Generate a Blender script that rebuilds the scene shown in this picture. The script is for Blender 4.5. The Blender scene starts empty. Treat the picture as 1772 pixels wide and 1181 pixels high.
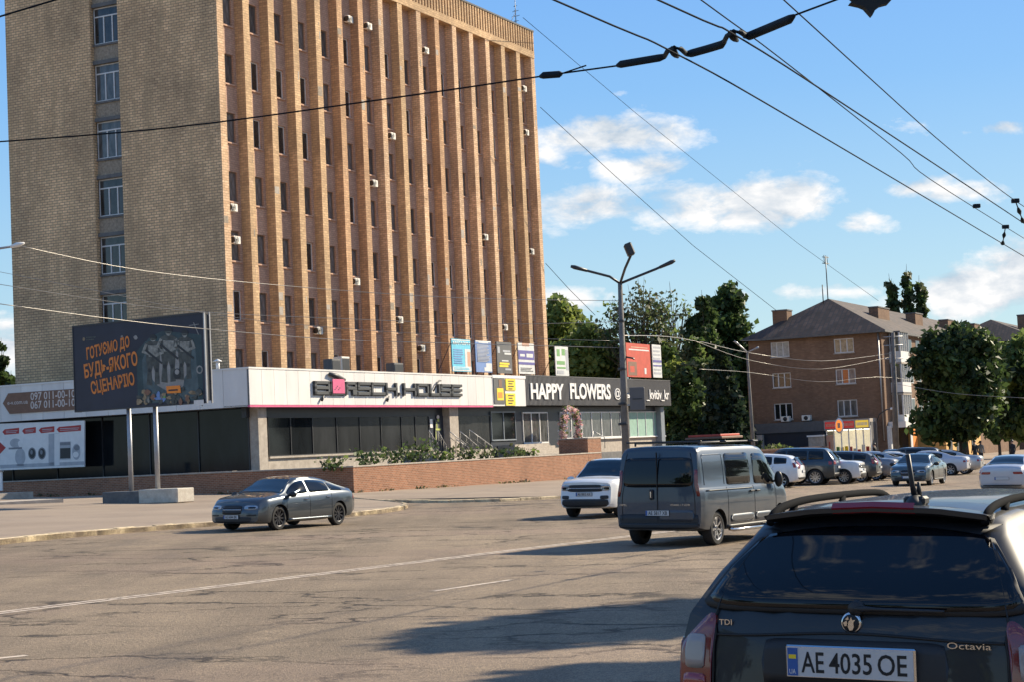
import bpy, math, random
import numpy as np
from mathutils import Vector, Matrix
R_ = math.radians
random.seed(7); RNG = np.random.default_rng(7)

# ---------------------------------------------------------------- camera, sky, sun, exposure
SC = bpy.context.scene
PW, PH = 1772.0, 1181.0
FOC, PITCH, ROLL, CAMH = 3000.0, 0.0621467, -0.0465442, 2.05
cp, sp = math.cos(PITCH), math.sin(PITCH)
_f = Vector((0, cp, sp)); _u0 = Vector((0, -sp, cp)); _r0 = Vector((1, 0, 0))
_r = math.cos(ROLL)*_r0 + math.sin(ROLL)*_u0
_u = -math.sin(ROLL)*_r0 + math.cos(ROLL)*_u0
cam = bpy.data.cameras.new('camera'); camo = bpy.data.objects.new('camera', cam)
SC.collection.objects.link(camo)
cam.sensor_width = 36; cam.sensor_fit = 'HORIZONTAL'; cam.lens = FOC/PW*36
cam.clip_start = 0.1; cam.clip_end = 5000
M = Matrix((_r, _u, -_f)).transposed().to_4x4(); M.translation = (0, 0, CAMH)
camo.matrix_world = M
SC.camera = camo

SUN_AZ, SUN_EL = R_(58), R_(31)
SC.view_settings.view_transform = 'Standard'; SC.view_settings.look = 'None'
SC.view_settings.gamma = 1; SC.view_settings.exposure = 0.80
SC.cycles.max_bounces = 6; SC.cycles.diffuse_bounces = 3; SC.cycles.glossy_bounces = 3
SC.cycles.transparent_max_bounces = 8
sun = bpy.data.lights.new('sun', 'SUN'); sun.energy = 5.0; sun.angle = R_(0.5); sun.color = (1.0, 0.87, 0.66)
suno = bpy.data.objects.new('sun', sun); SC.collection.objects.link(suno)
sdir = Vector((math.sin(SUN_AZ)*math.cos(SUN_EL), math.cos(SUN_AZ)*math.cos(SUN_EL), math.sin(SUN_EL)))
suno.rotation_euler = sdir.to_track_quat('Z', 'Y').to_euler()

SKYK = 7.0
def make_world():
    w = bpy.data.worlds.new('World'); SC.world = w; w.use_nodes = True
    nt = w.node_tree; N = nt.nodes; L = nt.links
    for n in list(N): N.remove(n)
    out = N.new('ShaderNodeOutputWorld'); bg = N.new('ShaderNodeBackground')
    sky = N.new('ShaderNodeTexSky'); sky.sky_type = 'NISHITA'; sky.sun_disc = False
    sky.sun_elevation = SUN_EL; sky.sun_rotation = SUN_AZ
    sky.air_density = 1.3; sky.dust_density = 0.5; sky.ozone_density = 2.5; sky.altitude = 100
    tc = N.new('ShaderNodeTexCoord')
    sep = N.new('ShaderNodeSeparateXYZ'); L.new(tc.outputs['Generated'], sep.inputs[0])
    def mth(op, a, b=None, c=None, clamp=False):
        n = N.new('ShaderNodeMath'); n.operation = op; n.use_clamp = clamp
        for i, v in enumerate((a, b, c)):
            if v is None: continue
            if isinstance(v, (int, float)): n.inputs[i].default_value = v
            else: L.new(v, n.inputs[i])
        return n.outputs[0]
    yy = mth('MAXIMUM', sep.outputs[1], 0.05)
    u = mth('DIVIDE', sep.outputs[0], yy); v = mth('DIVIDE', sep.outputs[2], yy)
    # cloud banks, each a soft ellipse at a bearing and height in the sky
    def uv(px, py):
        d = _f + (px-PW/2)/FOC*_r - (py-PH/2)/FOC*_u
        return d.x/d.y, d.z/d.y
    banks = [(1050,235,150,34,1.0),(1110,290,70,26,.9),(1010,355,130,34,.8),(1230,352,150,40,1.0),(1330,350,110,46,1.1),
             (960,255,60,40,.8),(1590,325,80,20,.85),(1520,305,55,14,.5),(1690,340,80,14,.6),(1490,383,42,24,.95),(1580,215,34,20,.7),(1690,228,34,9,.55),(1735,222,34,14,.9),
             (1700,500,110,42,1.2),(1770,470,60,50,1.2),(1380,508,120,14,.6),(1150,390,260,18,.45),(1660,520,200,25,.6),(1400,505,170,16,.7),(1640,330,120,20,.8),
             (10,600,60,60,.9),(1320,250,26,8,.5),(1000,520,80,26,.8),(1090,160,50,6,.35),(1180,160,40,6,.3)]
    acc = None
    for px, py, sx, sy, k in banks:
        cu, cv = uv(px, py)
        a = mth('MULTIPLY', mth('SUBTRACT', u, cu), FOC/(sx*1.42)); a = mth('MULTIPLY', a, a)
        b = mth('MULTIPLY', mth('SUBTRACT', v, cv), FOC/(sy*1.28)); b = mth('MULTIPLY', b, b)
        e = mth('MULTIPLY', mth('EXPONENT', mth('MULTIPLY', mth('ADD', a, b), -0.8)), k)
        acc = e if acc is None else mth('MAXIMUM', acc, e)
    # elsewhere in the sky: scattered cloud
    mp = N.new('ShaderNodeMapping'); L.new(tc.outputs['Generated'], mp.inputs[0]); mp.inputs['Scale'].default_value = (1, 1, 2.2)
    def noise(scale, det, rough, vec, dist=0.0):
        n = N.new('ShaderNodeTexNoise'); n.inputs['Scale'].default_value = scale; n.inputs['Detail'].default_value = det
        n.inputs['Roughness'].default_value = rough; n.inputs['Distortion'].default_value = dist; L.new(vec, n.inputs['Vector']); return n.outputs['Fac']
    big = noise(3.2, 4, .55, mp.outputs[0])
    away = mth('GREATER_THAN', mth('ABSOLUTE', mth('SUBTRACT', u, 0.0)), 0.42)
    behind = mth('LESS_THAN', sep.outputs[1], 0.2)
    far = mth('MAXIMUM', away, behind)
    bigm = mth('MULTIPLY', mth('MULTIPLY', mth('SUBTRACT', big, .42), 4.2, clamp=True), far)
    mask = mth('MAXIMUM', acc, mth('MULTIPLY', bigm, .9))
    mp2 = N.new('ShaderNodeMapping'); L.new(tc.outputs['Generated'], mp2.inputs[0]); mp2.inputs['Scale'].default_value = (1, 1, 2.0)
    n1 = noise(26, 9, .60, mp2.outputs[0], .25); n2 = noise(110, 4, .6, mp2.outputs[0])
    nn = mth('ADD', mth('MULTIPLY', mth('SUBTRACT', n1, .5), 2.6), mth('MULTIPLY', mth('SUBTRACT', n2, .5), .5))
    d = mth('ADD', mth('SUBTRACT', mask, .52), mth('MULTIPLY', nn, .62))
    dens = mth('MULTIPLY', d, 2.6, clamp=True)
    dens = mth('MULTIPLY', dens, mth('GREATER_THAN', mask, .04))
    # lit tops, greyer undersides
    mp3 = N.new('ShaderNodeMapping'); L.new(tc.outputs['Generated'], mp3.inputs[0]); mp3.inputs['Scale'].default_value = (1, 1, 2.0); mp3.inputs['Location'].default_value = (.010, 0, .026)
    n3 = noise(26, 5, .55, mp3.outputs[0], .25)
    body = mth('ADD', mth('MULTIPLY', mth('SUBTRACT', n1, n3), 2.6), .66, clamp=True)
    cr = N.new('ShaderNodeMix'); cr.data_type = 'RGBA'; L.new(body, cr.inputs[0])
    cr.inputs[6].default_value = (2.7, 3.35, 4.05, 1); cr.inputs[7].default_value = (6.0, 5.95, 5.9, 1)
    # clear air: blue overhead, paler towards the horizon
    gr = N.new('ShaderNodeValToRGB'); el = gr.color_ramp; L.new(mth('MAXIMUM', sep.outputs[2], 0.0), gr.inputs[0])
    stops = [(0.0, (.48, .64, .66)), (.05, (.42, .62, .70)), (.13, (.29, .51, .73)), (.20, (.185, .415, .75)), (.28, (.135, .345, .75)), (.6, (.07, .22, .55)), (1.0, (.05, .16, .42))]
    el.elements[0].position = 0; el.elements[0].color = (*stops[0][1], 1); el.elements[1].position = 1; el.elements[1].color = (*stops[-1][1], 1)
    for p_, c_ in stops[1:-1]: e_ = el.elements.new(p_); e_.color = (*c_, 1)
    sc_ = N.new('ShaderNodeMix'); sc_.data_type = 'RGBA'; sc_.blend_type = 'MULTIPLY'; sc_.inputs[0].default_value = 1
    L.new(gr.outputs[0], sc_.inputs[6]); sc_.inputs[7].default_value = (SKYK, SKYK, SKYK, 1)
    tint = N.new('ShaderNodeMix'); tint.data_type = 'RGBA'; tint.inputs[0].default_value = .88
    L.new(sky.outputs[0], tint.inputs[6]); L.new(sc_.outputs[2], tint.inputs[7])
    mix = N.new('ShaderNodeMix'); mix.data_type = 'RGBA'; L.new(dens, mix.inputs[0])
    L.new(tint.outputs[2], mix.inputs[6]); L.new(cr.outputs[2], mix.inputs[7])
    L.new(mix.outputs[2], bg.inputs[0]); bg.inputs[1].default_value = 0.10
    L.new(bg.outputs[0], out.inputs[0])
make_world()

# ---------------------------------------------------------------- geometry of the place
KX = -0.024
def gz(x, y=0): return KX*max(-70.0, min(70.0, x))
def ray(px, py): return _f + (px-PW/2)/FOC*_r - (py-PH/2)/FOC*_u
O0 = Vector((0, 0, CAMH))
def G(px, py):
    d = ray(px, py); t = CAMH/(KX*d.x - d.z); return O0 + d*t
def DEP(px, py, y):
    d = ray(px, py); return O0 + d*(y/d.y)
def ZP(px, py, z):
    d = ray(px, py); return O0 + d*((z-CAMH)/d.z)
ALPHA = 0.463984
D1 = Vector((math.sin(ALPHA), math.cos(ALPHA), 0)); D2 = Vector((-D1.y, D1.x, 0)); RZ = math.atan2(D1.y, D1.x)
class Frame:
    def __init__(s, o): s.o = Vector((o.x, o.y, 0))
    def front(s, px, py, y=0.0):      # hit of plane local y
        p = s.o + D2*y; d = ray(px, py); t = (p-O0).dot(D2)/d.dot(D2); q = O0+d*t-s.o
        return q.dot(D1), q.z
    def side(s, px, py, x=0.0):
        p = s.o + D1*x; d = ray(px, py); t = (p-O0).dot(D1)/d.dot(D1); q = O0+d*t-s.o
        return q.dot(D2), q.z
    def w(s, x, y, z=0): return s.o + D1*x + D2*y + Vector((0, 0, z))

# ---------------------------------------------------------------- mesh builder
COL = SC.collection
class MB:
    def __init__(s): s.v = []; s.f = []; s.m = []; s.mats = []; s.sm = []
    def _mi(s, mat):
        if mat not in s.mats: s.mats.append(mat)
        return s.mats.index(mat)
    def add(s, vs, fs, mat, smooth=False, M=None):
        b = len(s.v)
        if M is not None: vs = [M @ Vector(v) for v in vs]
        s.v += [tuple(v) for v in vs]
        i = s._mi(mat)
        for f in fs: s.f.append([b+k for k in f]); s.m.append(i); s.sm.append(smooth)
        return s
    def box(s, x0, x1, y0, y1, z0, z1, mat, M=None, bev=0):
        if bev > 0:
            b = min(bev, (x1-x0)/2.01, (y1-y0)/2.01, (z1-z0)/2.01)
            vs = []; 
            for (ix, X, sx) in ((0, x0, 1), (1, x1, -1)):
                for (iy, Y, sy) in ((0, y0, 1), (1, y1, -1)):
                    for (iz, Z, sz) in ((0, z0, 1), (1, z1, -1)):
                        vs += [(X, Y+sy*b, Z+sz*b), (X+sx*b, Y, Z+sz*b), (X+sx*b, Y+sy*b, Z)]
            def c(ix, iy, iz, a): return (ix*4+iy*2+iz)*3+a
            fs = []
            fs.append([c(0,0,0,0), c(0,0,1,0), c(0,1,1,0), c(0,1,0,0)]); fs.append([c(1,0,0,0), c(1,1,0,0), c(1,1,1,0), c(1,0,1,0)])
            fs.append([c(0,0,0,1), c(1,0,0,1), c(1,0,1,1), c(0,0,1,1)]); fs.append([c(0,1,0,1), c(0,1,1,1), c(1,1,1,1), c(1,1,0,1)])
            fs.append([c(0,0,0,2), c(0,1,0,2), c(1,1,0,2), c(1,0,0,2)]); fs.append([c(0,0,1,2), c(1,0,1,2), c(1,1,1,2), c(0,1,1,2)])
            for k in (0, 1):
                for l in (0, 1):
                    fs.append([c(0,k,l,1), c(1,k,l,1), c(1,k,l,2), c(0,k,l,2)])
                    fs.append([c(k,0,l,0), c(k,1,l,0), c(k,1,l,2), c(k,0,l,2)])
                    fs.append([c(k,l,0,0), c(k,l,1,0), c(k,l,1,1), c(k,l,0,1)])
                    for q in (0, 1): fs.append([c(k,l,q,0), c(k,l,q,1), c(k,l,q,2)])
            return s.add(vs, fs, mat, False, M)
        vs = [(x0,y0,z0),(x1,y0,z0),(x1,y1,z0),(x0,y1,z0),(x0,y0,z1),(x1,y0,z1),(x1,y1,z1),(x0,y1,z1)]
        fs = [(0,3,2,1),(4,5,6,7),(0,1,5,4),(1,2,6,5),(2,3,7,6),(3,0,4,7)]
        return s.add(vs, fs, mat, False, M)
    def tube(s, pts, r, mat, n=8, cap=True, smooth=True, M=None):
        pts = [Vector(p) for p in pts]; rs = r if isinstance(r, (list, tuple)) else [r]*len(pts)
        vs = []; fs = []; prev = None
        for i, p in enumerate(pts):
            a = pts[max(i-1, 0)]; b = pts[min(i+1, len(pts)-1)]
            t = (b-a); t = t.normalized() if t.length > 1e-9 else Vector((0, 0, 1))
            if prev is None:
                e = Vector((0, 0, 1)) if abs(t.z) < .9 else Vector((1, 0, 0)); x = t.cross(e).normalized()
            else:
                x = prev - t*prev.dot(t); x = x.normalized() if x.length > 1e-6 else prev
            prev = x; y = t.cross(x)
            for k in range(n):
                an = 2*math.pi*k/n; vs.append(p + (x*math.cos(an)+y*math.sin(an))*rs[i])
        for i in range(len(pts)-1):
            for k in range(n):
                fs.append((i*n+k, i*n+(k+1) % n, (i+1)*n+(k+1) % n, (i+1)*n+k))
        if cap: fs.append(tuple(range(n-1, -1, -1))); fs.append(tuple(range((len(pts)-1)*n, len(pts)*n)))
        return s.add(vs, fs, mat, smooth, M)
    def poly(s, pts, mat, ext=None, M=None):
        n = len(pts); pts = [Vector(p) for p in pts]
        if ext is None: return s.add(pts, [tuple(range(n))], mat, False, M)
        e = Vector(ext); vs = pts + [p+e for p in pts]
        fs = [tuple(range(n-1, -1, -1)), tuple(range(n, 2*n))] + [(i, (i+1) % n, n+(i+1) % n, n+i) for i in range(n)]
        return s.add(vs, fs, mat, False, M)
    def lathe(s, prof, mat, n=24, axis='Y', smooth=True, M=None):
        vs = []; fs = []
        for (r, h) in prof:
            for k in range(n):
                a = 2*math.pi*k/n; c, d = r*math.cos(a), r*math.sin(a)
                vs.append({'Y': (c, h, d), 'Z': (c, d, h), 'X': (h, c, d)}[axis])
        for i in range(len(prof)-1):
            for k in range(n): fs.append((i*n+k, i*n+(k+1) % n, (i+1)*n+(k+1) % n, (i+1)*n+k))
        return s.add(vs, fs, mat, smooth, M)
    def build(s, name, parent=None, loc=None, rotz=0, sharp=None, fixn=False):
        me = bpy.data.meshes.new(name)
        me.from_pydata(s.v, [], s.f)
        for m in s.mats: me.materials.append(m)
        if len(s.f):
            me.polygons.foreach_set('material_index', s.m)
            me.polygons.foreach_set('use_smooth', s.sm)
        me.update()
        if fixn:
            import bmesh
            bm = bmesh.new(); bm.from_mesh(me); bmesh.ops.recalc_face_normals(bm, faces=bm.faces); bm.to_mesh(me); bm.free()
        if sharp is not None: me.set_sharp_from_angle(angle=R_(sharp))
        boxuv(me)
        o = bpy.data.objects.new(name, me); COL.objects.link(o)
        if parent is not None: o.parent = parent
        if loc is not None: o.location = loc
        if rotz: o.rotation_euler.z = rotz
        return o
def boxuv(me):
    uvl = me.uv_layers.new(name='UVMap')
    nv = len(me.vertices); nl = len(me.loops)
    if not nl: return
    co = np.empty(nv*3); me.vertices.foreach_get('co', co); co = co.reshape(-1, 3)
    li = np.empty(nl, dtype=np.int32); me.loops.foreach_get('vertex_index', li)
    npl = len(me.polygons); no = np.empty(npl*3); me.polygons.foreach_get('normal', no); no = no.reshape(-1, 3)
    tot = np.empty(npl, dtype=np.int32); me.polygons.foreach_get('loop_total', tot)
    pn = np.repeat(no, tot, axis=0); p = co[li]
    h = np.hypot(pn[:, 0], pn[:, 1]); hs = np.where(h < 1e-6, 1, h)
    u = p[:, 0]*(-pn[:, 1]/hs) + p[:, 1]*(pn[:, 0]/hs); v = p[:, 2].copy()
    flat = np.abs(pn[:, 2]) > .8
    u = np.where(flat, p[:, 0], u); v = np.where(flat, p[:, 1], v)
    uvl.data.foreach_set('uv', np.stack([u, v], -1).ravel())

def tag(o, label=None, cat=None, group=None, kind=None):
    if label: o['label'] = label
    if cat: o['category'] = cat
    if group: o['group'] = group
    if kind: o['kind'] = kind
    return o
def thing(name, label, cat, loc=(0, 0, 0), rotz=0, group=None):
    o = bpy.data.objects.new(name, None); COL.objects.link(o); o.location = loc; o.rotation_euler = (0, 0, rotz)
    o.empty_display_size = .2
    return tag(o, label, cat, group)
def struct(mb, name, **k):
    o = mb.build(name, **k); o['kind'] = 'structure'; return o
def copy_tree(o, loc=None, rotz=None, label=None, parent=None):
    c = o.copy(); COL.objects.link(c)
    if parent is not None: c.parent = parent
    for ch in [k for k in bpy.data.objects if k.parent == o]: copy_tree(ch, parent=c)
    if loc is not None: c.location = loc
    if rotz is not None: c.rotation_euler.z = rotz
    if label: c['label'] = label
    return c

# ---------------------------------------------------------------- text to mesh
def text_mb(mb, txt, mat, M, size=1.0, sx=1.0, depth=0.0, bold=0.0, width=None, height=None, align='LEFT', space=1.0):
    cu = bpy.data.curves.new('t', 'FONT'); cu.body = txt; cu.size = size; cu.extrude = depth/2; cu.offset = bold
    cu.align_x = align; cu.space_character = space; cu.resolution_u = 3
    ob = bpy.data.objects.new('t', cu); COL.objects.link(ob)
    dg = bpy.context.evaluated_depsgraph_get(); me = bpy.data.meshes.new_from_object(ob.evaluated_get(dg))
    vs = [Vector(v.co) for v in me.vertices]; fs = [tuple(p.vertices) for p in me.polygons]
    COL.objects.unlink(ob); bpy.data.objects.remove(ob); bpy.data.curves.remove(cu); bpy.data.meshes.remove(me)
    if not vs: return mb
    x0 = min(v.x for v in vs); x1 = max(v.x for v in vs); y0 = min(v.y for v in vs); y1 = max(v.y for v in vs)
    kx = (width/(x1-x0)) if width else sx; ky = (height/(y1-y0)) if height else 1.0
    if width: vs = [Vector(((v.x-x0)*kx, (v.y-(y0 if height else 0))*ky, v.z)) for v in vs]
    else: vs = [Vector((v.x*kx, v.y*ky, v.z)) for v in vs]
    return mb.add(vs, fs, mat, False, M)
# text plane matrices: text x -> X, text y -> Z, normal -> -Y
def TM(x, y, z): return Matrix.Translation((x, y, z)) @ Matrix.Rotation(R_(90), 4, 'X')
# on a plane facing -X, reading from +y to -y
def TMside(x, y, z): return Matrix.Translation((x, y, z)) @ Matrix.Rotation(R_(-90), 4, 'Z') @ Matrix.Rotation(R_(90), 4, 'X')
def leaf_obj(name, pts, size, mats, parent=None, aspect=1.0, seed=1, idx=None):
    """many small leaf-clump faces at the given points"""
    rg = np.random.default_rng(seed); n = len(pts); pts = np.asarray(pts)
    a = rg.normal(size=(n, 3)); a /= np.linalg.norm(a, axis=1)[:, None]
    b = rg.normal(size=(n, 3)); b -= (b*a).sum(1)[:, None]*a; b /= np.linalg.norm(b, axis=1)[:, None]
    s = (size*(.55+.9*rg.random(n)))[:, None]
    c = np.cross(a, b)*0.25*s
    v = np.stack([pts-a*s*aspect, pts-b*s*.55+c, pts+a*s*aspect*.9, pts+b*s*.6+c], 1).reshape(-1, 3)
    me = bpy.data.meshes.new(name)
    me.vertices.add(4*n); me.vertices.foreach_set('co', v.ravel())
    me.loops.add(4*n); me.loops.foreach_set('vertex_index', np.arange(4*n, dtype=np.int32))
    me.polygons.add(n); me.polygons.foreach_set('loop_start', np.arange(0, 4*n, 4, dtype=np.int32)); me.polygons.foreach_set('loop_total', np.full(n, 4, dtype=np.int32))
    for m in mats: me.materials.append(m)
    mi_ = rg.integers(0, len(mats), n)
    if idx is not None: mi_ = np.where(rg.random(n) < .22, mi_, np.asarray(idx) % len(mats))
    me.polygons.foreach_set('material_index', mi_.astype(np.int32))
    me.update(); me.validate()
    o = bpy.data.objects.new(name, me); COL.objects.link(o)
    if parent is not None: o.parent = parent
    return o
# ---------------------------------------------------------------- materials
class NT:
    def __init__(s, name):
        s.m = bpy.data.materials.new(name); s.m.use_nodes = True; s.t = s.m.node_tree; s.N = s.t.nodes; s.L = s.t.links
        s.b = s.N['Principled BSDF']
    def n(s, ty, **k):
        x = s.N.new(ty)
        for a, b in k.items():
            if a.startswith('_'): x.inputs[a[1:].replace('_', ' ')].default_value = b
            else: setattr(x, a, b)
        return x
    def uv(s): return s.n('ShaderNodeTexCoord').outputs['UV']
    def obj(s): return s.n('ShaderNodeTexCoord').outputs['Object']
    def noise(s, scale, det=4, rough=.55, vec=None, dist=0, mscale=None):
        vec = vec or s.obj()
        if mscale:
            mp = s.n('ShaderNodeMapping'); s.L.new(vec, mp.inputs[0]); mp.inputs['Scale'].default_value = mscale; vec = mp.outputs[0]
        x = s.n('ShaderNodeTexNoise', _Scale=scale, _Detail=det, _Roughness=rough, _Distortion=dist); s.L.new(vec, x.inputs['Vector']); return x.outputs['Fac']
    def mth(s, op, a, b=None, clamp=False):
        x = s.n('ShaderNodeMath', operation=op, use_clamp=clamp)
        for i, v in enumerate((a, b)):
            if v is None: continue
            if isinstance(v, (int, float)): x.inputs[i].default_value = v
            else: s.L.new(v, x.inputs[i])
        return x.outputs[0]
    def ramp(s, fac, lo, hi):   # linear remap to 0..1
        x = s.n('ShaderNodeMapRange'); x.inputs['From Min'].default_value = lo; x.inputs['From Max'].default_value = hi
        s.L.new(fac, x.inputs['Value']); return x.outputs[0]
    def mix(s, fac, a, b, blend='MIX'):
        x = s.n('ShaderNodeMix', data_type='RGBA', blend_type=blend)
        if isinstance(fac, (int, float)): x.inputs[0].default_value = fac
        else: s.L.new(fac, x.inputs[0])
        for i, v in ((6, a), (7, b)):
            if isinstance(v, tuple): x.inputs[i].default_value = (*v[:3], 1)
            else: s.L.new(v, x.inputs[i])
        return x.outputs[2]
    def col(s, c):
        if isinstance(c, tuple): s.b.inputs['Base Color'].default_value = (*c[:3], 1)
        else: s.L.new(c, s.b.inputs['Base Color'])
    def set(s, **k):
        for a, v in k.items():
            i = s.b.inputs[a.replace('_', ' ')]
            if isinstance(v, (int, float, tuple)): i.default_value = v
            else: s.L.new(v, i)
    def bump(s, h, dist=.01, strength=.5):
        x = s.n('ShaderNodeBump'); x.inputs['Distance'].default_value = dist; x.inputs['Strength'].default_value = strength
        s.L.new(h, x.inputs['Height']); s.L.new(x.outputs[0], s.b.inputs['Normal'])
def lin(r, g, b):
    f = lambda c: (c/255/12.92) if c/255 < .04045 else ((c/255+.055)/1.055)**2.4
    return (f(r), f(g), f(b))
_cache = {}
def plain(name, c, rough=.6, metal=0.0, var=.12, scale=3.0, emit=None, es=0, spec=.5, coat=0.0):
    if name in _cache: return _cache[name]
    t = NT(name)
    f = t.ramp(t.noise(scale, 5, .6), .3, .7)
    dk = tuple(x*(1-var) for x in c); lt = tuple(min(1, x*(1+var)) for x in c)
    t.col(t.mix(f, dk, lt)); t.set(Roughness=rough, Metallic=metal, Coat_Weight=coat)
    t.b.inputs['Specular IOR Level'].default_value = spec
    if emit: t.set(Emission_Color=(*emit, 1), Emission_Strength=es)
    _cache[name] = t.m; return t.m
def brick(name, c1, c2, mortar, bw=.30, bh=.13, ms=.012, stain=.35, tint=None, mort_smooth=.2, sc=1.0, streak=.5):
    t = NT(name)
    b = t.n('ShaderNodeTexBrick'); t.L.new(t.uv(), b.inputs['Vector'])
    b.inputs['Color1'].default_value = (*c1, 1); b.inputs['Color2'].default_value = (*c2, 1); b.inputs['Mortar'].default_value = (*mortar, 1)
    b.inputs['Scale'].default_value = 1; b.inputs['Brick Width'].default_value = bw; b.inputs['Row Height'].default_value = bh
    b.inputs['Mortar Size'].default_value = ms; b.inputs['Mortar Smooth'].default_value = mort_smooth; b.inputs['Bias'].default_value = 0
    n1 = t.ramp(t.noise(.35, 6, .62, t.uv(), mscale=(1, .55, 1)), .32, .68)
    n2 = t.ramp(t.noise(7.0, 4, .7, t.uv(), mscale=(.35, 1, 1)), .25, .75)
    n3 = t.ramp(t.noise(1.3, 5, .7, t.uv(), mscale=(1.6, .12, 1)), .42, .72)
    c = t.mix(stain, b.outputs['Color'], t.mix(n1, (.52, .52, .52), (1.35, 1.3, 1.22)), 'MULTIPLY')
    c = t.mix(.5, c, t.mix(n2, (.62, .62, .62), (1.3, 1.3, 1.3)), 'MULTIPLY')
    c = t.mix(t.mth('MULTIPLY', n3, streak), c, tuple(x*.45 for x in c1))
    t.col(c); t.set(Roughness=.9); t.b.inputs['Specular IOR Level'].default_value = .2
    t.bump(b.outputs['Fac'], .012, -.6)
    return t.m
M_TOWER = brick('tower_brick_material', (.67, .465, .27), (.49, .325, .19), (.33, .23, .155), bw=.36, bh=.15, ms=.014, stain=.55, streak=.45)
M_TOWERB = brick('tower_brick_pale_material', (.75, .53, .35), (.58, .38, .235), (.33, .23, .155), bw=.36, bh=.15, ms=.014, stain=.7, streak=.3)
M_TOWERC = brick('tower_brick_orange_material', (.66, .42, .245), (.48, .29, .17), (.31, .21, .14), bw=.36, bh=.15, ms=.014, stain=.6, streak=.6)
M_TSIDE = brick('end_wall_brick_material', (.88, .61, .36), (.68, .455, .265), (.30, .21, .145), bw=.38, bh=.16, ms=.022, stain=.8, streak=.65)
M_TOWER2 = brick('spandrel_brick_material', (.62, .40, .29), (.52, .32, .23), (.34, .23, .18), bw=.30, bh=.13, ms=.012)
M_RED = brick('retaining_wall_brick_material', (.36, .16, .09), (.24, .105, .062), (.36, .27, .20), bw=.25, bh=.088, ms=.012, stain=.3, streak=.2)
M_RBRICK = brick('apartment_brick_material', (.25, .155, .10), (.19, .115, .075), (.17, .12, .09), bw=.30, bh=.12, ms=.01, streak=.3)
def asphalt():
    t = NT('asphalt_material'); o = t.obj()
    big = t.ramp(t.noise(.09, 5, .6, o, mscale=(1, .5, 1)), .35, .68); mid = t.ramp(t.noise(.9, 6, .65, o, dist=.6), .3, .7)
    fine = t.ramp(t.noise(20, 3, .7, o), .25, .75); gr = t.ramp(t.noise(62, 2, .8, o), .35, .70)
    # rolled lanes run with the road
    mp = t.n('ShaderNodeMapping'); t.L.new(o, mp.inputs[0]); mp.inputs['Rotation'].default_value = (0, 0, R_(29)); mp.inputs['Scale'].default_value = (.8, .035, 1)
    lane = t.ramp(t.noise(1.0, 4, .6, mp.outputs[0]), .3, .7)
    c = t.mix(big, (.180, .150, .114), (.290, .242, .182)); c = t.mix(.55, c, t.mix(mid, (.72, .70, .70), (1.22, 1.2, 1.17)), 'MULTIPLY')
    c = t.mix(.5, c, t.mix(lane, (.64, .64, .66), (1.28, 1.26, 1.22)), 'MULTIPLY')
    c = t.mix(.7, c, t.mix(fine, (.50, .50, .51), (1.55, 1.50, 1.40)), 'MULTIPLY'); c = t.mix(.8, c, t.mix(gr, (.42, .42, .44), (1.75, 1.62, 1.5)), 'MULTIPLY')
    # cracks
    w = t.n('ShaderNodeMapping'); t.L.new(o, w.inputs[0]); w.inputs['Rotation'].default_value = (0, 0, R_(20)); w.inputs['Scale'].default_value = (.26, .5, 1)
    nz = t.n('ShaderNodeTexNoise', _Scale=1.6, _Detail=6, _Roughness=.65); t.L.new(w.outputs[0], nz.inputs['Vector'])
    vm = t.n('ShaderNodeVectorMath', operation='MULTIPLY_ADD'); t.L.new(nz.outputs['Color'], vm.inputs[0]); vm.inputs[1].default_value = (1.3, 1.3, 0); t.L.new(w.outputs[0], vm.inputs[2])
    vo = t.n('ShaderNodeTexVoronoi', feature='DISTANCE_TO_EDGE', _Scale=1.0); t.L.new(vm.outputs[0], vo.inputs['Vector'])
    cm = t.ramp(t.noise(.16, 3, .6, o), .40, .54)
    edge = t.ramp(vo.outputs['Distance'], .034, .008)
    crack = t.mth('MULTIPLY', edge, cm)
    c = t.mix(t.mth('MULTIPLY', crack, .9), c, (.022, .018, .016))
    # tar blotches / oil
    blot = t.mth('MULTIPLY', t.ramp(t.noise(.45, 6, .7, o, mscale=(1, .45, 1)), .56, .66), .42)
    c = t.mix(blot, c, (.100, .084, .070))
    red = t.mth('MULTIPLY', t.ramp(t.noise(.11, 3, .6, o, mscale=(.5, 1, 1)), .5, .62), .22)
    c = t.mix(red, c, (.30, .20, .165))
    t.col(c); t.set(Roughness=.86); t.b.inputs['Specular IOR Level'].default_value = .3
    t.bump(t.mth('SUBTRACT', t.mth('ADD', fine, t.mth('MULTIPLY', gr, .6)), t.mth('MULTIPLY', crack, 2.0)), .012, .7)
    return t.m
M_ROAD = asphalt()
def pave():
    t = NT('pavement_material'); o = t.obj()
    big = t.ramp(t.noise(.16, 5, .6, o), .3, .7); fine = t.ramp(t.noise(30, 4, .75, o), .25, .75)
    c = t.mix(big, (.235, .178, .130), (.33, .258, .190)); c = t.mix(.5, c, t.mix(fine, (.7, .7, .7), (1.25, 1.25, 1.25)), 'MULTIPLY')
    p = t.mth('MULTIPLY', t.ramp(t.noise(.5, 5, .65, o, mscale=(1, .4, 1)), .55, .7), .4); c = t.mix(p, c, (.16, .12, .1))
    t.col(c); t.set(Roughness=.9); t.bump(fine, .01, .5); return t.m
M_PAVE = pave()
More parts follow.
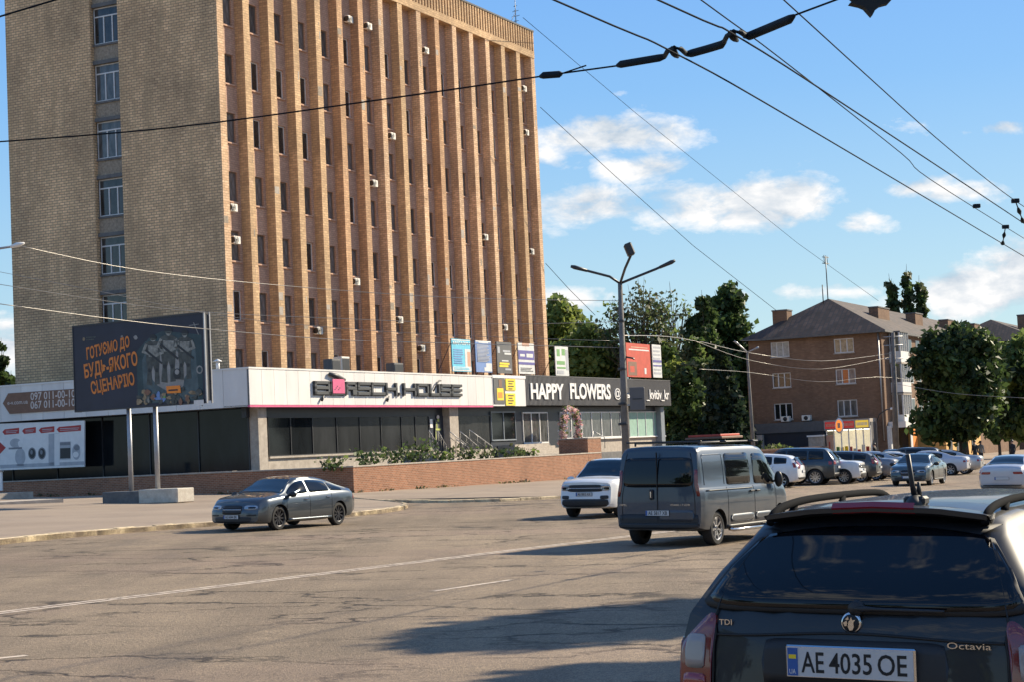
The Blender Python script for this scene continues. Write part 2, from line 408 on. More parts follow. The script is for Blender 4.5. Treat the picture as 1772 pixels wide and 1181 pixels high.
def kerbm():
    t = NT('kerb_material'); o = t.obj()
    f = t.ramp(t.noise(2.2, 6, .7, o), .42, .6); g = t.ramp(t.noise(14, 4, .7, o), .3, .7)
    c = t.mix(f, (.36, .28, .19), (.72, .58, .36)); c = t.mix(.5, c, t.mix(g, (.6, .6, .6), (1.2, 1.2, 1.2)), 'MULTIPLY')
    t.col(c); t.set(Roughness=.85); t.bump(g, .01, .6); return t.m
M_KERB = kerbm()
def paintline():
    t = NT('road_marking_material'); o = t.obj()
    w = t.ramp(t.noise(5, 6, .75, o), .38, .52); g = t.ramp(t.noise(45, 3, .7, o), .3, .7)
    c = t.mix(w, (.22, .18, .15), (.60, .50, .40)); c = t.mix(.5, c, t.mix(g, (.6, .6, .6), (1.2, 1.2, 1.2)), 'MULTIPLY')
    t.col(c); t.set(Roughness=.8); return t.m
M_LINE = paintline()
def concrete(name, a, b, s=3):
    t = NT(name); o = t.obj(); f = t.ramp(t.noise(s, 6, .7, o), .35, .65); g = t.ramp(t.noise(s*9, 4, .7, o), .3, .7)
    c = t.mix(f, a, b); c = t.mix(.4, c, t.mix(g, (.65, .65, .65), (1.2, 1.2, 1.2)), 'MULTIPLY')
    t.col(c); t.set(Roughness=.92); t.bump(g, .01, .5); return t.m
M_CONC = concrete('concrete_material', (.34, .29, .24), (.48, .42, .35))
M_CONCD = concrete('dark_concrete_material', (.11, .11, .11), (.17, .165, .16))
M_PEBBLE = concrete('pebbledash_material', (.22, .175, .13), (.40, .33, .25), 7)
M_POLE = concrete('lamp_pole_concrete_material', (.13, .12, .11), (.22, .20, .18), 2)
def panelm(name, c, dirt=.25):
    t = NT(name); o = t.uv()
    f = t.ramp(t.noise(.8, 5, .6, o, mscale=(1.5, .3, 1)), .35, .7); g = t.ramp(t.noise(.9, 3, .6, o), .3, .7)
    cc = t.mix(t.mth('MULTIPLY', f, dirt), c, tuple(x*.55 for x in c)); cc = t.mix(.25, cc, t.mix(g, (.85, .84, .82), (1.08, 1.08, 1.08)), 'MULTIPLY')
    t.col(cc); t.set(Roughness=.45); return t.m
M_WPANEL = panelm('white_panel_material', (.76, .73, .69)); M_WP2 = panelm('white_panel_warm_material', (.72, .69, .66))
M_GPANEL = panelm('grey_corrugated_material', (.13, .125, .125), .3)
M_PINK = plain('pink_trim_material', (.62, .10, .22), .5)
def glass(name, c, rough=.06, var=.5, sc=.5, sp=.7):
    t = NT(name); f = t.ramp(t.noise(sc, 4, .6, t.uv(), mscale=(1.6, .5, 1)), .3, .7)
    t.col(t.mix(f, tuple(x*(1-var) for x in c), tuple(x*(1+var) for x in c))); t.set(Roughness=rough); t.b.inputs['Specular IOR Level'].default_value = sp
    return t.m
M_GLASS = glass('dark_shop_glass_material', (.012, .014, .016), sp=.22); M_GLASSB = glass('blackout_film_material', (.026, .027, .028), .25, sp=.25)
M_WGLASS = glass('office_window_glass_material', (.035, .034, .034), .08, .8, 1.3); M_WGLASS2 = glass('curtained_window_glass_material', (.16, .15, .145), .15, .5, 3)
M_WGLASS3 = glass('pale_window_glass_material', (.09, .09, .09), .1, .6, 2)
M_FRAMEW = plain('white_window_frame_material', (.62, .61, .60), .45); M_FRAMED = plain('dark_window_frame_material', (.16, .12, .09), .5)
M_FRAMEG = plain('grey_shop_frame_material', (.20, .23, .26), .5); M_NAVY = plain('navy_cladding_material', (.022, .028, .040), .4)
M_DARK = plain('dark_metal_material', (.03, .031, .034), .45); M_BLACK = plain('black_material', (.008, .008, .009), .6)
M_WHITE = plain('white_paint_material', (.78, .76, .73), .5, var=.06); M_ACW = plain('air_conditioner_white_material', (.72, .68, .60), .5, var=.08)
M_STEEL = plain('galvanised_steel_material', (.34, .34, .35), .45, .6); M_WIRE = plain('wire_material', (.010, .014, .020), .9, spec=.1); M_WIREL = plain('light_wire_material', (.33, .31, .28), .4, .5)
M_INSUL = plain('insulator_material', (.010, .018, .026), .7, spec=.2)
M_TAR = plain('roof_felt_material', (.09, .085, .08), .95)
M_SOIL = plain('soil_material', (.10, .08, .055), .95)
def leafm(name, c, c2, sc=.6, tl_=.38):
    t = NT(name); f = t.ramp(t.noise(sc, 3, .6), .3, .7); c0 = t.mix(f, c, c2); t.col(c0); t.set(Roughness=.55)
    t.b.inputs['Specular IOR Level'].default_value = .35
    # leaves pass some light
    tr = t.n('ShaderNodeBsdfTranslucent'); t.L.new(c0, tr.inputs[0]); mx = t.n('ShaderNodeMixShader'); mx.inputs[0].default_value = tl_
    out = t.N['Material Output']; t.L.new(t.b.outputs[0], mx.inputs[1]); t.L.new(tr.outputs[0], mx.inputs[2]); t.L.new(mx.outputs[0], out.inputs[0])
    return t.m
L_DK = leafm('dark_leaf_material', (.026, .046, .016), (.048, .078, .024)); L_MD = leafm('mid_leaf_material', (.070, .115, .034), (.11, .165, .048))
L_LT = leafm('light_leaf_material', (.14, .20, .055), (.21, .27, .08), tl_=.5); L_YL = leafm('yellow_green_leaf_material', (.17, .22, .045), (.25, .29, .075), tl_=.5)
L_SP = leafm('spruce_needle_material', (.014, .028, .016), (.026, .045, .026)); L_PK = leafm('pink_petal_material', (.62, .30, .33), (.80, .55, .54))
L_BL = leafm('blossom_material', (.42, .42, .32), (.55, .52, .42)); L_GY = leafm('olive_leaf_material', (.07, .085, .04), (.12, .13, .06))
M_BARK = plain('bark_material', (.085, .065, .048), .95, var=.35, scale=8)
M_RED2 = plain('red_sign_material', (.42, .035, .030), .5); M_REDL = plain('red_lamp_material', (.26, .010, .012), .15, coat=1.0, spec=.6)
M_REDD = plain('dark_red_lamp_material', (.17, .012, .012), .12, coat=1.0)
M_ORG = plain('orange_print_material', (.80, .25, .03), .6); M_YEL = plain('yellow_print_material', (.85, .62, .03), .6)
M_BROWN = plain('brown_sign_material', (.20, .105, .065), .6)
M_POSTER = plain('navy_poster_material', (.022, .026, .042), .6, var=.3, scale=.5)
M_TYRE = plain('tyre_material', (.016, .016, .017), .8, var=.3, scale=20); M_RIM = plain('alloy_rim_material', (.42, .42, .43), .3, .85); M_RIMD = plain('dark_alloy_rim_material', (.05, .05, .055), .35, .6)
M_PLASTIC = plain('black_plastic_material', (.016, .016, .018), .5); M_PLATE = plain('licence_plate_material', (.55, .55, .55), .45, var=.04)
M_CGLASS = glass('car_glass_material', (.005, .006, .008), .03, .3, sp=.45); M_CGLASS2 = glass('car_windscreen_material', (.016, .024, .032), .04, .5, 1.2)
M_CHROME = plain('chrome_material', (.65, .65, .66), .12, 1.0, var=.03); M_LAMPG = plain('headlamp_glass_material', (.38, .40, .42), .06, .6, coat=1.0)
M_BLUE = plain('blue_plate_band_material', (.02, .10, .35), .4)
def paint(name, c, metal=.45, rough=.34, dirt=0.0, coat=.9):
    t = NT(name); f = t.ramp(t.noise(1.2, 4, .6), .3, .7); c0 = t.mix(f, tuple(x*.93 for x in c), tuple(min(1, x*1.05) for x in c))
    if dirt:
        g = t.n('ShaderNodeTexCoord').outputs['Object']; sp_ = t.n('ShaderNodeSeparateXYZ'); t.L.new(g, sp_.inputs[0])
        low = t.ramp(sp_.outputs[2], 1.05, .35); nz = t.ramp(t.noise(2.5, 5, .65), .2, .7)
        dd = t.mth('MULTIPLY', t.mth('MULTIPLY', low, nz), dirt); c0 = t.mix(dd, c0, (.20, .165, .125))
        t.set(Roughness=t.mth('ADD', t.mth('MULTIPLY', dd, .5), rough), Metallic=metal*.6)
    else: t.set(Roughness=rough, Metallic=metal)
    t.col(c0); t.set(Coat_Weight=coat if not dirt else .6, Coat_Roughness=.04)
    return t.m
P_GREY = paint("grey_metallic_paint", (.065, .078, .092), .6, .3); P_VAN = paint('blue_grey_van_paint', (.022, .042, .070), .35, .36, .45)
P_BLACK = paint('black_car_paint', (.003, .0035, .005), .0, .5, coat=.5); P_WHITE = paint('white_car_paint', (.72, .72, .71), .0, .35)
P_NAVY = paint('dark_blue_paint', (.020, .035, .050), .4, .3); P_SILV = paint('silver_paint', (.42, .43, .44), .6, .35); P_TEAL = paint('slate_blue_paint', (.05, .075, .09), .5, .32)
P_DGREY = paint('dark_grey_paint', (.05, .055, .06), .4, .32); P_MGREY = paint('mid_grey_paint', (.20, .20, .215), .5, .35); P_LILAC = paint('pale_grey_paint', (.50, .51, .55), .2, .35)
# ---------------------------------------------------------------- cars
def pchip(tab):
    xs = [p[0] for p in tab]; ys = [p[1] for p in tab]; n = len(xs)
    d = [(ys[i+1]-ys[i])/(xs[i+1]-xs[i]) for i in range(n-1)]
    m = [0.0]*n; m[0] = d[0] if n > 1 else 0; m[-1] = d[-1] if n > 1 else 0
    for i in range(1, n-1):
        if d[i-1]*d[i] > 0:
            h0, h1 = xs[i]-xs[i-1], xs[i+1]-xs[i]; w1, w2 = 2*h1+h0, h1+2*h0
            m[i] = (w1+w2)/(w1/d[i-1]+w2/d[i])
    def f(x):
        if x <= xs[0]: return ys[0]
        if x >= xs[-1]: return ys[-1]
        i = max(k for k in range(n-1) if xs[k] <= x); h = xs[i+1]-xs[i]; t = (x-xs[i])/h
        return (2*t**3-3*t*t+1)*ys[i]+(t**3-2*t*t+t)*h*m[i]+(-2*t**3+3*t*t)*ys[i+1]+(t**3-t*t)*h*m[i+1]
    return f
def sst(a, b, x):
    t = max(0., min(1., (x-a)/(b-a))); return t*t*(3-2*t)
class Body:
    def __init__(s, L, W, T, B, S, WD, WR, cf=.16, tf=None, cr=.12, tr=None, df=.5, dr=.45, crown=.035, sill=.93, rc=.07, belt=.955, G0=.38):
        s.L, s.W = L, W; s.T, s.B, s.S, s.WD, s.WR = map(pchip, (T, B, S, WD, WR))
        s.cf, s.cr, s.df, s.dr, s.crown, s.sill, s.rc, s.belt, s.G0 = cf, cr, df, dr, crown, sill, rc, belt, G0
        s.tf = pchip(tf or [(0, 0), (2, 0)]); s.tr = pchip(tr or [(0, 0), (2, 0)])
    def sec(s, x):
        w = s.W/2*s.WD(x); zb = s.S(x); B = s.B(x); T = s.T(x); G = max(T-B, .02); g = sst(0, s.G0, G)
        wr = (w*.90)*(1-g) + s.WR(x)*g; rc = min(s.rc, G*.6); wb = w*s.belt; h = B-zb
        cw = s.crown*(1 if G < .2 else .8)
        P = [(0, zb), (w*.80, zb), (w*s.sill, zb+.03), (w*.985, zb+.16*h), (w, zb+.42*h), (w*1.0, zb+.66*h), (w*.992, zb+.86*h), (wb, B),
             (wb-.012, B+min(.02, G*.3)), (None, None), (wr+rc*.35, T-rc), (wr-rc*.15, T-rc*.3), (wr-rc*1.1, T-rc*.02), (wr*.5, T+cw*.72), (0, T+cw)]
        a, b = P[8], P[10]; P[9] = ((a[0]+b[0])/2+.012*g, (a[1]+b[1])/2)
        return P
    def warp(s, x, y, z):
        r = min(1.0, abs(y)/(s.W/2))
        if x > s.L/2-s.df:
            return x - (x-(s.L/2-s.df))/s.df*(s.cf*r**2.6+s.tf(z))
        if x < -s.L/2+s.dr:
            return x + (-x-(s.L/2-s.dr))/s.dr*(s.cr*r**2.8+s.tr(z))
        return x
    def side(s, x, v, sg):     # v 0..1 belt to roof edge
        P = s.sec(x); a, m, b = P[8], P[9], P[10]
        if v < .5: t = v*2; y, z = a[0]+(m[0]-a[0])*t, a[1]+(m[1]-a[1])*t
        else: t = v*2-1; y, z = m[0]+(b[0]-m[0])*t, m[1]+(b[1]-m[1])*t
        return Vector((s.warp(x, y, z), y*sg, z))
    def low(s, x, z, sg):
        P = s.sec(x); 
        for i in range(1, 8):
            if P[i][1] <= z <= P[i+1][1]:
                t = (z-P[i][1])/max(1e-6, P[i+1][1]-P[i][1]); y = P[i][0]+(P[i+1][0]-P[i][0])*t; break
        else: y = P[7][0] if z > P[7][1] else P[1][0]
        return Vector((s.warp(x, y, z), y*sg, z))
    def wat(s, x, z):
        P = s.sec(x); y = P[1][0]
        for i in range(1, 14):
            if P[i][1] <= z <= P[i+1][1]:
                t = (z-P[i][1])/max(1e-6, P[i+1][1]-P[i][1]); y = P[i][0]+(P[i+1][0]-P[i][0])*t
        return y
    def top(s, x, q):          # q -1..1 across the upper surface
        P = s.sec(x)[11:]; ym = P[0][0]; y = abs(q)*ym
        for i in range(3):
            if P[i+1][0] <= y <= P[i][0]:
                t = (y-P[i+1][0])/max(1e-6, P[i][0]-P[i+1][0]); z = P[i+1][1]+(P[i][1]-P[i+1][1])*t; break
        else: z = P[-1][1]
        y *= (1 if q >= 0 else -1)
        return Vector((s.warp(x, y, z), y, z))
    def front(s, q, z): 
        y = q*s.wat(s.L/2, z); return Vector((s.warp(s.L/2, y, z), y, z))
    def rear(s, q, z):
        y = q*s.wat(-s.L/2, z); return Vector((s.warp(-s.L/2, y, z), y, z))
    def mesh(s, mat, nst, wheels, R, mblack):
        mb = MB(); xs = []
        nf = max(5, nst//5)
        a, b = -s.L/2, s.L/2
        for i in range(nf): xs.append(a+s.dr*i/nf)
        for i in range(nst): xs.append(a+s.dr+(b-s.df-a-s.dr)*i/nst)
        for i in range(nf+1): xs.append(b-s.df+s.df*i/nf)
        rings = []
        def ring(x, k=0.0):
            P = s.sec(x); H = [(y, z) for y, z in P]; zc = (H[0][1]+H[-1][1])/2
            if k: H = [(y*(1-k), zc+(z-zc)*(1-k)) for y, z in H]
            full = H + [(-y, z) for y, z in H[-2:0:-1]]
            return [(s.warp(x, y, z), y, z) for y, z in full]
        for k in (.9, .7, .5, .3, .15, .05): rings.append(ring(a, k))
        for x in xs: rings.append(ring(x))
        for k in (.05, .15, .3, .5, .7, .9): rings.append(ring(b, k))
        n = len(rings[0]); vs = [v for r in rings for v in r]; fs = []
        for i in range(len(rings)-1):
            for k in range(n): fs.append((i*n+k, i*n+(k+1) % n, (i+1)*n+(k+1) % n, (i+1)*n+k))
        fs.append(tuple(range(n-1, -1, -1))); fs.append(tuple(range((len(rings)-1)*n, len(rings)*n)))
        mb.add(vs, fs, mat, True)
        o = mb.build('tmp_body', fixn=True)
        cb = MB()
        for xw in wheels:
            for sg in (1, -1):
                M = Matrix.Translation((xw, sg*(s.W/2-.09), R))
                prof = [(0.0001, -.2), (R*1.13, -.2), (R*1.13, .25), (.0001, .25)]
                if sg < 0: prof = [(r, -h) for r, h in prof]
                cb.lathe(prof, mblack, n=32, M=M, smooth=False)
        c = cb.build('tmp_cut', fixn=True)
        import bmesh
        bm = bmesh.new(); bm.from_mesh(c.data); bmesh.ops.remove_doubles(bm, verts=bm.verts, dist=.001); bmesh.ops.recalc_face_normals(bm, faces=bm.faces); bm.to_mesh(c.data); bm.free()
        md = o.modifiers.new('b', 'BOOLEAN'); md.object = c; md.operation = 'DIFFERENCE'; md.solver = 'EXACT'
        try: md.material_mode = 'TRANSFER'
        except Exception: pass
        dg = bpy.context.evaluated_depsgraph_get(); me = bpy.data.meshes.new_from_object(o.evaluated_get(dg))
        me.name = 'body'
        for x in (o, c): COL.objects.unlink(x); bpy.data.objects.remove(x)
        me.set_sharp_from_angle(angle=R_(38))
        for nm in [u.name for u in me.uv_layers]: me.uv_layers.remove(me.uv_layers[nm])
        boxuv(me)
        ob = bpy.data.objects.new('body', me); COL.objects.link(ob); return ob
def patch(mb, fn, mat, u0, u1, v0, v1, nu=10, nv=6, off=.006, p=10, thick=.02, outward=None, smooth=True):
    """a panel lying on the surface fn(u, v); v0/v1 may be functions of u"""
    V0 = v0 if callable(v0) else (lambda u: v0); V1 = v1 if callable(v1) else (lambda u: v1)
    def pt(a, b):
        u = u0+(u1-u0)*a; lo, hi = V0(u), V1(u)
        if p:
            k = (1-abs(2*a-1)**p)**(1/p); c = (lo+hi)/2; hh = (hi-lo)/2*k; return u, c+(2*b-1)*hh
        return u, lo+(hi-lo)*b
    grid = []; back = []
    As = [(1-math.cos(math.pi*i/nu))/2 if p else i/nu for i in range(nu+1)]
    for a in As:
        for j in range(nv+1):
            u, v = pt(a, j/nv); e = 1e-3
            P = fn(u, v); du = fn(u+e, v)-fn(u-e, v); dv = fn(u, v+e)-fn(u, v-e); n = du.cross(dv)
            n = n.normalized() if n.length > 1e-12 else Vector((0, 0, 1))
            if outward is not None and n.dot(outward) < 0: n = -n
            grid.append(P+n*off); back.append(P-n*thick)
    W = nv+1; fs = []; 
    for i in range(nu):
        for j in range(nv): fs.append((i*W+j, (i+1)*W+j, (i+1)*W+j+1, i*W+j+1))
    if (grid[W]-grid[0]).length < 1e-9: pass
    m0 = grid[(nu//2)*W+nv//2]; nn = (grid[(nu//2+1)*W+nv//2]-m0).cross(grid[(nu//2)*W+nv//2+1]-m0)
    if outward is not None and nn.dot(outward) < 0: fs = [tuple(reversed(f)) for f in fs]
    b = len(grid); per = [i*W for i in range(nu+1)] + [nu*W+j for j in range(1, W)] + [i*W+nv for i in range(nu-1, -1, -1)] + [j for j in range(nv-1, 0, -1)]
    sk = [(per[k], per[(k+1) % len(per)], b+per[(k+1) % len(per)], b+per[k]) for k in range(len(per))]
    if outward is not None and nn.dot(outward) < 0: pass
    else: sk = [tuple(reversed(f)) for f in sk]
    mb.add(grid+back, fs, mat, smooth); mi = mb._mi(mat)
    off_ = len(mb.v)-len(grid)-len(back)
    for f in sk: mb.f.append([off_+k for k in f]); mb.m.append(mi); mb.sm.append(False)
    return mb
_wh = {}
def wheel(parent, x, y, R, sg, rimmat, nsp=10, hi=True, wd=.21, key=None):
    k = (round(R, 3), sg, rimmat.name, nsp, hi)
    if k not in _wh:
        n = 40 if hi else 24
        t = MB(); r0 = R*.70
        prof = [(r0*.95, -wd), (r0, -wd), (R*.90, -wd*1.02), (R*.985, -wd*.88), (R, -wd*.7), (R, -wd*.3), (R*.985, -wd*.1), (R*.92, .0), (r0*1.06, .004), (r0, -.012), (r0*.97, -.05), (r0*.9, -wd*.6), (.001, -wd*.6)]
        prof = [(r, h*sg) for r, h in prof]
        t.lathe(prof, M_TYRE, n=n)
        r = MB(); rr = r0*1.0
        r.lathe([(rr, -.012*sg), (rr*.985, -.002*sg), (rr*.93, -.008*sg), (rr*.91, -.05*sg)], rimmat, n=n)
        r.lathe([(.0005, -.012*sg), (rr*.17, -.012*sg), (rr*.2, -.03*sg), (rr*.2, -.06*sg)], rimmat, n=16)
        for i in range(nsp):
            M = Matrix.Rotation(2*math.pi*i/nsp, 4, 'Y'); w0, w1 = rr*.075, rr*.10
            y0, y1 = -.028*sg, -.014*sg; yb = -.06*sg
            vs = [(rr*.15, y0, -w0), (rr*.15, y0, w0), (rr*.93, y1, w1), (rr*.93, y1, -w1), (rr*.15, yb, -w0*1.4), (rr*.15, yb, w0*1.4), (rr*.93, yb, w1*1.3), (rr*.93, yb, -w1*1.3)]
            r.add(vs, [(0,1,2,3), (0,4,5,1), (1,5,6,2), (2,6,7,3), (3,7,4,0)], rimmat, False, M)
        r.lathe([(.0005, -.008*sg), (rr*.10, -.008*sg), (rr*.11, -.014*sg)], M_DARK, n=12)
        to = t.build('wheel', fixn=True, sharp=40); ro = r.build('rim', fixn=True, sharp=35); _wh[k] = (to.data, ro.data)
        for o in (to, ro): COL.objects.unlink(o); bpy.data.objects.remove(o)
    td, rd = _wh[k]
    a = bpy.data.objects.new('wheel', td); COL.objects.link(a); a.parent = parent; a.location = (x, y, R); a.rotation_euler.y = random.random()*3
    b = bpy.data.objects.new('rim', rd); COL.objects.link(b); b.parent = a
    return a
UP = Vector((0, 0, 1))
def car(label, kind, mat, pos, heading, sc=1.0, group=None, hi=False, rim=None, nsp=10, plate=None, name='parked_car', nst=None, gl=None, sides=(1, -1), opts=()):
    """heading: direction the nose points, world xy"""
    h = Vector((heading[0], heading[1], 0)).normalized()
    root = thing(name, label, 'car', (pos[0], pos[1], gz(pos[0])+.005), math.atan2(h.y, h.x), group)
    if kind in ('van',): root['category'] = 'van'
    root.scale = (sc, sc, sc)
    root.rotation_euler = (0, 0, 0)
    # stand on the sloping street
    zx = Vector((1, 0, KX)); n = Vector((-KX, 0, 1)).normalized(); fx = (h - n*h.dot(n)).normalized(); fy = n.cross(fx)
    root.rotation_euler = Matrix((fx, fy, n)).transposed().to_euler()
    D = CARS[kind]; b = Body(**D['body']); L, W = b.L, b.W; R = D['R']; xf, xr = D['wheels']
    nst = nst or (44 if hi else 26)
    bo = b.mesh(mat, nst, (xf, xr), R, M_BLACK); bo.parent = root
    rim = rim or M_RIM; tw = D.get('track', W/2-.05)
    for xw in (xf, xr):
        for sg in (1, -1): wheel(root, xw, sg*tw, R, sg, rim, nsp, hi)
    G_ = gl or M_CGLASS
    # glasshouse
    for wx0, wx1, lo, hi_ in D['side_windows']:
        for sg in sides:
            mb = MB(); patch(mb, lambda u, v: b.side(u, v, sg), G_, wx0, wx1, lo, hi_, 12, 4, .006, 12, .02, Vector((0, sg, .2)))
            mb.build('side_window', root)
    for wx0, wx1, lo, hi_ in D.get('side_panels', ()):
        for sg in sides:
            mb = MB(); patch(mb, lambda u, v: b.side(u, v, sg), mat, wx0, wx1, lo, hi_, 12, 4, -.004, 14, .0, Vector((0, sg, .2))); mb.build('side_panel', root)
            mb = MB(); fr = [b.side(wx0, lo+(hi_-lo)*k/6, sg) for k in range(7)]+[b.side(wx0+(wx1-wx0)*k/8, hi_, sg) for k in range(9)]+[b.side(wx1, hi_-(hi_-lo)*k/6, sg) for k in range(7)]; mb.tube(fr, .009, mat, 5); mb.build('panel_edge', root)
    w0, w1 = D['windscreen']
    mb = MB(); patch(mb, lambda u, v: b.top(v, u), M_CGLASS2 if gl is None else gl, -.93, .93, w0, w1, 14, 10, .006, 16, .02, Vector((.5, 0, 1))); mb.build('windscreen', root)
    if 'rear_glass_top' in D:
        r0, r1 = D['rear_glass_top']; mb = MB(); patch(mb, lambda u, v: b.top(v, u), M_CGLASS, -.9, .9, r1, r0, 14, 8, .006, 12, .02, Vector((-.5, 0, 1))); mb.build('rear_window', root)
    if 'rear_glass' in D:
        q, z0, z1 = D['rear_glass']; mb = MB(); patch(mb, b.rear, M_CGLASS, -q, q, z0, z1, 16, 8, .006, 8, .02, Vector((-1, 0, .1))); mb.build('rear_window', root)
    # lamps
    FV, RV = Vector((1, 0, .1)), Vector((-1, 0, .1))
    for q0, q1, z0, z1 in D['headlights']:
        for sg in (1, -1):
            mb = MB(); patch(mb, lambda u, v: b.front(u*sg, v), M_LAMPG, q0, q1, z0, z1, 10, 5, .008, 4, .02, FV); hl = mb.build('headlight', root)
            qa, qb = q0+(q1-q0)*.30, q0+(q1-q0)*.86
            mb = MB(); patch(mb, lambda u, v: b.front(u*sg, v), M_CGLASS, qa, qb, z0+(z1-z0)*.18 if not callable(z0) else z0, z1-(0 if callable(z1) else (z1-z0)*.40), 8, 4, .012, 4, .0, FV); mb.build('lamp_lens', hl)
    for q0, q1, z0, z1 in D['grille']:
        mb = MB(); patch(mb, lambda u, v: b.front(u, v), M_PLASTIC, q0, q1, z0, z1, 10, 5, .008, 6, .02, FV)
        for k in range(3):
            z = z0+(z1-z0)*(k+1)/4; patch(mb, lambda u, v: b.front(u, v), M_CHROME if k == 1 else M_DARK, q0*.94, q1*.94, z-.008, z+.008, 8, 1, .016, 0, .0, FV)
        mb.build('grille', root)
    for q0, q1, z0, z1 in D.get('intake', ()):
        mb = MB(); patch(mb, lambda u, v: b.front(u, v), M_PLASTIC, q0, q1, z0, z1, 10, 4, .008, 6, .02, FV); mb.build('air_intake', root)
    for q0, q1, z0, z1 in D.get('fog', ()):
        for sg in (1, -1):
            mb = MB(); patch(mb, lambda u, v: b.front(u*sg, v), M_PLASTIC, q0, q1, z0, z1, 8, 4, .010, 5, .02, FV); mb.build('fog_lamp', root)
    for q0, q1, z0, z1 in D['tail_lights']:
        for sg in (1, -1):
            mb = MB(); patch(mb, lambda u, v: b.rear(u*sg, v), M_REDL if kind != 'van' else M_REDD, q0, q1, z0, z1, 10, 5, .008, 6, .02, RV); mb.build('tail_light', root)
    if D.get('side_tail'):
        x0, x1, z0, z1 = D['side_tail']
        for sg in (1, -1):
            mb = MB(); patch(mb, lambda u, v: b.low(u, v, sg), M_REDL, x0, x1, z0, z1, 6, 4, .007, 6, .02, Vector((0, sg, 0))); mb.build('tail_light_side', root)
    # number plates
    pw, phh = .26, .056
    zf, zr = D['plate_z']
    def plate_at(fn, z, out, nm, txt):
        P = fn(0, z); n = Vector((out, 0, .08)).normalized(); mb = MB(); x = P.x+out*.022
        mb.box(min(x, x-out*.02), max(x, x-out*.02), -pw, pw, z-phh, z+phh, M_PLASTIC)
        x2 = x+out*.004; mb.box(min(x2, x), max(x2, x), -pw+.008, pw-.008, z-phh+.006, z+phh-.006, M_PLATE)
        Mt = Matrix.Translation((x2+out*.003, -out*.008-(-pw+.05)*(-1)*0, z)) 
        Mt = (Matrix.Translation((x2+out*.003, out*(-pw+.065), z-.036)) @ Matrix.Rotation(R_(90)*out, 4, 'Z') @ Matrix.Rotation(R_(90), 4, 'X'))
        if txt: text_mb(mb, txt, M_BLACK, Mt, width=.41, height=.074, bold=.012)
        mb.box(min(x2, x2+out*.002), max(x2, x2+out*.002), (-pw+.01) if out > 0 else (pw-.045), (-pw+.045) if out > 0 else (pw-.01), z-phh+.008, z+phh-.008, M_BLUE)
        mb.build(nm, root)
    if plate != 'none':
        plate_at(b.front, zf, 1, 'licence_plate', plate if 'front' in opts else None)
        if 'rear' in opts or not hi: plate_at(b.rear, zr, -1, 'licence_plate', plate if 'rear' in opts else None)
    # mirrors
    mx, mz = D['mirror']
    for sg in (1, -1):
        y = b.wat(mx, b.B(mx)-.02); mb = MB()
        Mm = Matrix.Translation((mx-.02, sg*(y+.12), mz)) @ Matrix.Diagonal((.075, .13 if kind != 'van' else .09, .085 if kind != 'van' else .17, 1))
        prof = [(math.sin(math.pi*i/8)+.001, -math.cos(math.pi*i/8)) for i in range(9)]
        mb.lathe(prof, mat if 'body_mirror' in opts else M_PLASTIC, n=14, M=Mm); mb.tube([(mx, sg*(y-.02), mz-.05), (mx-.02, sg*(y+.06), mz-.03)], .025, M_PLASTIC, 6)
        mb.build('wing_mirror', root, fixn=True)
    # door lines, handles, sill
    for sg in (1, -1):
        mb = MB()
        for dx in D['doors']:
            pts = [b.low(dx, b.S(dx)+.06+(b.B(dx)-b.S(dx)-.06)*i/8, sg) for i in range(9)]
            mb.tube(pts, .006, M_BLACK, 4, smooth=False)
        z = b.S(0)+.08
        pts = [b.low(xr+R*1.2+(xf-xr-2.4*R)*i/10, z, sg) for i in range(11)]; mb.tube(pts, .035 if kind != 'suv' else .06, M_PLASTIC if kind != 'sedan' else mat, 6)
        mb.build('door_trim', root)
        for hx in D['handles']:
            zz = b.B(hx)-.11; P = b.low(hx, zz, sg); mb = MB(); mb.box(P.x-.09, P.x+.09, min(P.y, P.y+sg*.04)-.004, max(P.y, P.y+sg*.04), zz-.016, zz+.016, M_CHROME if 'chrome' in opts else M_PLASTIC, bev=.008); mb.build('door_handle', root)
    # dark lower bumpers
    for fn, V_, nm in ((b.front, FV, 'front_bumper'), (b.rear, RV, 'rear_bumper')):
        z0 = b.S(b.L/2 if fn == b.front else -b.L/2)
        mb = MB(); patch(mb, lambda u, v: fn(u, v), M_PLASTIC, -.96, .96, z0+.01, z0+D.get('bump', .12), 14, 3, .006, 10, .02, V_); mb.build(nm, root)
    return root, b
CARS = {}
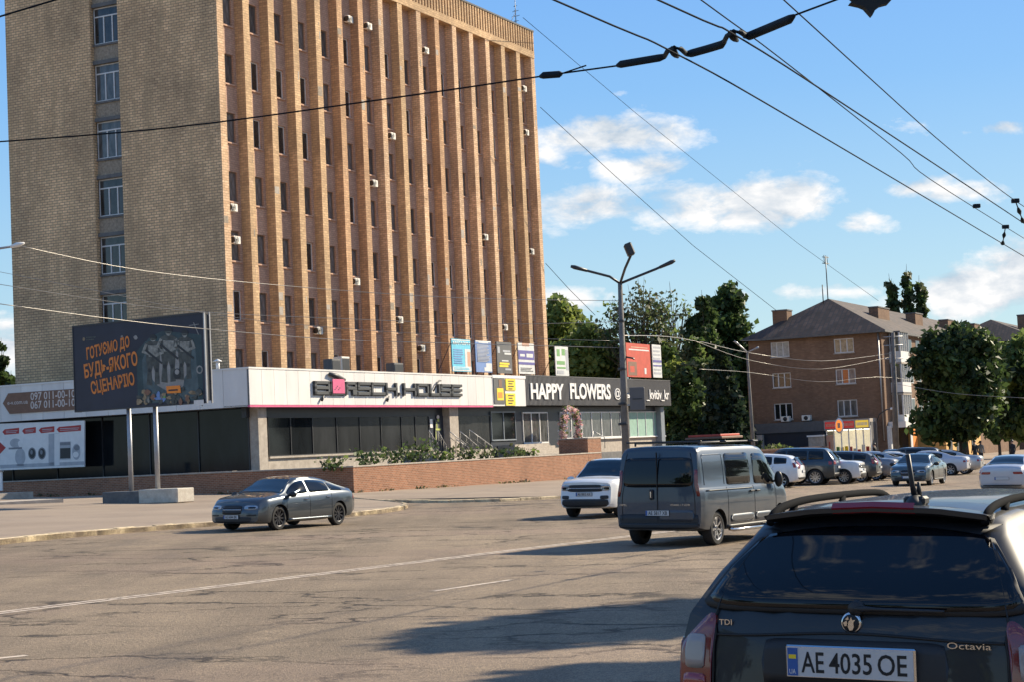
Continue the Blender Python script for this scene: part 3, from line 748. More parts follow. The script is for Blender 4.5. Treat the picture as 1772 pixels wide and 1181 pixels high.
CARS['sedan'] = dict(body=dict(L=4.84, W=1.86,
    T=[(-2.42,.93),(-2.30,1.03),(-1.95,1.09),(-1.6,1.17),(-1.1,1.33),(-.6,1.42),(-.1,1.445),(.35,1.41),(.75,1.24),(1.2,1.02),(1.35,.985),(1.8,.93),(2.2,.86),(2.36,.80),(2.42,.76)],
    B=[(-2.42,.80),(-2.2,.93),(-1.6,.97),(0,.93),(1.2,.90),(1.8,.85),(2.2,.80),(2.36,.75),(2.42,.72)],
    S=[(-2.42,.34),(-2.1,.24),(-1.2,.20),(1.2,.19),(2.1,.20),(2.42,.23)], WD=[(-2.42,.84),(-2.1,.95),(-1,1),(1,1),(1.9,.97),(2.42,.86)], WR=[(-2,.62),(-.8,.60),(.5,.62),(1.2,.74)],
    cf=.22, cr=.12, tf=[(.2,.0),(.5,0),(.75,.10)], tr=[(.2,.06),(.5,0),(.9,0),(1.1,.06)]), R=.335, wheels=(1.42,-1.42),
    side_windows=[(.05,1.02,.08,.93),(-.98,.0,.08,.93),(-1.62,-1.05,.12,.90)], windscreen=(1.22,.42), rear_glass_top=(-.72,-1.72),
    headlights=[(.50,.98,.60,.71)], grille=[(-.42,.42,.47,.71)], intake=[(-.80,.80,.25,.40)], fog=[(.60,.95,.42,.46)], tail_lights=[(.50,.97,.72,.86)], side_tail=(-2.36,-2.2,.74,.86),
    plate_z=(.40,.62), mirror=(.98,.97), doors=(1.12,.03,-1.02), handles=(.22,-.85), bump=.05)
CARS['saloon'] = dict(CARS['sedan']); CARS['saloon']['body'] = dict(CARS['sedan']['body'],
    T=[(-2.42,.98),(-2.30,1.06),(-1.95,1.09),(-1.6,1.12),(-1.1,1.30),(-.6,1.41),(-.1,1.44),(.35,1.41),(.75,1.25),(1.2,1.02),(1.35,.985),(1.8,.93),(2.2,.86),(2.36,.80),(2.42,.76)])
CARS['saloon']['tail_lights'] = [(.54,.99,.77,.86)]
CARS['saloon']['side_windows'] = [(.05,1.02,.08,.93),(-.98,.0,.08,.93)]
CARS['suv'] = dict(body=dict(L=4.45, W=1.82,
    T=[(-2.22,1.22),(-2.12,1.54),(-1.7,1.65),(-.8,1.69),(0,1.70),(.38,1.66),(.72,1.44),(1.05,1.19),(1.2,1.15),(1.8,1.12),(2.1,1.07),(2.22,1.02)],
    B=[(-2.22,1.06),(-1.8,1.10),(0,1.06),(1.05,1.05),(1.8,1.05),(2.1,1.02),(2.22,.98)],
    S=[(-2.22,.38),(-2.0,.30),(0,.26),(2.0,.28),(2.22,.32)], WD=[(-2.22,.88),(-1.9,.96),(-1,1),(1,1),(1.8,.97),(2.22,.88)], WR=[(-2.2,.62),(-1,.66),(.5,.67),(1.1,.78)],
    cf=.16, cr=.10, tf=[(.3,.02),(.5,0),(.85,.06)], tr=[(.3,.05),(.5,0),(1.0,.02),(1.6,.34)], dr=.6), R=.36, wheels=(1.32,-1.29),
    side_windows=[(.05,.98,.08,.93),(-.93,.0,.08,.93),(-1.72,-1.0,.12,.9)], windscreen=(1.08,.38), rear_glass=(.86,1.10,1.52),
    headlights=[(.64,.99,.80,.97)], grille=[(-.72,.72,.77,.975)], intake=[(-.95,.95,.33,.56)], fog=[(.62,.93,.56,.66)], tail_lights=[(.56,.97,.92,1.10)], side_tail=(-2.16,-1.98,.93,1.08),
    plate_z=(.70,.80), mirror=(.95,1.12), doors=(1.05,.03,-.97), handles=(.2,-.8), bump=.16)
CARS['hatch'] = dict(body=dict(L=4.3, W=1.77,
    T=[(-2.15,1.0),(-2.05,1.25),(-1.75,1.38),(-1.1,1.48),(-.2,1.53),(.3,1.49),(.8,1.28),(1.25,1.03),(1.7,.97),(2.0,.88),(2.15,.78)],
    B=[(-2.15,.88),(-1.8,1.02),(0,.95),(1.25,.92),(1.7,.87),(2.0,.82),(2.15,.74)],
    S=[(-2.15,.36),(-2.0,.26),(0,.2),(2.0,.22),(2.15,.26)], WD=[(-2.15,.86),(-1.8,.96),(-1,1),(1,1),(1.7,.96),(2.15,.84)], WR=[(-2.1,.54),(-1,.60),(.5,.62),(1.2,.72)],
    cf=.2, cr=.16, tr=[(.3,.05),(.5,0),(.9,.02),(1.4,.32)], dr=.55), R=.325, wheels=(1.28,-1.3),
    side_windows=[(.05,1.05,.08,.93),(-.9,.0,.08,.93),(-1.55,-.97,.15,.9)], windscreen=(1.2,.34), rear_glass=(.82,1.0,1.36),
    headlights=[(.52,.97,.62,.76)], grille=[(-.4,.4,.5,.6)], intake=[(-.66,.66,.28,.4)], fog=[(.66,.92,.32,.4)], tail_lights=[(.66,.97,.85,1.2)], side_tail=(-2.1,-1.95,.9,1.12),
    plate_z=(.42,.72), mirror=(.95,.98), doors=(1.1,.03,-.95), handles=(.2,-.8), bump=.12)
CARS['van'] = dict(body=dict(L=4.78, W=1.90,
    T=[(-2.39,1.88),(-2.33,1.93),(-2.0,1.945),(0,1.955),(.7,1.94),(1.0,1.88),(1.35,1.60),(1.7,1.27),(1.8,1.20),(2.1,1.10),(2.3,.98),(2.39,.84)],
    B=[(-2.39,1.13),(1.0,1.12),(1.6,1.10),(2.1,1.0),(2.3,.88),(2.39,.74)],
    S=[(-2.39,.34),(-2.1,.30),(0,.27),(2.1,.25),(2.39,.28)], WD=[(-2.39,.955),(-2.2,.985),(-1.8,1),(1.2,1),(1.9,.96),(2.39,.85)], WR=[(-2.39,.78),(.6,.79),(1.2,.76),(1.7,.8)],
    cf=.2, cr=.05, tr=[(.3,.0),(.8,.0),(1.2,.01),(1.95,.10)], dr=.3, crown=.03, rc=.1, sill=.95), R=.335, wheels=(1.52,-1.58), track=.90,
    side_panels=[(-2.12,-1.20,.06,.90)], side_windows=[(-1.10,.10,.03,.92),(.26,1.32,lambda x: .02 if x < .9 else -.1,.90)], windscreen=(1.74,1.02), rear_glass=(.9,1.16,1.74),
    headlights=[(.6,.98,.72,.92)], grille=[(-.5,.5,.62,.72)], intake=[(-.7,.7,.36,.5)], tail_lights=[(.92,.998,.98,1.50)],
    plate_z=(.5,.66), mirror=(1.28,1.22), doors=(1.30,.18,-1.14), handles=(.32,.02), bump=.30)
CARS['wagon'] = dict(body=dict(L=4.57, W=1.74,
    T=[(-2.285,1.45),(-2.22,1.505),(-2.0,1.525),(-1,1.545),(0,1.54),(.45,1.49),(.85,1.26),(1.3,1.02),(1.45,.98),(1.9,.91),(2.15,.80),(2.285,.64)],
    B=[(-2.285,1.13),(-1.6,1.05),(0,.95),(1.3,.90),(1.9,.83),(2.15,.70),(2.285,.55)],
    S=[(-2.285,.33),(-2.0,.22),(0,.2),(2.0,.2),(2.285,.24)], WD=[(-2.285,.86),(-2.05,.93),(-1,1),(1,1),(1.8,.96),(2.285,.82)], WR=[(-2.285,.50),(-1.4,.53),(-1,.54),(.5,.62),(1.2,.72)],
    cf=.2, cr=.13, tr=[(.3,-.02),(.62,-.02),(.80,.01),(.96,.02),(1.13,.05),(1.50,.40)], dr=.75, crown=.04, rc=.055), R=.32, wheels=(1.30,-1.28),
    side_windows=[(.05,1.1,.08,.93),(-.95,.0,.08,.93),(-1.75,-1.02,.10,.9)], windscreen=(1.28,.44), rear_glass=(.95,1.17,1.475),
    headlights=[(.55,.97,.60,.74)], grille=[(-.4,.4,.55,.68)], tail_lights=[], plate_z=(.42,.80), mirror=(1.0,.98), doors=(1.12,.03,-1.0), handles=(.2,-.85), bump=.12)
# ---------------------------------------------------------------- ground, street, kerbs
def sheet(name, x0, x1, y0, y1, nx, ny, z, mat):
    mb = MB(); vs = []; fs = []
    xs = [x0+(x1-x0)*i/nx for i in range(nx+1)]; xs = sorted(set(xs+[-70.0, 70.0])); ys = [y0+(y1-y0)*i/ny for i in range(ny+1)]
    for y in ys:
        for x in xs: vs.append((x, y, gz(x)+z))
    n = len(xs)
    for j in range(len(ys)-1):
        for i in range(n-1): fs.append((j*n+i, j*n+i+1, (j+1)*n+i+1, (j+1)*n+i))
    mb.add(vs, fs, mat); return struct(mb, name)
sheet('ground', -2500, 2500, -400, 4200, 50, 20, -.30, M_PAVE)
sheet('road', -300, 300, -120, 700, 60, 40, 0, M_ROAD)
def slab(name, pts, z0, z1, mat):
    mb = MB(); n = len(pts)
    vs = [(p.x, p.y, gz(p.x)+z1) for p in pts]+[(p.x, p.y, gz(p.x)+z0) for p in pts]
    fs = [tuple(range(n))]+[(i, n+i, n+(i+1) % n, (i+1) % n) for i in range(n)]
    mb.add(vs, fs, mat); return struct(mb, name, fixn=True)
def smooth_path(P, n=6):
    out = []
    for i in range(len(P)-1):
        p0, p1, p2, p3 = P[max(i-1, 0)], P[i], P[i+1], P[min(i+2, len(P)-1)]
        for k in range(n):
            t = k/n; out.append(.5*((2*p1)+(-p0+p2)*t+(2*p0-5*p1+4*p2-p3)*t*t+(-p0+3*p1-3*p2+p3)*t**3))
    out.append(P[-1]); return out
def kerb(name, path, side=1, w=.16, h=.15, mat=None):
    mb = MB(); mat = mat or M_KERB; n = len(path); L = []; Rr = []
    for i, p in enumerate(path):
        t = (path[min(i+1, n-1)]-path[max(i-1, 0)]).normalized(); nn = Vector((-t.y, t.x, 0))*side
        L.append(p); Rr.append(p+nn*w)
    # stones about a metre long with thin joints
    acc = 0
    for i in range(n-1):
        a, b, c, d = L[i], L[i+1], Rr[i+1], Rr[i]; ln = (b-a).length; m = max(1, round(ln/1.0))
        for k in range(m):
            t0, t1 = k/m+.006, (k+1)/m-.006; dz = random.uniform(-.012, .012)
            q = [a.lerp(b, t0), a.lerp(b, t1), d.lerp(c, t1), d.lerp(c, t0)]
            vs = [(p.x, p.y, gz(p.x)-.05) for p in q]+[(p.x, p.y, gz(p.x)+h+dz-(.02 if j < 2 else 0)) for j, p in enumerate(q)]
            mb.add(vs, [(0,3,2,1),(4,5,6,7),(0,1,5,4),(1,2,6,5),(2,3,7,6),(3,0,4,7)], mat)
    return struct(mb, name, fixn=True)
def flat(p): return Vector((p.x, p.y, 0))
K1 = [flat(G(-700, 1030)), flat(G(0, 944)), flat(G(305, 917)), flat(G(560, 899)), flat(G(650, 891)), flat(G(700, 883)), flat(G(700, 877)), flat(G(655, 872)), flat(G(600, 867))]
K1s = smooth_path(K1, 8)
kerb('kerb', K1s, 1)
slab('pavement', [p for p in K1s]+[Vector((-10.5, 79, 0)), Vector((-40, 98, 0)), Vector((-60, 60, 0)), Vector((-45, 5, 0))], -.05, .128, M_PAVE)
WALLO = G(613, 858); FW = Frame(WALLO)
a0 = flat(G(618, 871)); a1 = flat(G(970, 864)); dd = (a1-a0).normalized()
K2 = [a0, a1, a1+D1*40, a1+D1*120]
kerb('kerb', smooth_path(K2, 5), 1, h=.12)
slab('pavement', [a0+D2*.02]+[p for p in K2[1:]]+[K2[-1]+D2*40, a0+D2*22], -.05, .11, M_PAVE)
# parking forecourt on the right: far pavement in front of the flats
RB0 = DEP(1530, 740, 155); FR = Frame(RB0)
q = FR.w(-6, -16); slab('pavement', [flat(FR.w(-30, -14)), flat(FR.w(140, -14)), flat(FR.w(140, 60)), flat(FR.w(-30, 60))], -.05, .12, M_PAVE)

def ribbon(name, pts, w, mat, z=.005):
    mb = MB(); n = len(pts); vs = []
    for i, p in enumerate(pts):
        t = (pts[min(i+1, n-1)]-pts[max(i-1, 0)]).normalized(); nn = Vector((-t.y, t.x, 0))*w/2
        for s in (1, -1): c = p+nn*s; vs.append((c.x, c.y, gz(c.x)+z))
    mb.add(vs, [(2*i, 2*i+1, 2*i+3, 2*i+2) for i in range(n-1)], mat); return struct(mb, name, fixn=True)
c0, c1 = flat(G(0, 1062)), flat(G(1075, 931)); cd = (c1-c0).normalized()
cm = flat(G(300, 1026))
def offset(P, d):
    out = []
    for i, p in enumerate(P):
        t = (P[min(i+1, len(P)-1)]-P[max(i-1, 0)]).normalized(); out.append(p+Vector((-t.y, t.x, 0))*d)
    return out
C = smooth_path([c0-cd*22, c0, cm, c1, c1+cd*18, c1+cd*90], 8)
ribbon('road_marking', offset(C, .10), .11, M_LINE); ribbon('road_marking', offset(C, -.10), .11, M_LINE)
ribbon('road_marking', [flat(G(748, 1025)), flat(G(885, 1005))], .11, M_LINE)
d_ = (flat(G(885, 1005))-flat(G(748, 1025))).normalized(); s0 = flat(G(748, 1025))
ribbon('road_marking', [flat(G(-60, 1147)), flat(G(46, 1136))], .11, M_LINE)

# ---------------------------------------------------------------- brick retaining wall and terrace
WT = FW.front(640, 806)[1]       # top of the wall
wx1 = FW.front(1040, 791)[0]
root = thing('retaining_wall', 'low red brick retaining wall with concrete coping below the shop terrace', 'wall', FW.w(0, 0, 0), RZ)
mb = MB(); mb.box(0, wx1, 0, .38, -1.5, WT-.07, M_RED); mb.box(0, .38, .38, 46, -1.2, WT-.07, M_RED); mb.build('wall_face', root)
mb = MB()
for k in range(9):
    a, b = wx1*k/9, wx1*(k+1)/9; mb.box(a-.03 if k == 0 else a+.008, b-.008, -.03, .41, WT-.07, WT+random.uniform(-.01, .01), M_CONC, bev=.01)
for k in range(14):
    a, b = .41+46*k/14, .41+46*(k+1)/14; mb.box(-.03, .41, a+.008, b-.008, WT-.07, WT+random.uniform(-.01, .01), M_CONC, bev=.01)
mb.build('coping', root)
mb = MB(); mb.box(.38, wx1-.3, .38, 46, -1.0, WT-.12, M_SOIL)
mb.box(.6, wx1+20, 3.4, 46, -1.0, WT-.10, M_CONCD); tr_ = mb.build('terrace', loc=FW.w(0, 0, 0), rotz=RZ); tr_['kind'] = 'structure'
# raised brick block at the end of the wall
bx0 = FW.front(1018, 793)[0]; bz = FW.front(1018, 759)[1]; by = FW.side(968, 797, bx0)[0]; bx1 = FW.front(1041, 793)[0]
root = thing('brick_planter', 'tall brick block at the right end of the retaining wall, dark on its left face', 'planter', FW.w(bx0, 0, 0), RZ)
mb = MB(); mb.box(0, bx1-bx0, -.01, by, WT-2.6, bz-.06, M_RED); mb.build('wall_face', root)
mb = MB(); mb.box(-.03, bx1-bx0+.03, -.04, by+.03, bz-.06, bz+.02, M_CONC, bev=.01); mb.build('coping', root)

# ---------------------------------------------------------------- office tower
TO = DEP(397, 640, 98); FT = Frame(TO)
TL = FT.front(950, 636)[0]
TD = FT.side(26, 633, 0)[0]
print('tower L', TL, 'D', TD)
NB = 16; PWD = .62; BAY = (TL-PWD)/NB; PD = .62; RY = PD
ztop = FT.front(924, 53)[1]; zfr = FT.front(921, 100)[1]
zs = [FT.front(405, y, PD)[1] for y in (604.7, 504, 404.6, 303.7, 201.5, 96.4)]
FH = (zs[-1]-zs[0])/5; WH = 1.75; z0w = zs[0]
print('ztop', ztop, 'zfr', zfr, 'floor', FH, 'wtop', zs)
tower = thing('office_tower', 'ten storey brick office tower with tall vertical piers rising behind the shops', 'office building', FT.w(0, 0, 0), RZ)
SYa = FT.side(213, 340, 0)[0]; SYb = FT.side(164.7, 340, 0)[0]   # window strip on the end wall
mb = MB()
mb.box(0, .3, .05, SYa, -1, ztop-.15, M_TSIDE); mb.box(0, .3, SYb, TD, -1, ztop-.15, M_TSIDE)
mb.box(.4, TL-.3, TD-.4, TD, -1, ztop-.15, M_TSIDE); mb.box(TL-.3, TL, PD, TD, -1, ztop-.15, M_TSIDE)
mb.build('end_wall', tower)
mb = MB(); mb.box(.3, TL-.3, .5, TD-.4, ztop-.45, ztop-.3, M_TAR)
mb.box(-.06, TL+.06, -.06, TD+.06, ztop-.15, ztop-.02, M_CONCD); mb.build('roof', tower)
# main facade: recessed wall with openings
nfl = 9; kx0 = -2
WW = 1.30
mb = MB()
zbot = -1; floors = [z0w+k*FH for k in range(kx0, 8) if z0w+k*FH < zfr-.1]
for i in range(NB):
    xa = PWD+i*BAY; xb = (i+1)*BAY; wx = xa+1.05
    mb.box(xa-.05, wx-WW/2, RY, RY+.3, zbot, zfr, M_TOWER2); mb.box(wx+WW/2, xb+.05, RY, RY+.3, zbot, zfr, M_TOWER2)
    zp = zbot
    for zt in floors: mb.box(wx-WW/2, wx+WW/2, RY, RY+.3, zp, zt-WH, M_TOWER2); zp = zt
    mb.box(wx-WW/2, wx+WW/2, RY, RY+.3, zp, zfr, M_TOWER2)
mb.build('recessed_wall', tower)
for i in range(NB+1):
    mb = MB(); x = i*BAY
    zc = zfr
    rg = random.Random(i)
    mb.box(x+(.003 if i == 0 else 0), x+PWD, 0, (PD+.02) if i else .30, -1, zfr, rg.choice([M_TOWER, M_TOWERB, M_TOWERC]))
    r2 = random.Random(100+i)
    for q in range(5):   # chipped and repointed edges
        zc = r2.uniform(7, zfr-1); hh = r2.uniform(.15, .7); mb.box(x+r2.choice([.02, PWD-.2]), x+r2.choice([.18, PWD-.02]) if False else x+PWD*r2.uniform(.4, .9), -.006, .0, zc, zc+hh, r2.choice([M_PEBBLE, M_TOWERB, M_CONC]))
    mb.build('pier', tower)
mb = MB(); mb.box(.003, TL, -.03, PD+.3, zfr, zfr+.55, M_TOWER)
mb.box(.003, TL, .06, PD+.3, zfr+.55, ztop-.15, M_TOWER)
n = int(TL/.42)
for k in range(n+1):
    x = k*(TL-.2)/n; mb.box(x, x+.2, -.02, .06, zfr+.56, ztop-.16, M_TOWER)
mb.build('parapet', tower)
# windows: one frame, pane shared
def win_meshes(w, h, variant):
    f = MB(); fr = M_FRAMED if variant else M_FRAMEW; t = .07
    f.box(-w/2, w/2, .10, .17, 0, t, fr); f.box(-w/2, w/2, .10, .17, h-t, h, fr); f.box(-w/2, -w/2+t, .10, .17, t, h-t, fr); f.box(w/2-t, w/2, .10, .17, t, h-t, fr)
    f.box(-.03, .03, .105, .165, t, h-t, fr)
    f.box(-w/2-.08, w/2+.08, -.10, .10, -.09, 0, M_TOWER2)
    p = MB(); p.box(-w/2+.02, w/2-.02, .14, .15, .02, h-.02, (M_WGLASS, M_WGLASS2, M_WGLASS3)[variant % 3]); return f, p
protos = {}
for v in range(3):
    f, p = win_meshes(WW, WH, v); fo = f.build('window'); po = p.build('pane'); protos[v] = (fo.data, po.data)
    for o in (fo, po): COL.objects.unlink(o); bpy.data.objects.remove(o)
cnt = 0; rest = []
rg = random.Random(3)
for i in range(NB):
    xa = PWD+i*BAY; xb = (i+1)*BAY; wx = xa+1.05
    for k, zt in enumerate(floors):
        v = rg.choice([0, 0, 1, 1, 1, 2])
        if 2 <= k and i < 12 and cnt < 94 and (i < 7 or k < 9):
            o = bpy.data.objects.new('window', protos[v][0]); COL.objects.link(o); o.parent = tower; o.location = (wx, RY, zt-WH)
            q = bpy.data.objects.new('pane', protos[v][1]); COL.objects.link(q); q.parent = o; cnt += 1
        else: rest.append((wx, zt-WH, v))
mb = MB()
for wx, z, v in rest:
    f, p = win_meshes(WW, WH, v)
    for s in (f, p):
        for face, m in zip(s.f, s.m): pass
        M = Matrix.Translation((wx, RY, z)); base = len(mb.v); mb.v += [tuple(M @ Vector(q)) for q in s.v]
        for face, m in zip(s.f, s.m): mb.f.append([base+k for k in face]); mb.m.append(mb._mi(s.mats[m])); mb.sm.append(False)
o = mb.build('windows', tower); o['kind'] = 'stuff'
# end-wall window strip
sw = SYb-SYa
strip_tops = [FT.side(190, y, .35)[1] for y in (10, 111.5, 212, 311, 410, 510)]
strip_bots = [FT.side(190, y, .35)[1] for y in (79, 178, 275, 375, 471, 568)]
hS = sum(a-b for a, b in zip(strip_tops, strip_bots))/6; stepS = (strip_tops[0]-strip_tops[5])/5
mb = MB(); zp = -1
tops = [strip_tops[5]+k*stepS for k in range(-2, 8)]
for zt in tops:
    if zt > ztop-.5: break
    mb = MB(); mb.box(.30, .5, SYa, SYb, zp, zt-hS, M_PEBBLE); mb.box(.22, .30, SYa, SYb, zt-hS-.14, zt-hS-.02, M_CONCD)
    if zp > 0: mb.box(.16, .30, SYa, SYb, zp+.02, zp+.24, M_CONCD)
    mb.build('spandrel_panel', tower); zp = zt
mb = MB(); mb.box(.30, .5, SYa, SYb, zp, ztop-.2, M_PEBBLE); mb.build('spandrel_panel', tower)
for zt in tops:
    if zt > ztop-.5: break
    f = MB(); W_ = sw-.02; t = .06; x0, x1 = .36, .44
    y0, y1 = SYa+.01, SYb-.01
    f.box(x0, x1, y0, y1, 0, t, M_FRAMEW); f.box(x0, x1, y0, y1, hS-t, hS, M_FRAMEW); f.box(x0, x1, y0, y0+t, t, hS-t, M_FRAMEW); f.box(x0, x1, y1-t, y1, t, hS-t, M_FRAMEW)
    f.box(x0, x1, y0+t, y1-t, hS*.74, hS*.74+.08, M_FRAMEW)
    for q in (.36, .67): y = y1-(y1-y0)*q; f.box(x0-.003, x1, y-.04, y+.04, t, hS*.74, M_FRAMEW)
    o = f.build('window', tower, loc=(0, 0, zt-hS)); p = MB(); p.box(.40, .41, y0+.01, y1-.01, .01, hS-.01, random.choice([M_WGLASS, M_WGLASS2, M_WGLASS3])); p.build('pane', o)
# downpipe stain / patches stay in the brick; small wall lamp bracket on the end wall
# ---------------------------------------------------------------- air conditioners
ac = None
acs = [(404,359,'on the leftmost bay, above its lower neighbour'),(409,415,'hung in front of a leftmost-bay window'),(605,33,'at the left of the topmost pair'),
       (638,45,'at the right of the topmost pair'),(737,87,'just below the parapet, right of the topmost pair'),(679,235,'at tower mid-height, higher of two neighbours'),(648,317,'at tower mid-height, lower of two neighbours'),
       (554,572,'low on the left half of the facade'),(617,487,'alone in the lower middle of the facade'),(731,604,'lowest one, just above the shop roof'),
       (907,153,'in the last bay, topmost there'),(911,229,'in the last bay, second from the top'),(840,410,'at mid-height, four bays from the right end'),(920,435,'in the last bay, lowest there'),(692,553,'low right of centre, half behind a pier'),(874,566,'low, just above the blue roof adverts')]
labs = [a[2] for a in acs]; acw, ach, acd = .66, .46, .26
for j, (px, py, lab) in enumerate(acs):
    x, z = FT.front(px, py, PD-.3)
    k = int((x-PWD)/BAY); xa = PWD+k*BAY; xb = (k+1)*BAY; x = min(max(x, xa+.42), xb-.42)
    if j in (7, 9): x0y = -.35
    t = thing('air_conditioner', 'white air conditioner box '+lab, 'air conditioner', FT.w(x, PD-.25, z-ach/2), RZ, 'air conditioners on the tower facade')
    if ac is None:
        mb = MB(); mb.box(-acw/2, acw/2, -acd/2, acd/2, 0, ach, M_ACW, bev=.025); mb.tube([(-.3, acd/2, .05), (-.3, acd/2+.22, .05)], .02, M_ACW, 5); mb.tube([(.3, acd/2, .05), (.3, acd/2+.22, .05)], .02, M_ACW, 5); c = mb.build('casing', t)
        mb = MB(); Mx = Matrix.Translation((-.1, -acd/2-.004, ach/2)); mb.lathe([(.0005, -.01), (.22, -.01), (.235, 0)], M_PLASTIC, n=18, M=Mx)
        for r in (.08, .14, .2): mb.lathe([(r, -.014), (r+.012, -.02), (r+.02, -.014)], M_ACW, n=18, M=Mx)
        g = mb.build('fan_grille', t); ms = MB(); Mx = Matrix.Translation((-acw/2-.003, 0, ach/2)); ms.lathe([(.0005, -.006), (.17, -.006), (.19, .004)], M_PLASTIC, n=16, axis='X', M=Mx); s_ = ms.build('side_vent', t)
        ac = (c.data, g.data, s_.data)
    else:
        for nm, d in zip(('casing', 'fan_grille', 'side_vent'), ac): o = bpy.data.objects.new(nm, d); COL.objects.link(o); o.parent = t
# roof aerial
x, z = FT.front(903, 42)
t = thing('roof_aerial', 'thin lattice aerial standing on the corner of the tower roof', 'aerial', FT.w(x, .5, ztop-.3), RZ)
mb = MB(); mb.tube([(0, 0, 0), (0, 0, 2.9)], [.04, .02], M_DARK, 6); mb.build('mast', t)
mb = MB()
for z_, w in ((.7, .5), (1.1, .7), (1.5, .55), (1.9, .3)):
    mb.tube([(-w/2, 0, z_), (w/2, 0, z_+.1)], .02, M_DARK, 5); mb.tube([(0, -w/2, z_+.05), (0, w/2, z_)], .02, M_DARK, 5)
mb.tube([(0, 0, 1.5), (-1.3, 0, 0.0)], .018, M_DARK, 5); mb.build('rods', t)
# ---------------------------------------------------------------- shop building (podium)
PO = DEP(430, 637, 88); FP = Frame(PO)
bt = FP.front(430, 637)[1]; bb = FP.front(430, 705)[1]
X1 = FP.front(852, 680)[0]; X2 = FP.front(909, 680)[0]; X3 = FP.front(1160, 680)[0]
TZ = WT-.10
print('podium', bt, bb, X1, X2, X3, 'terrace', TZ)
PLOC = FP.w(0, 0, 0)
shop = thing('shop_building', 'single storey shop building with white fascia and dark glazing before the tower', 'shop building', PLOC, RZ)
mb = MB()
mb.box(1.6, X3-.3, 1.3, 40, TZ-1, bt-.12, M_NAVY); mb.build('core_wall', shop)
mb = MB(); mb.box(.12, X3-.05, .12, 42, bt-.2, bt-.06, M_TAR); mb.build('roof', shop)
# fascia panels, long side
mb = MB(); pn = 1.15; n = int(X1/pn)
for k in range(n+1):
    a, b = X1*k/(n+1), X1*(k+1)/(n+1); mb.box(a+.012, b-.012, 0, .12, bb+.10, bt-.06, M_WPANEL if k % 3 else M_WP2)
mb.box(0, X1, .03, .10, bb+.06, bt-.08, M_CONCD)
n = 26
for k in range(n):
    a, b = .12+k*1.5, .12+(k+1)*1.5; mb.box(0, .12, a+.01, b-.01, bb+.02, bt-.06, M_WPANEL if k % 2 else M_WP2)
mb.box(.03, .1, .12, 39, bb+.02, bt-.08, M_CONCD)
mb.box(-.03, X1+.02, -.03, .14, bt-.06, bt+.03, M_WPANEL); mb.box(-.03, .14, .14, 39, bt-.06, bt+.03, M_WPANEL)
mb.box(0, X1, .14, 1.6, bb+.04, bb+.10, M_CONCD); mb.box(.14, 1.6, 1.6, 39, bb+.0, bb+.06, M_CONCD)
mb.build('fascia', shop)
mb = MB(); mb.box(-.02, X1, -.02, .12, bb-.02, bb+.085, M_PINK); mb.build('fascia_trim', shop)
# short white bay, then grey corrugated fascia of the flower shop
mb = MB(); mb.box(X1+.02, X2, -.01, .12, FP.front(880, 704)[1], bt+.02, M_WPANEL); mb.box(X1+.02, X2+.05, -.05, .0, FP.front(880, 656)[1], FP.front(880, 651)[1], M_WHITE); mb.build('fascia', shop)
gt, gb = FP.front(1030, 656)[1], FP.front(1030, 703)[1]
mb = MB(); mb.box(X2, X3, .02, .14, gb, gt, M_GPANEL); k = X2
while k < X3-.1: mb.box(k, k+.10, -.012, .02, gb+.01, gt-.01, M_GPANEL); k += .2
mb.box(X2, X3+.03, -.03, .16, gt, gt+.06, M_GPANEL); mb.box(X3, X3+.04, 0, 14, gb, gt, M_GPANEL)
mb.build('corrugated_fascia', shop)
# ground floor: glazing set back under the fascia
YG = .9
def px_x(px, y=YG): return FP.front(px, 750, y)[0]
def glaz(name, p0, p1, z0, z1, mat, frame=M_FRAMEG, nm=1, fw=.05, y=YG, parent=None):
    a, b = px_x(p0, y), px_x(p1, y); f = MB()
    f.box(a, b, y-.06, y+.04, z0, z0+fw, frame); f.box(a, b, y-.06, y+.04, z1-fw, z1, frame)
    for k in range(nm+1):
        x = a+(b-a)*k/nm; f.box(max(a, x-fw/2), min(b, x+fw/2), y-.055, y+.035, z0+fw, z1-fw, frame)
    o = f.build(name, parent or shop); p = MB(); p.box(a+.01, b-.01, y-.01, y+.01, z0+.01, z1-.01, mat); p.build('pane', o); return o
zh = FP.front(600, 722, YG)[1]; zl = FP.front(560, 790, YG)[1]; zd = TZ
mb = MB(); mb.box(px_x(462), px_x(742), YG-.02, YG+.3, TZ-.6, zl, M_CONC); mb.box(px_x(462), px_x(745), YG-.15, YG+.1, zl-.02, zl+.08, M_CONC)
mb.build('plinth', shop)
mb = MB(); mb.box(1.0, X3-.1, YG+.05, YG+.35, zh, bb+.05, M_NAVY)
for a, b in ((742, 778), (948, 969), (893, 905)): mb.box(px_x(a), px_x(b), YG+.02, YG+.36, TZ-.4, zh, M_NAVY)
mb.box(px_x(848), px_x(905), YG-.03, YG+.02, TZ-.3, FP.front(870, 766, YG)[1], M_NAVY)
mb.build('cladding', shop)
for a, b in ((446, 461), (778, 793), (1144, 1150)):
    mb = MB(); mb.box(px_x(a, .5), px_x(b, .5), .45, 1.0, TZ-.6, bb+.04, M_CONC if a < 1100 else M_FRAMEG); mb.build('column', shop)
for a, b in ((463, 540), (540, 622), (622, 694), (694, 742)): glaz('shop_window', a, b, zl+.08, zh, M_GLASSB if a != 463 else M_GLASS, M_DARK, 2)
glaz('shop_window', 794, 848, TZ-.2, zh, M_GLASSB, M_DARK, 1)
zw = FP.front(870, 764, YG)[1]
glaz('shop_window', 850, 892, zw, zh+.25, M_GLASS, M_FRAMEG, 2, .09)
zdb = FP.front(925, 769, YG)[1]
glaz('shop_door', 905, 948, zdb, zh+.2, M_WGLASS3, M_WHITE, 3, .10)
zb_ = FP.front(1040, 759, YG)[1]
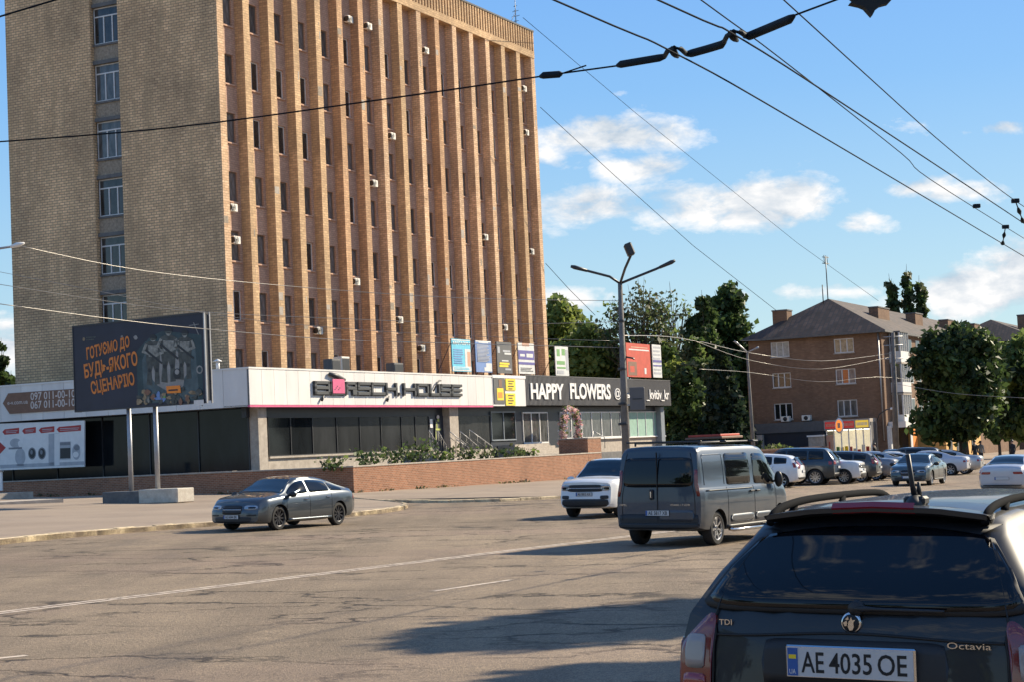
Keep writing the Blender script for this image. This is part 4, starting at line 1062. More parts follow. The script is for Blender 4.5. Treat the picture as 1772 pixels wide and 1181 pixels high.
glaz('shop_window', 970, 1074, zb_, zh+.2, M_WGLASS3, M_WHITE, 6, .09)
M_MINT = plain('mint_curtain_material', (.28, .44, .36), .5)
glaz('shop_window', 1089, 1145, FP.front(1120, 757, YG)[1], zh+.2, M_MINT, M_FRAMEW, 4, .07)
mb = MB(); mb.box(px_x(968), px_x(1150), YG+.08, YG+.3, TZ-.6, zb_, M_CONC); mb.box(px_x(968), px_x(1150), YG-.12, YG+.08, zb_-.08, zb_-.01, M_WHITE); mb.build('plinth', shop)
# left flank glazing
f = MB(); f.box(1.3, 1.4, 1.0, 40, TZ-.2, bb+.02, M_GLASS); f.build('flank_glazing', shop)
for k in range(12): mb = MB(); mb.box(1.24, 1.30, 1.0+k*3.2, 1.06+k*3.2, TZ-.2, bb, M_DARK); mb.build('mullion', shop)
# phone number sign on the flank fascia
def sp(px, py, x): y, z = FP.side(px, py, x); return Vector((x, y, z))
t = thing('phone_number_sign', 'brown arrow shaped sign with two phone numbers on the left end of the white fascia', 'sign', PLOC, RZ)
mb = MB(); pts = [sp(px, py, -.06) for px, py in ((4.7, 699.4), (14, 682), (230, 667), (232, 703.5), (16.6, 717.5))]
mb.poly(pts, M_BROWN, (.05, 0, 0)); bd = mb.build('board', t, fixn=True)
def text_side(mb, txt, mat, px0, px1, pyb, pyt, x, bold=.01, slope=-.062):
    a = sp(px0, pyb, x); b = sp(px1, pyb+slope*(px1-px0), x); c = sp(px0, pyt, x)
    text_mb(mb, txt, mat, TMside(x, a.y, (a.z+b.z)/2), width=abs(b.y-a.y), height=c.z-a.z, bold=bold)
M_CREAM = plain('cream_lettering_material', (.62, .55, .50), .6)
mb = MB(); text_side(mb, '097 011-00-10', M_CREAM, 53, 130, 694, 680.5, -.068, .012); text_side(mb, '067 011-00-10', M_CREAM, 53, 130, 709, 695.5, -.068, .012)
text_side(mb, 'e-v.com.ua', M_CREAM, 13, 48, 702, 697, -.068, .005); mb.build('lettering', t)
# appliance banner
t = thing('appliance_banner', 'white banner printed with washing machines and kitchen appliances on the dark shop flank', 'banner', PLOC, RZ)
xb = .10
mb = MB(); A, B_, C_, D_ = [sp(px, py, xb) for px, py in ((-40, 736), (146, 729), (146, 809), (-40, 817))]
mb.poly([A, B_, C_, D_], M_WHITE, (.08, 0, 0)); mb.build('panel', t, fixn=True)
mb = MB(); xq = xb-.006
def sbox(px0, py0, px1, py1, mat, x=xq, sl=-.045):
    mb.poly([sp(px0, py0, x), sp(px1, py0+sl*(px1-px0), x), sp(px1, py1+sl*(px1-px0), x), sp(px0, py1, x)], mat, (.004, 0, 0))
def sell(px, py, rx, ry, mat, x=xq, n=18): mb.poly([sp(px+rx*math.cos(2*math.pi*k/n), py+ry*math.sin(2*math.pi*k/n), x) for k in range(n)], mat, (.004, 0, 0))
M_LGREY = plain('pale_grey_print_material', (.42, .43, .45), .5); M_MGREYP = plain('mid_grey_print_material', (.20, .21, .23), .5)
for a, b in ((4, 33), (38, 62), (67, 94), (98, 140)):
    mb.poly([sp(a, 749-.045*a, xq), sp(a+4, 744.5-.045*a, xq), sp(b, 743-.045*b, xq), sp(b, 753-.045*b, xq), sp(a+4, 754-.045*a, xq)], M_RED2, (.004, 0, 0))
    sbox(a+6, 747-.045*a, b-3, 748.2-.045*a, M_LGREY, xq-.004); sbox(a+6, 750-.045*a, b-5, 751-.045*a, M_LGREY, xq-.004)
mb.poly([sp(-5, 762, xq), sp(10, 776, xq), sp(-5, 792, xq)], M_RED2, (.004, 0, 0))
sbox(84, 752, 103, 807, M_LGREY); sbox(94, 752, 103, 807, M_WHITE, xq-.003); sbox(47, 768, 82, 801, M_WHITE)
for cx in (55.5, 72.5): sell(cx, 786, 6.8, 10.5, M_MGREYP, xq-.003); sell(cx, 786, 5.2, 8.3, M_DARK, xq-.006); sell(cx-1, 784, 2.2, 4, M_MGREYP, xq-.009)
sbox(103.5, 766, 122, 797, M_LGREY); sbox(104, 777, 122, 795, M_DARK, xq-.003); sbox(104, 767, 122, 772, M_MGREYP, xq-.003)
sell(132, 783, 7, 14, M_LGREY); sell(133, 776, 5, 5, M_MGREYP, xq-.003); sell(131, 788, 5, 5, M_WHITE, xq-.003)
sell(35, 792, 9, 15, M_LGREY); sell(35, 806, 7, 2, M_MGREYP, xq-.003); sell(27, 768, 10, 8, M_LGREY); sell(36, 769, 5, 6, M_WHITE, xq-.003); sbox(15, 776, 38, 779, M_MGREYP, xq-.004)
sbox(0, 806, 146, 812, M_LGREY)
mb.build('print', t, fixn=True)

# stylised restaurant sign
t = thing('restaurant_sign', 'dark angular restaurant letters with a pink pot for the O on the white fascia', 'sign', PLOC, RZ)
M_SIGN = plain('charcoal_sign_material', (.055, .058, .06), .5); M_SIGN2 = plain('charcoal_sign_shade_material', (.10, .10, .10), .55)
def fx(px): return FP.front(px, 675, -.1)[0]
def fz(py, px=670): return FP.front(px, py, -.1)[1]
letters = [('B',120,255),('O*',262,388),('R',395,490),('S',498,612),('C',618,738),('H',745,845),('.',858,884),('H',900,1010),('O',1018,1120),('U',1130,1220),('S',1225,1315),('E',1320,1412)]
SEG = {'B': 'ltmbrR', 'R': 'ltmrq', 'S': 'tmbLR', 'C': 'ltb', 'H': 'lmr2', 'O': 'ltbr2', 'U': 'lbr2', 'E': 'ltmb'}
tk = .20
for ch, a, b in letters:
    x0, x1 = fx(520+a*.1975), fx(520+b*.1975); z1, z0 = fz(663.5), fz(685.5); w, h = x1-x0, z1-z0; z0 += .0; q = min(.23*h, .18); hw = min(.20*w, .20)
    mb = MB(); d0, d1 = -.16, -.012
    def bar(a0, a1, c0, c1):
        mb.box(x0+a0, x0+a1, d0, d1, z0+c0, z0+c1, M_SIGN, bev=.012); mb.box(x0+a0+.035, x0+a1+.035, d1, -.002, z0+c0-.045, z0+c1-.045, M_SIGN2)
    if ch == '.': bar(0, w*.5, 0, q); mb.build('letter', t); continue
    if ch == 'O*':
        s = 'ltbr2'; 
    else: s = SEG[ch]
    if 'l' in s: bar(0, hw, 0, h)
    if 't' in s: bar(0, w, h-q, h+.002)
    if 'm' in s: bar(0, w, h/2-q/2, h/2+q/2)
    if 'b' in s: bar(0, w, -.002, q)
    if 'r2' in s: bar(w-hw, w, 0, h)
    if 'L' in s: bar(0, hw, h/2, h)
    if ch == 'B': bar(w-hw, w, 0, h*.42); bar(w-hw, w, h*.58, h)
    if ch == 'R': bar(w-hw, w, h/2, h); bar(w*.6, w, 0, h/2-.02)
    if ch == 'S': bar(w-hw, w, 0, h/2)
    mb.build('letter', t)
    if ch == 'O*':
        mb = MB(); mb.box(x0+hw*.6, x1-hw*.6, -.19, -.165, z0+q*.4, z1+.12, M_PINK, bev=.01)
        for k in range(5): mb.box(x0+hw+.1+k*.12, x0+hw+.18+k*.12, -.2, -.19, z0+h*(.35+.12*(k % 3)), z0+h*(.42+.12*(k % 3)), M_SIGN)
        mb.build('pot', t)
        mb = MB(); mb.tube([(x0-.05, -.12, z1+.40), (x0+w*.45, -.12, z1+.30), (x1+.02, -.12, z1+.10)], [.10, .13, .08], M_SIGN, 6); mb.build('pot_lid', t)
    if ch == 'U':
        mb = MB(); mb.tube([(x0+w*.35, -.12, z0+h*.4), (x0+w*.75, -.12, z1+.05), (x1, -.12, z1+.22), (x1+.12, -.12, z1+.2)], .05, M_SIGN, 6); mb.build('ladle', t)
for px in (560, 673): 
    mb = MB(); mb.tube([(fx(px), -.1, fz(687)), (fx(px-4), -.1, fz(695))], [.04, .09], M_SIGN, 6); mb.build('spoon', t)
# flower shop lettering
t = thing('flower_shop_sign', 'white HAPPY FLOWERS lettering with a social media name on grey corrugated fascia', 'sign', PLOC, RZ)
def text_front(mb, txt, mat, px0, px1, pyb, pyt, y, bold=.01, depth=.05):
    (a, za), (b, zb) = FP.front(px0, pyb, y), FP.front(px1, pyb, y); zt = FP.front(px0, pyt, y)[1]
    text_mb(mb, txt, mat, TM(a, y, za), width=b-a, height=zt-za, bold=bold, depth=depth)
yt = -.06
for w_, a, b in (('HAPPY', 919, 976), ('FLOWERS', 987, 1057)):
    mb = MB(); text_front(mb, w_, M_WHITE, a, b, 692, 664, yt, .03); mb.build('lettering', t)
mb = MB(); text_front(mb, '@', M_WHITE, 1064, 1074, 693, 673, yt, .0); mb.build('lettering', t); mb = MB(); text_front(mb, 's', M_WHITE, 1085, 1090, 690, 681, yt, .02); mb.build('lettering', t); mb = MB(); text_front(mb, '_kvitiv_kr', M_WHITE, 1119, 1158, 695, 675, yt, .012); mb.build('lettering', t)
# poster group between the two fascias
t = thing('bottle_advert', 'dark advert with a yellow bottle on the fascia left of the flower shop', 'advert', PLOC, RZ)
def fbox(mb, px0, py0, px1, py1, mat, y, d=.02):
    (a, z1), (b, z0) = FP.front(px0, py0, y), FP.front(px1, py1, y); mb.box(a, b, y, y+d, z0, z1, mat)
mb = MB(); fbox(mb, 854, 656, 875, 700, M_SIGN2, -.06, .04); mb.build('panel', t)
mb = MB(); fbox(mb, 860, 673, 872, 694, M_YEL, -.075, .012); fbox(mb, 863, 658, 869, 672, M_BROWN, -.075, .012); fbox(mb, 862, 680, 870, 690, M_ORG, -.082, .006); mb.build('bottle_print', t)
for n_, (a, b, lab) in enumerate(((657, 677, 'upper yellow notice board with small dark lines beside the bottle advert'), (682, 703, 'lower yellow notice board with small dark lines beside the bottle advert'))):
    t = thing('yellow_notice', lab, 'sign', PLOC, RZ, 'yellow notices on the fascia')
    mb = MB(); fbox(mb, 875, a, 892.5, b, M_YEL, -.06, .04); mb.build('panel', t)
    mb = MB()
    for k in range(4): fbox(mb, 879+(k % 2), a+3+k*4.4, 889-(k % 2)*2, a+5+k*4.4, M_DARK, -.066, .005)
    mb.build('lettering', t)
# entrance figure poster and white plate by the restaurant door
t = thing('door_poster', 'narrow cut-out figure in dark clothes with yellow bands beside the restaurant door', 'poster', PLOC, RZ)
yq = YG-.05
mb = MB()
def fell(mb, px, py, rx, ry, mat, y, n=14, d=.01):
    P = []
    for k in range(n):
        x, z = FP.front(px+rx*math.cos(2*math.pi*k/n), py+ry*math.sin(2*math.pi*k/n), y); P.append((x, y, z))
    mb.poly(P, mat, (0, d, 0))
fell(mb, 758, 723, 2.4, 3.6, M_CREAM, yq); P = [(753.5,728),(762,728),(764,745),(762,748),(762,764),(758.5,764),(758,750),(756.5,764),(753.5,764),(753,745)]
mb.poly([(FP.front(a, b, yq)[0], yq, FP.front(a, b, yq)[1]) for a, b in P], M_SIGN, (0, .01, 0))
M_LIME = plain('lime_band_material', (.45, .50, .12), .6)
for a, b, c, d in ((754, 743, 763, 746), (755, 732, 757, 743), (754, 748, 755.5, 762), (757, 726, 760, 731)): fbox(mb, a, b, c, d, M_LIME, yq-.008, .006)
mb.build('figure_print', t, fixn=True)
t = thing('opening_hours_plate', 'small white upright plate left of the restaurant door', 'sign', PLOC, RZ)
mb = MB(); fbox(mb, 744, 726.5, 749, 741.5, M_WHITE, yq, .03); mb.build('plate', t)
# entrance steps and handrails
xs0, xs1 = FP.front(905, 775, -1)[0], FP.front(966, 775, -1)[0]
t = thing('entrance_steps', 'pale stone steps up to the flower shop door', 'steps', PLOC, RZ)
nst_ = 5; zt_ = zdb-.02
for k in range(nst_):
    z1 = TZ+(zt_-TZ)*(nst_-k)/nst_; mb = MB(); mb.box(xs0-.1*k, xs1+.1*k, -.1-.32*(k+1), -.1-.32*k if k else YG-.06, TZ-.1, z1, M_CONC, bev=.012); mb.build('step', t)
xs2, xs3 = FP.front(752, 780, -1)[0], FP.front(846, 780, -1)[0]
t = thing('restaurant_steps', 'broad stone steps with cream edges in front of the restaurant door', 'steps', PLOC, RZ)
for k in range(4):
    mb = MB(); z1 = TZ+.62*(4-k)/4; mb.box(xs2+.3*k, xs3-.8*k+1.4, -.2-.4*(k+1), -.2-.4*k if k else YG-.04, TZ-.1, z1, M_CONC, bev=.012); mb.build('step', t)
t = thing('handrail', 'dark metal handrails slanting down beside the restaurant steps', 'handrail', PLOC, RZ)
def fpt(px, py, y): x, z = FP.front(px, py, y); return (x, y, z)
for (a, b, y) in (((742, 746), (758, 770), -.6), ((758, 748), (772, 772), -.9), ((778, 748), (806, 770), -1.0), ((796, 748), (828, 774), -1.3), ((812, 745), (852, 774), -1.6), ((790, 762), (820, 782), -1.2)):
    mb = MB(); p0, p1 = Vector(fpt(*a, y)), Vector(fpt(*b, y)); mb.tube([p0, p1], .028, M_STEEL, 6); mb.tube([p0-Vector((0, 0, .35)), p1-Vector((0, 0, .35))], .018, M_DARK, 5)
    for k in range(4): p = p0.lerp(p1, k/3); mb.tube([p, Vector((p.x, p.y, TZ))], .02, M_DARK, 5)
    mb.build('rail', t)
t = thing('flower_shop_handrail', 'short steel handrail right of the pink flower arch', 'handrail', PLOC, RZ)
mb = MB(); p0, p1 = Vector(fpt(1026, 747, -.6)), Vector(fpt(1046, 758, -.6)); mb.tube([p0, p1, p1-Vector((0, 0, .8))], .03, M_STEEL, 6); mb.tube([p0, p0-Vector((0, 0, 1.0))], .03, M_STEEL, 6); mb.build('rail', t)
# pink flower arch
t = thing('flower_arch', 'pink artificial flower arch standing by the flower shop door', 'flower arch', PLOC, RZ)
ya = -.9; L_ = fpt(976, 760, ya); R__ = fpt(1001, 760, ya); T_ = fpt(988, 709, ya); cx = (L_[0]+R__[0])/2; hw = (R__[0]-L_[0])/2
path = [(L_[0], ya, TZ), (L_[0]-.05, ya, T_[2]-1.0), (cx-hw*.7, ya, T_[2]-.25), (cx, ya, T_[2]), (cx+hw*.7, ya, T_[2]-.25), (R__[0]+.05, ya, T_[2]-1.0), (R__[0], ya, TZ)]
mb = MB(); mb.tube(path, .04, M_WHITE, 6); mb.build('frame', t)
pp = []
for i in range(len(path)-1):
    a, b = Vector(path[i]), Vector(path[i+1])
    for k in range(int((b-a).length*160)): pp.append(a.lerp(b, random.random())+Vector((random.gauss(0, .17), random.gauss(0, .13), random.gauss(0, .13))))
leaf_obj('blossoms', [tuple(p) for p in pp], .13, [L_PK, L_PK, M_WHITE, L_LT], t, 1.0, seed=5)
# things on the roof of the shops
def roofbox(name, label, cat, px0, px1, py0, y, mat, dep=.6):
    (a, z1), b = FP.front(px0, py0, y), FP.front(px1, py0, y)[0]
    t = thing(name, label, cat, FP.w(a, y, bt-.06), RZ); mb = MB(); mb.box(0, b-a, 0, dep, .12, z1-bt+.06, mat, bev=.03); mb.build('casing', t)
    m2 = MB(); m2.box(.06, b-a-.06, -.015, 0, .2, z1-bt-.05, M_DARK); m2.build('louvre', t)
    m3 = MB()
    for xx in (.05, b-a-.12): m3.box(xx, xx+.07, .05, dep-.05, 0, .12, M_STEEL)
    m3.build('feet', t); return t
roofbox('roof_vent_box', 'dark grey ventilation box on the shop roof, left of the pair', 'ventilation box', 574, 589, 622, 2.0, M_CONCD)
roofbox('roof_vent_box', 'dark grey ventilation box on the shop roof, right of the pair', 'ventilation box', 682, 698, 629, 2.0, M_CONCD)
t = roofbox('roof_cooling_unit', 'white cooling unit on the shop roof behind the left ventilation box', 'air conditioner', 591, 605, 618, 4.0, M_ACW)
t = thing('vent_pipe', 'short pale vent pipe with cap at the left corner of the shop roof', 'vent pipe', FP.w(FP.front(377, 640, 3)[0] if False else -0.0+.5, FP.side(377, 640, .5)[0], bt-.1), RZ)
mb = MB(); mb.tube([(0, 0, 0), (0, 0, .55)], .10, M_WHITE, 10); mb.build('pipe', t); mb = MB(); mb.lathe([(.001, .70), (.22, .58), (.22, .55), (.001, .55)], M_WHITE, n=14, axis='Z'); mb.build('cap', t)
# adverts standing on the roof edge
M_CYAN = plain('cyan_print_material', (.12, .50, .66), .6); M_BLUEP = plain('blue_print_material', (.14, .24, .48), .6); M_PALE = plain('pale_print_material', (.62, .62, .60), .6)
M_INDIGO = plain('indigo_print_material', (.10, .09, .30), .6); M_REDP = plain('tomato_print_material', (.50, .065, .035), .6); M_GRN = plain('green_print_material', (.16, .34, .12), .6); M_SKIN = plain('skin_tone_print_material', (.55, .32, .22), .6)
def banner(label, px0, px1, py0, py1, base, deco, y=.5):
    t = thing('roof_banner', label, 'advert', PLOC, RZ, 'adverts along the shop roof')
    (a, z1), (b, z0) = FP.front(px0, py0, y), FP.front(px1, py1, y); z0 = max(z0, bt+.04)
    mb = MB(); mb.box(a, b, y, y+.05, z0, z1, base); mb.build('panel', t)
    for x in (a+.06, b-.06): mb = MB(); mb.tube([(x, y+.09, bt-.1), (x, y+.09, z1)], .03, M_DARK, 6); mb.tube([(x, y+.09, z1-.3), (x, y+1.3, bt-.1)], .025, M_DARK, 5); mb.build('support', t)
    mb = MB()
    for (u0, v0, u1, v1, m) in deco:     # fractions, v from the top
        d = .004*(1+deco.index((u0, v0, u1, v1, m))*.4)
        mb.box(a+(b-a)*u0, a+(b-a)*u1, y-.004-d, y-.002, z1-(z1-z0)*v1, z1-(z1-z0)*v0, m)
    mb.build('print', t); return t, a, b, z0, z1
def lines(u0, u1, v0, v1, n, m, jit=.25):
    r = random.Random(int(v0*100)+n); out = []
    for k in range(n):
        v = v0+(v1-v0)*k/n; out.append((u0, v, u1-(u1-u0)*jit*r.random(), v+(v1-v0)/n*.5, m))
    return out
t, a, b, z0, z1 = banner('cyan roof advert headed with a word for shop, leftmost of the row', 781, 816, 585, 645, M_CYAN, [(.0, .02, 1, .05, M_PALE), (.68, .32, .98, .86, M_PALE), (.80, .40, .98, .84, M_SKIN), (0, .86, 1, .98, M_PALE)]+lines(.08, .6, .34, .8, 7, M_BLUEP)+lines(.08, .9, .88, .96, 2, M_CYAN))
mb = MB(); text_mb(mb, 'МАГАЗИН', M_WHITE, TM(a+(b-a)*.06, .47, z1-(z1-z0)*.20), width=(b-a)*.88, height=(z1-z0)*.10, bold=.02); mb.build('heading', t)
banner('deep blue roof advert with pale list and white corner, second in the row', 822, 852, 588, 646, M_BLUEP, [(.02, .0, .98, .07, M_PALE), (.2, .07, .8, .10, M_PALE), (.62, .72, .98, .97, M_PALE), (.5, .85, .62, .97, M_PALE)]+lines(.08, .9, .16, .7, 13, M_LGREY))
banner('charcoal roof advert with a yellow block of lettering, third in the row', 859, 887, 592, 648, M_SIGN2, [(.05, .16, .2, .36, M_LGREY), (.4, .26, .9, .32, M_LGREY), (.5, .34, .95, .40, M_PALE), (.3, .58, .75, .62, M_PALE), (.14, .66, .8, .72, M_YEL), (.12, .74, .72, .8, M_YEL), (.5, .84, .9, .9, M_LGREY)])
banner('white and indigo striped roof advert, fourth in the row', 896, 926, 594, 649, M_PALE, [(.0, .24, .98, .54, M_INDIGO), (.25, .0, .7, .10, M_SKIN), (.1, .36, .4, .44, M_PALE), (.5, .34, .9, .46, M_PALE), (0, .62, 1, .70, M_INDIGO)]+lines(.1, .9, .80, .94, 3, M_SIGN2))
banner('white roof advert with green print standing beyond the tower corner', 960, 985, 600, 652, M_PALE, [(.12, .10, .35, .34, M_GRN), (.5, .08, .75, .3, M_GRN), (.8, .1, .98, .8, M_LGREY), (.1, .5, .7, .62, M_GRN), (.1, .7, .75, .76, M_GRN), (.1, .82, .6, .94, M_LGREY)])
banner('large tomato red roof advert beside the street lamp', 1083, 1127, 594, 655, M_REDP, [(.2, .10, .9, .13, M_SKIN), (.1, .17, .95, .21, M_PALE), (.05, .55, .4, .95, M_BROWN), (.12, .68, .3, .86, M_REDP), (.0, .42, .3, .45, M_DARK), (.72, .72, .8, .9, M_PALE)])
banner('narrow white roof advert with dark blue bands, rightmost of the row', 1128, 1146, 597, 655, M_PALE, lines(.1, .95, .06, .95, 8, M_LGREY, .1)+[(.05, .47, .98, .54, M_INDIGO), (.05, .62, .98, .66, M_INDIGO)])
# low shrubs along the wall top
shr = [(578, 800, 26, 20, 'small sparse shrub, leftmost on the wall'), (636, 800, 34, 28, 'bushy shrub at the left end of the lit brick wall'), (682, 798, 38, 28, 'dense shrub left of the restaurant door'), (722, 798, 44, 34, 'dense dark shrub right in front of the restaurant door'),
       (765, 796, 40, 26, 'reddish-edged shrub at the foot of the handrails'), (808, 796, 34, 24, 'low shrub among the pale step edges'), (846, 796, 22, 22, 'round dark shrub between the two stairs'), (884, 794, 34, 22, 'broad low shrub left of the flower shop steps'), (912, 793, 28, 18, 'dark shrub at the corner of the flower shop steps')]
for j, (px, py, w, h, lab) in enumerate(shr):
    x, z = FW.front(px, py, .9); w_ = w/31; h_ = h/31
    t = thing('shrub', 'green '+lab, 'shrub', FW.w(x, .9, TZ-.05), RZ, 'shrubs along the terrace wall')
    mb = MB(); pts = []
    for k in range(7):
        an = k*2.4; tip = Vector((math.cos(an)*w_*.45*2, math.sin(an)*.4, h_*random.uniform(.6, 1.05))); mb.tube([(0, 0, 0), tip*.5+Vector((0, 0, .1)), tip], [.02, .012, .005], M_BARK, 4)
        for q in range(int(15*w_*h_)+7):
            s = random.random()**.6; c = tip*s+Vector((random.gauss(0, .22*w_), random.gauss(0, .2), random.gauss(0, .13*h_))); c.z = max(.03, c.z); pts.append(tuple(c))
    mb.build('stems', t); leaf_obj('foliage', pts, .12, [L_DK, L_MD, L_GY, L_MD] if j % 2 else [L_MD, L_GY, L_LT, L_DK], t, seed=j)

# ---------------------------------------------------------------- billboard
BL_, BR_ = DEP(131, 712, 74.5), DEP(357, 697, 70.5); bd = (flat(BR_)-flat(BL_)); BWD = bd.length; bd.normalize(); bn = Vector((-bd.y, bd.x, 0)); BRZ = math.atan2(bd.y, bd.x)
class FR2(Frame):
    def __init__(s, o, a, b): s.o = Vector((o.x, o.y, 0)); s.a = a; s.b = b
    def front(s, px, py, y=0.0):
        p = s.o+s.b*y; d = ray(px, py); t = (p-O0).dot(s.b)/d.dot(s.b); q = O0+d*t-s.o; return q.dot(s.a), q.z
    def w(s, x, y, z=0): return s.o+s.a*x+s.b*y+Vector((0, 0, z))
FB = FR2(BL_, bd, bn)
zbt = FB.front(245, 553)[1]; zbb = FB.front(245, 704.5)[1]
gzb = gz(BL_.x)+.128
bill = thing('billboard', 'large navy army recruitment billboard on two steel posts with orange Ukrainian lettering', 'billboard', FB.w(0, 0, 0), BRZ)
mb = MB(); mb.box(0, BWD, 0, .10, zbb, zbt, M_POSTER); mb.box(0, BWD, .10, .34, zbb+.05, zbt-.05, M_DARK); pan = mb.build('panel', bill)
mb = MB(); mb.box(-.03, BWD+.03, -.02, .06, zbt, zbt+.06, M_DARK); mb.box(-.03, BWD+.03, -.02, .06, zbb-.06, zbb, M_DARK); mb.box(-.05, 0, -.02, .36, zbb-.06, zbt+.06, M_DARK)
mb.box(BWD, BWD+.05, -.02, .06, zbb-.06, zbt+.06, M_STEEL); mb.box(BWD, BWD+.05, .30, .36, zbb-.06, zbt+.06, M_STEEL); mb.build('frame', bill)
pr = MB()
def bp(px, py, y=-.006): x, z = FB.front(px, py, y); return Vector((x, y, z))
def zq(x, y): return 120+x*.1609, 530+y*.1609
def bpoly(P, mat, y=-.008): pr.poly([bp(*zq(*p), y) for p in P], mat, (0, .003, 0))
def bell(cx, cy, rx, ry, mat, y=-.008, n=12, jag=0.0, r=random.Random(2)): bpoly([(cx+rx*math.cos(2*math.pi*k/n)*(1+r.uniform(-jag, jag)), cy+ry*math.sin(2*math.pi*k/n)*(1+r.uniform(-jag, jag))) for k in range(n)], mat, y)
def text_quad(mb, txt, mat, BLp, BRp, TLp, bold=.02):
    t0 = MB(); text_mb(t0, txt, mat, Matrix.Identity(4), width=1.0, height=1.0, bold=bold)
    vs = [BLp+(BRp-BLp)*v[0]+(TLp-BLp)*v[1] for v in t0.v]; mb.add(vs, t0.f, mat)
M_TEAL = plain('teal_print_material', (.030, .060, .068), .6, var=.4, scale=1.2); M_TEAL2 = plain('light_teal_print_material', (.065, .10, .11), .6, var=.5, scale=1.5); M_SMOKE = plain('smoke_print_material', (.26, .26, .25), .6, var=.4, scale=1.5)
M_SOLD = plain('soldier_print_material', (.060, .068, .062), .6, var=.5, scale=4); M_SOLDL = plain('soldier_light_print_material', (.22, .225, .20), .6, var=.6, scale=5); M_SOLDD = plain('soldier_dark_print_material', (.022, .026, .028), .6)
M_SAND = plain('sand_print_material', (.26, .20, .12), .6, var=.6, scale=3); M_ORG2 = plain('orange_lettering_material', (.62, .20, .035), .6, var=.12)
bpoly([(740,1060),(720,500),(860,330),(1000,260),(1420,300),(1440,1020),(740,1060)][:-1], M_TEAL, -.003)
bpoly([(800,900),(780,600),(850,420),(1180,380),(1350,420),(1400,1000),(900,1040)], M_TEAL2, -.0045)
bell(1080, 700, 190, 230, M_SMOKE, -.006, 16, .12)
for i, (L_a, L_b, L_c, tx) in enumerate((((190,612),(652,470),(180,452),'ГОТУЄМО ДО'), ((170,815),(742,672),(152,632),'БУДЬ-ЯКОГО'), ((245,985),(712,880),(222,818),'СЦЕНАРІЮ'))):
    a, b, c = [bp(*zq(*p), -.012) for p in (L_a, L_b, L_c)]; text_quad(pr, tx, M_ORG2, a, b, c, .03)
def soldier(cx, top, bot, k=1.0):
    h = bot-top; u = h/7.4
    bpoly([(cx-.1*u, bot), (cx-.9*u, bot-.1*u), (cx-.75*u, bot-2.2*u), (cx-.95*u, bot-3.6*u), (cx+.9*u, bot-3.6*u), (cx+.85*u, bot-2*u), (cx+.95*u, bot-.2*u), (cx+.25*u, bot-.1*u), (cx+.25*u, bot-2.0*u), (cx, bot-2.8*u), (cx-.2*u, bot-2*u)], M_SOLD, -.012)
    bpoly([(cx-.9*u, bot-3.4*u), (cx-1.1*u, bot-5.9*u), (cx-.5*u, bot-6.3*u), (cx+.5*u, bot-6.3*u), (cx+1.15*u, bot-5.9*u), (cx+.9*u, bot-3.4*u)], M_SOLD, -.013)
    bpoly([(cx-.6*u, bot-4*u), (cx-.7*u, bot-5.6*u), (cx+.7*u, bot-5.6*u), (cx+.6*u, bot-4*u)], M_SOLDL, -.0145)
    bpoly([(cx-1.1*u, bot-5.9*u), (cx-1.6*u, bot-4.6*u), (cx-.3*u, bot-4.1*u), (cx-.3*u, bot-4.5*u), (cx-1.15*u, bot-4.8*u), (cx-.8*u, bot-5.7*u)], M_SOLDL, -.016)
    bpoly([(cx+1.1*u, bot-5.9*u), (cx+1.55*u, bot-4.5*u), (cx+.3*u, bot-4.0*u), (cx+.3*u, bot-4.4*u), (cx+1.1*u, bot-4.7*u), (cx+.8*u, bot-5.7*u)], M_SOLDL, -.016)
    bpoly([(cx-1.0*u, bot-5.1*u), (cx+1.3*u, bot-3.2*u), (cx+1.2*u, bot-2.95*u), (cx-1.1*u, bot-4.8*u)], M_SOLDD, -.019)
    bell(cx, top+.72*u, .36*u, .5*u, M_SOLDL, -.015); bell(cx, top+.5*u, .48*u, .42*u, M_SOLDD, -.018); bpoly([(cx-.48*u, top+.62*u), (cx+.5*u, top+.62*u), (cx+.4*u, top+.8*u), (cx-.4*u, top+.8*u)], M_SOLD, -.020)
    for q in (-1, 1): bell(cx+q*.5*u, bot-2.1*u, .2*u, .28*u, M_SOLDD, -.017)
soldier(900, 290, 860); soldier(1065, 212, 830); soldier(1240, 240, 800)
bell(1158, 735, 42, 60, M_SOLDD, -.021); bell(1158, 715, 24, 30, M_SMOKE, -.023)
rr = random.Random(11)
for k in range(46):
    x = rr.uniform(740, 1430); y = 1040-rr.random()**1.4*(170 if x > 1150 or x < 920 else 110)
    bell(x, y, rr.uniform(14, 38), rr.uniform(14, 40), rr.choice([M_SAND, M_SAND, M_SOLD, M_GRN if k % 9 == 0 else M_SOLDL, M_BLUEP if 900 < x < 1020 else M_SOLD, M_BROWN]), -.024-.0006*k, 8, .35, rr)
bpoly([(1040,868),(1190,858),(1200,938),(1050,945)], M_ORG, -.055); bpoly([(1065,905),(1165,898),(1165,915),(1066,922)], M_SOLDD, -.058)
bell(1400, 690, 36, 46, M_SMOKE, -.012); bell(1400, 690, 22, 30, M_TEAL, -.016); bell(155, 350, 14, 22, M_SAND, -.010, 6); bpoly([(180,325),(285,318),(285,332),(180,339)], M_SOLD, -.01); bpoly([(180,350),(265,345),(265,357),(180,362)], M_SOLD, -.01)
bell(565, 320, 10, 10, M_SMOKE, -.01, 7, .4); bell(712, 335, 20, 22, M_SMOKE, -.01, 7, .4)
bpoly([(1285,200),(1390,185),(1392,192),(1287,208)], M_SMOKE, -.012); bpoly([(1330,170),(1340,170),(1395,300),(1385,300)], M_SMOKE, -.014)
bpoly([(1338,1020),(1445,1012),(1447,1070),(1340,1080)], M_PALE, -.056)
pb = pr.build('poster', pan, fixn=True)
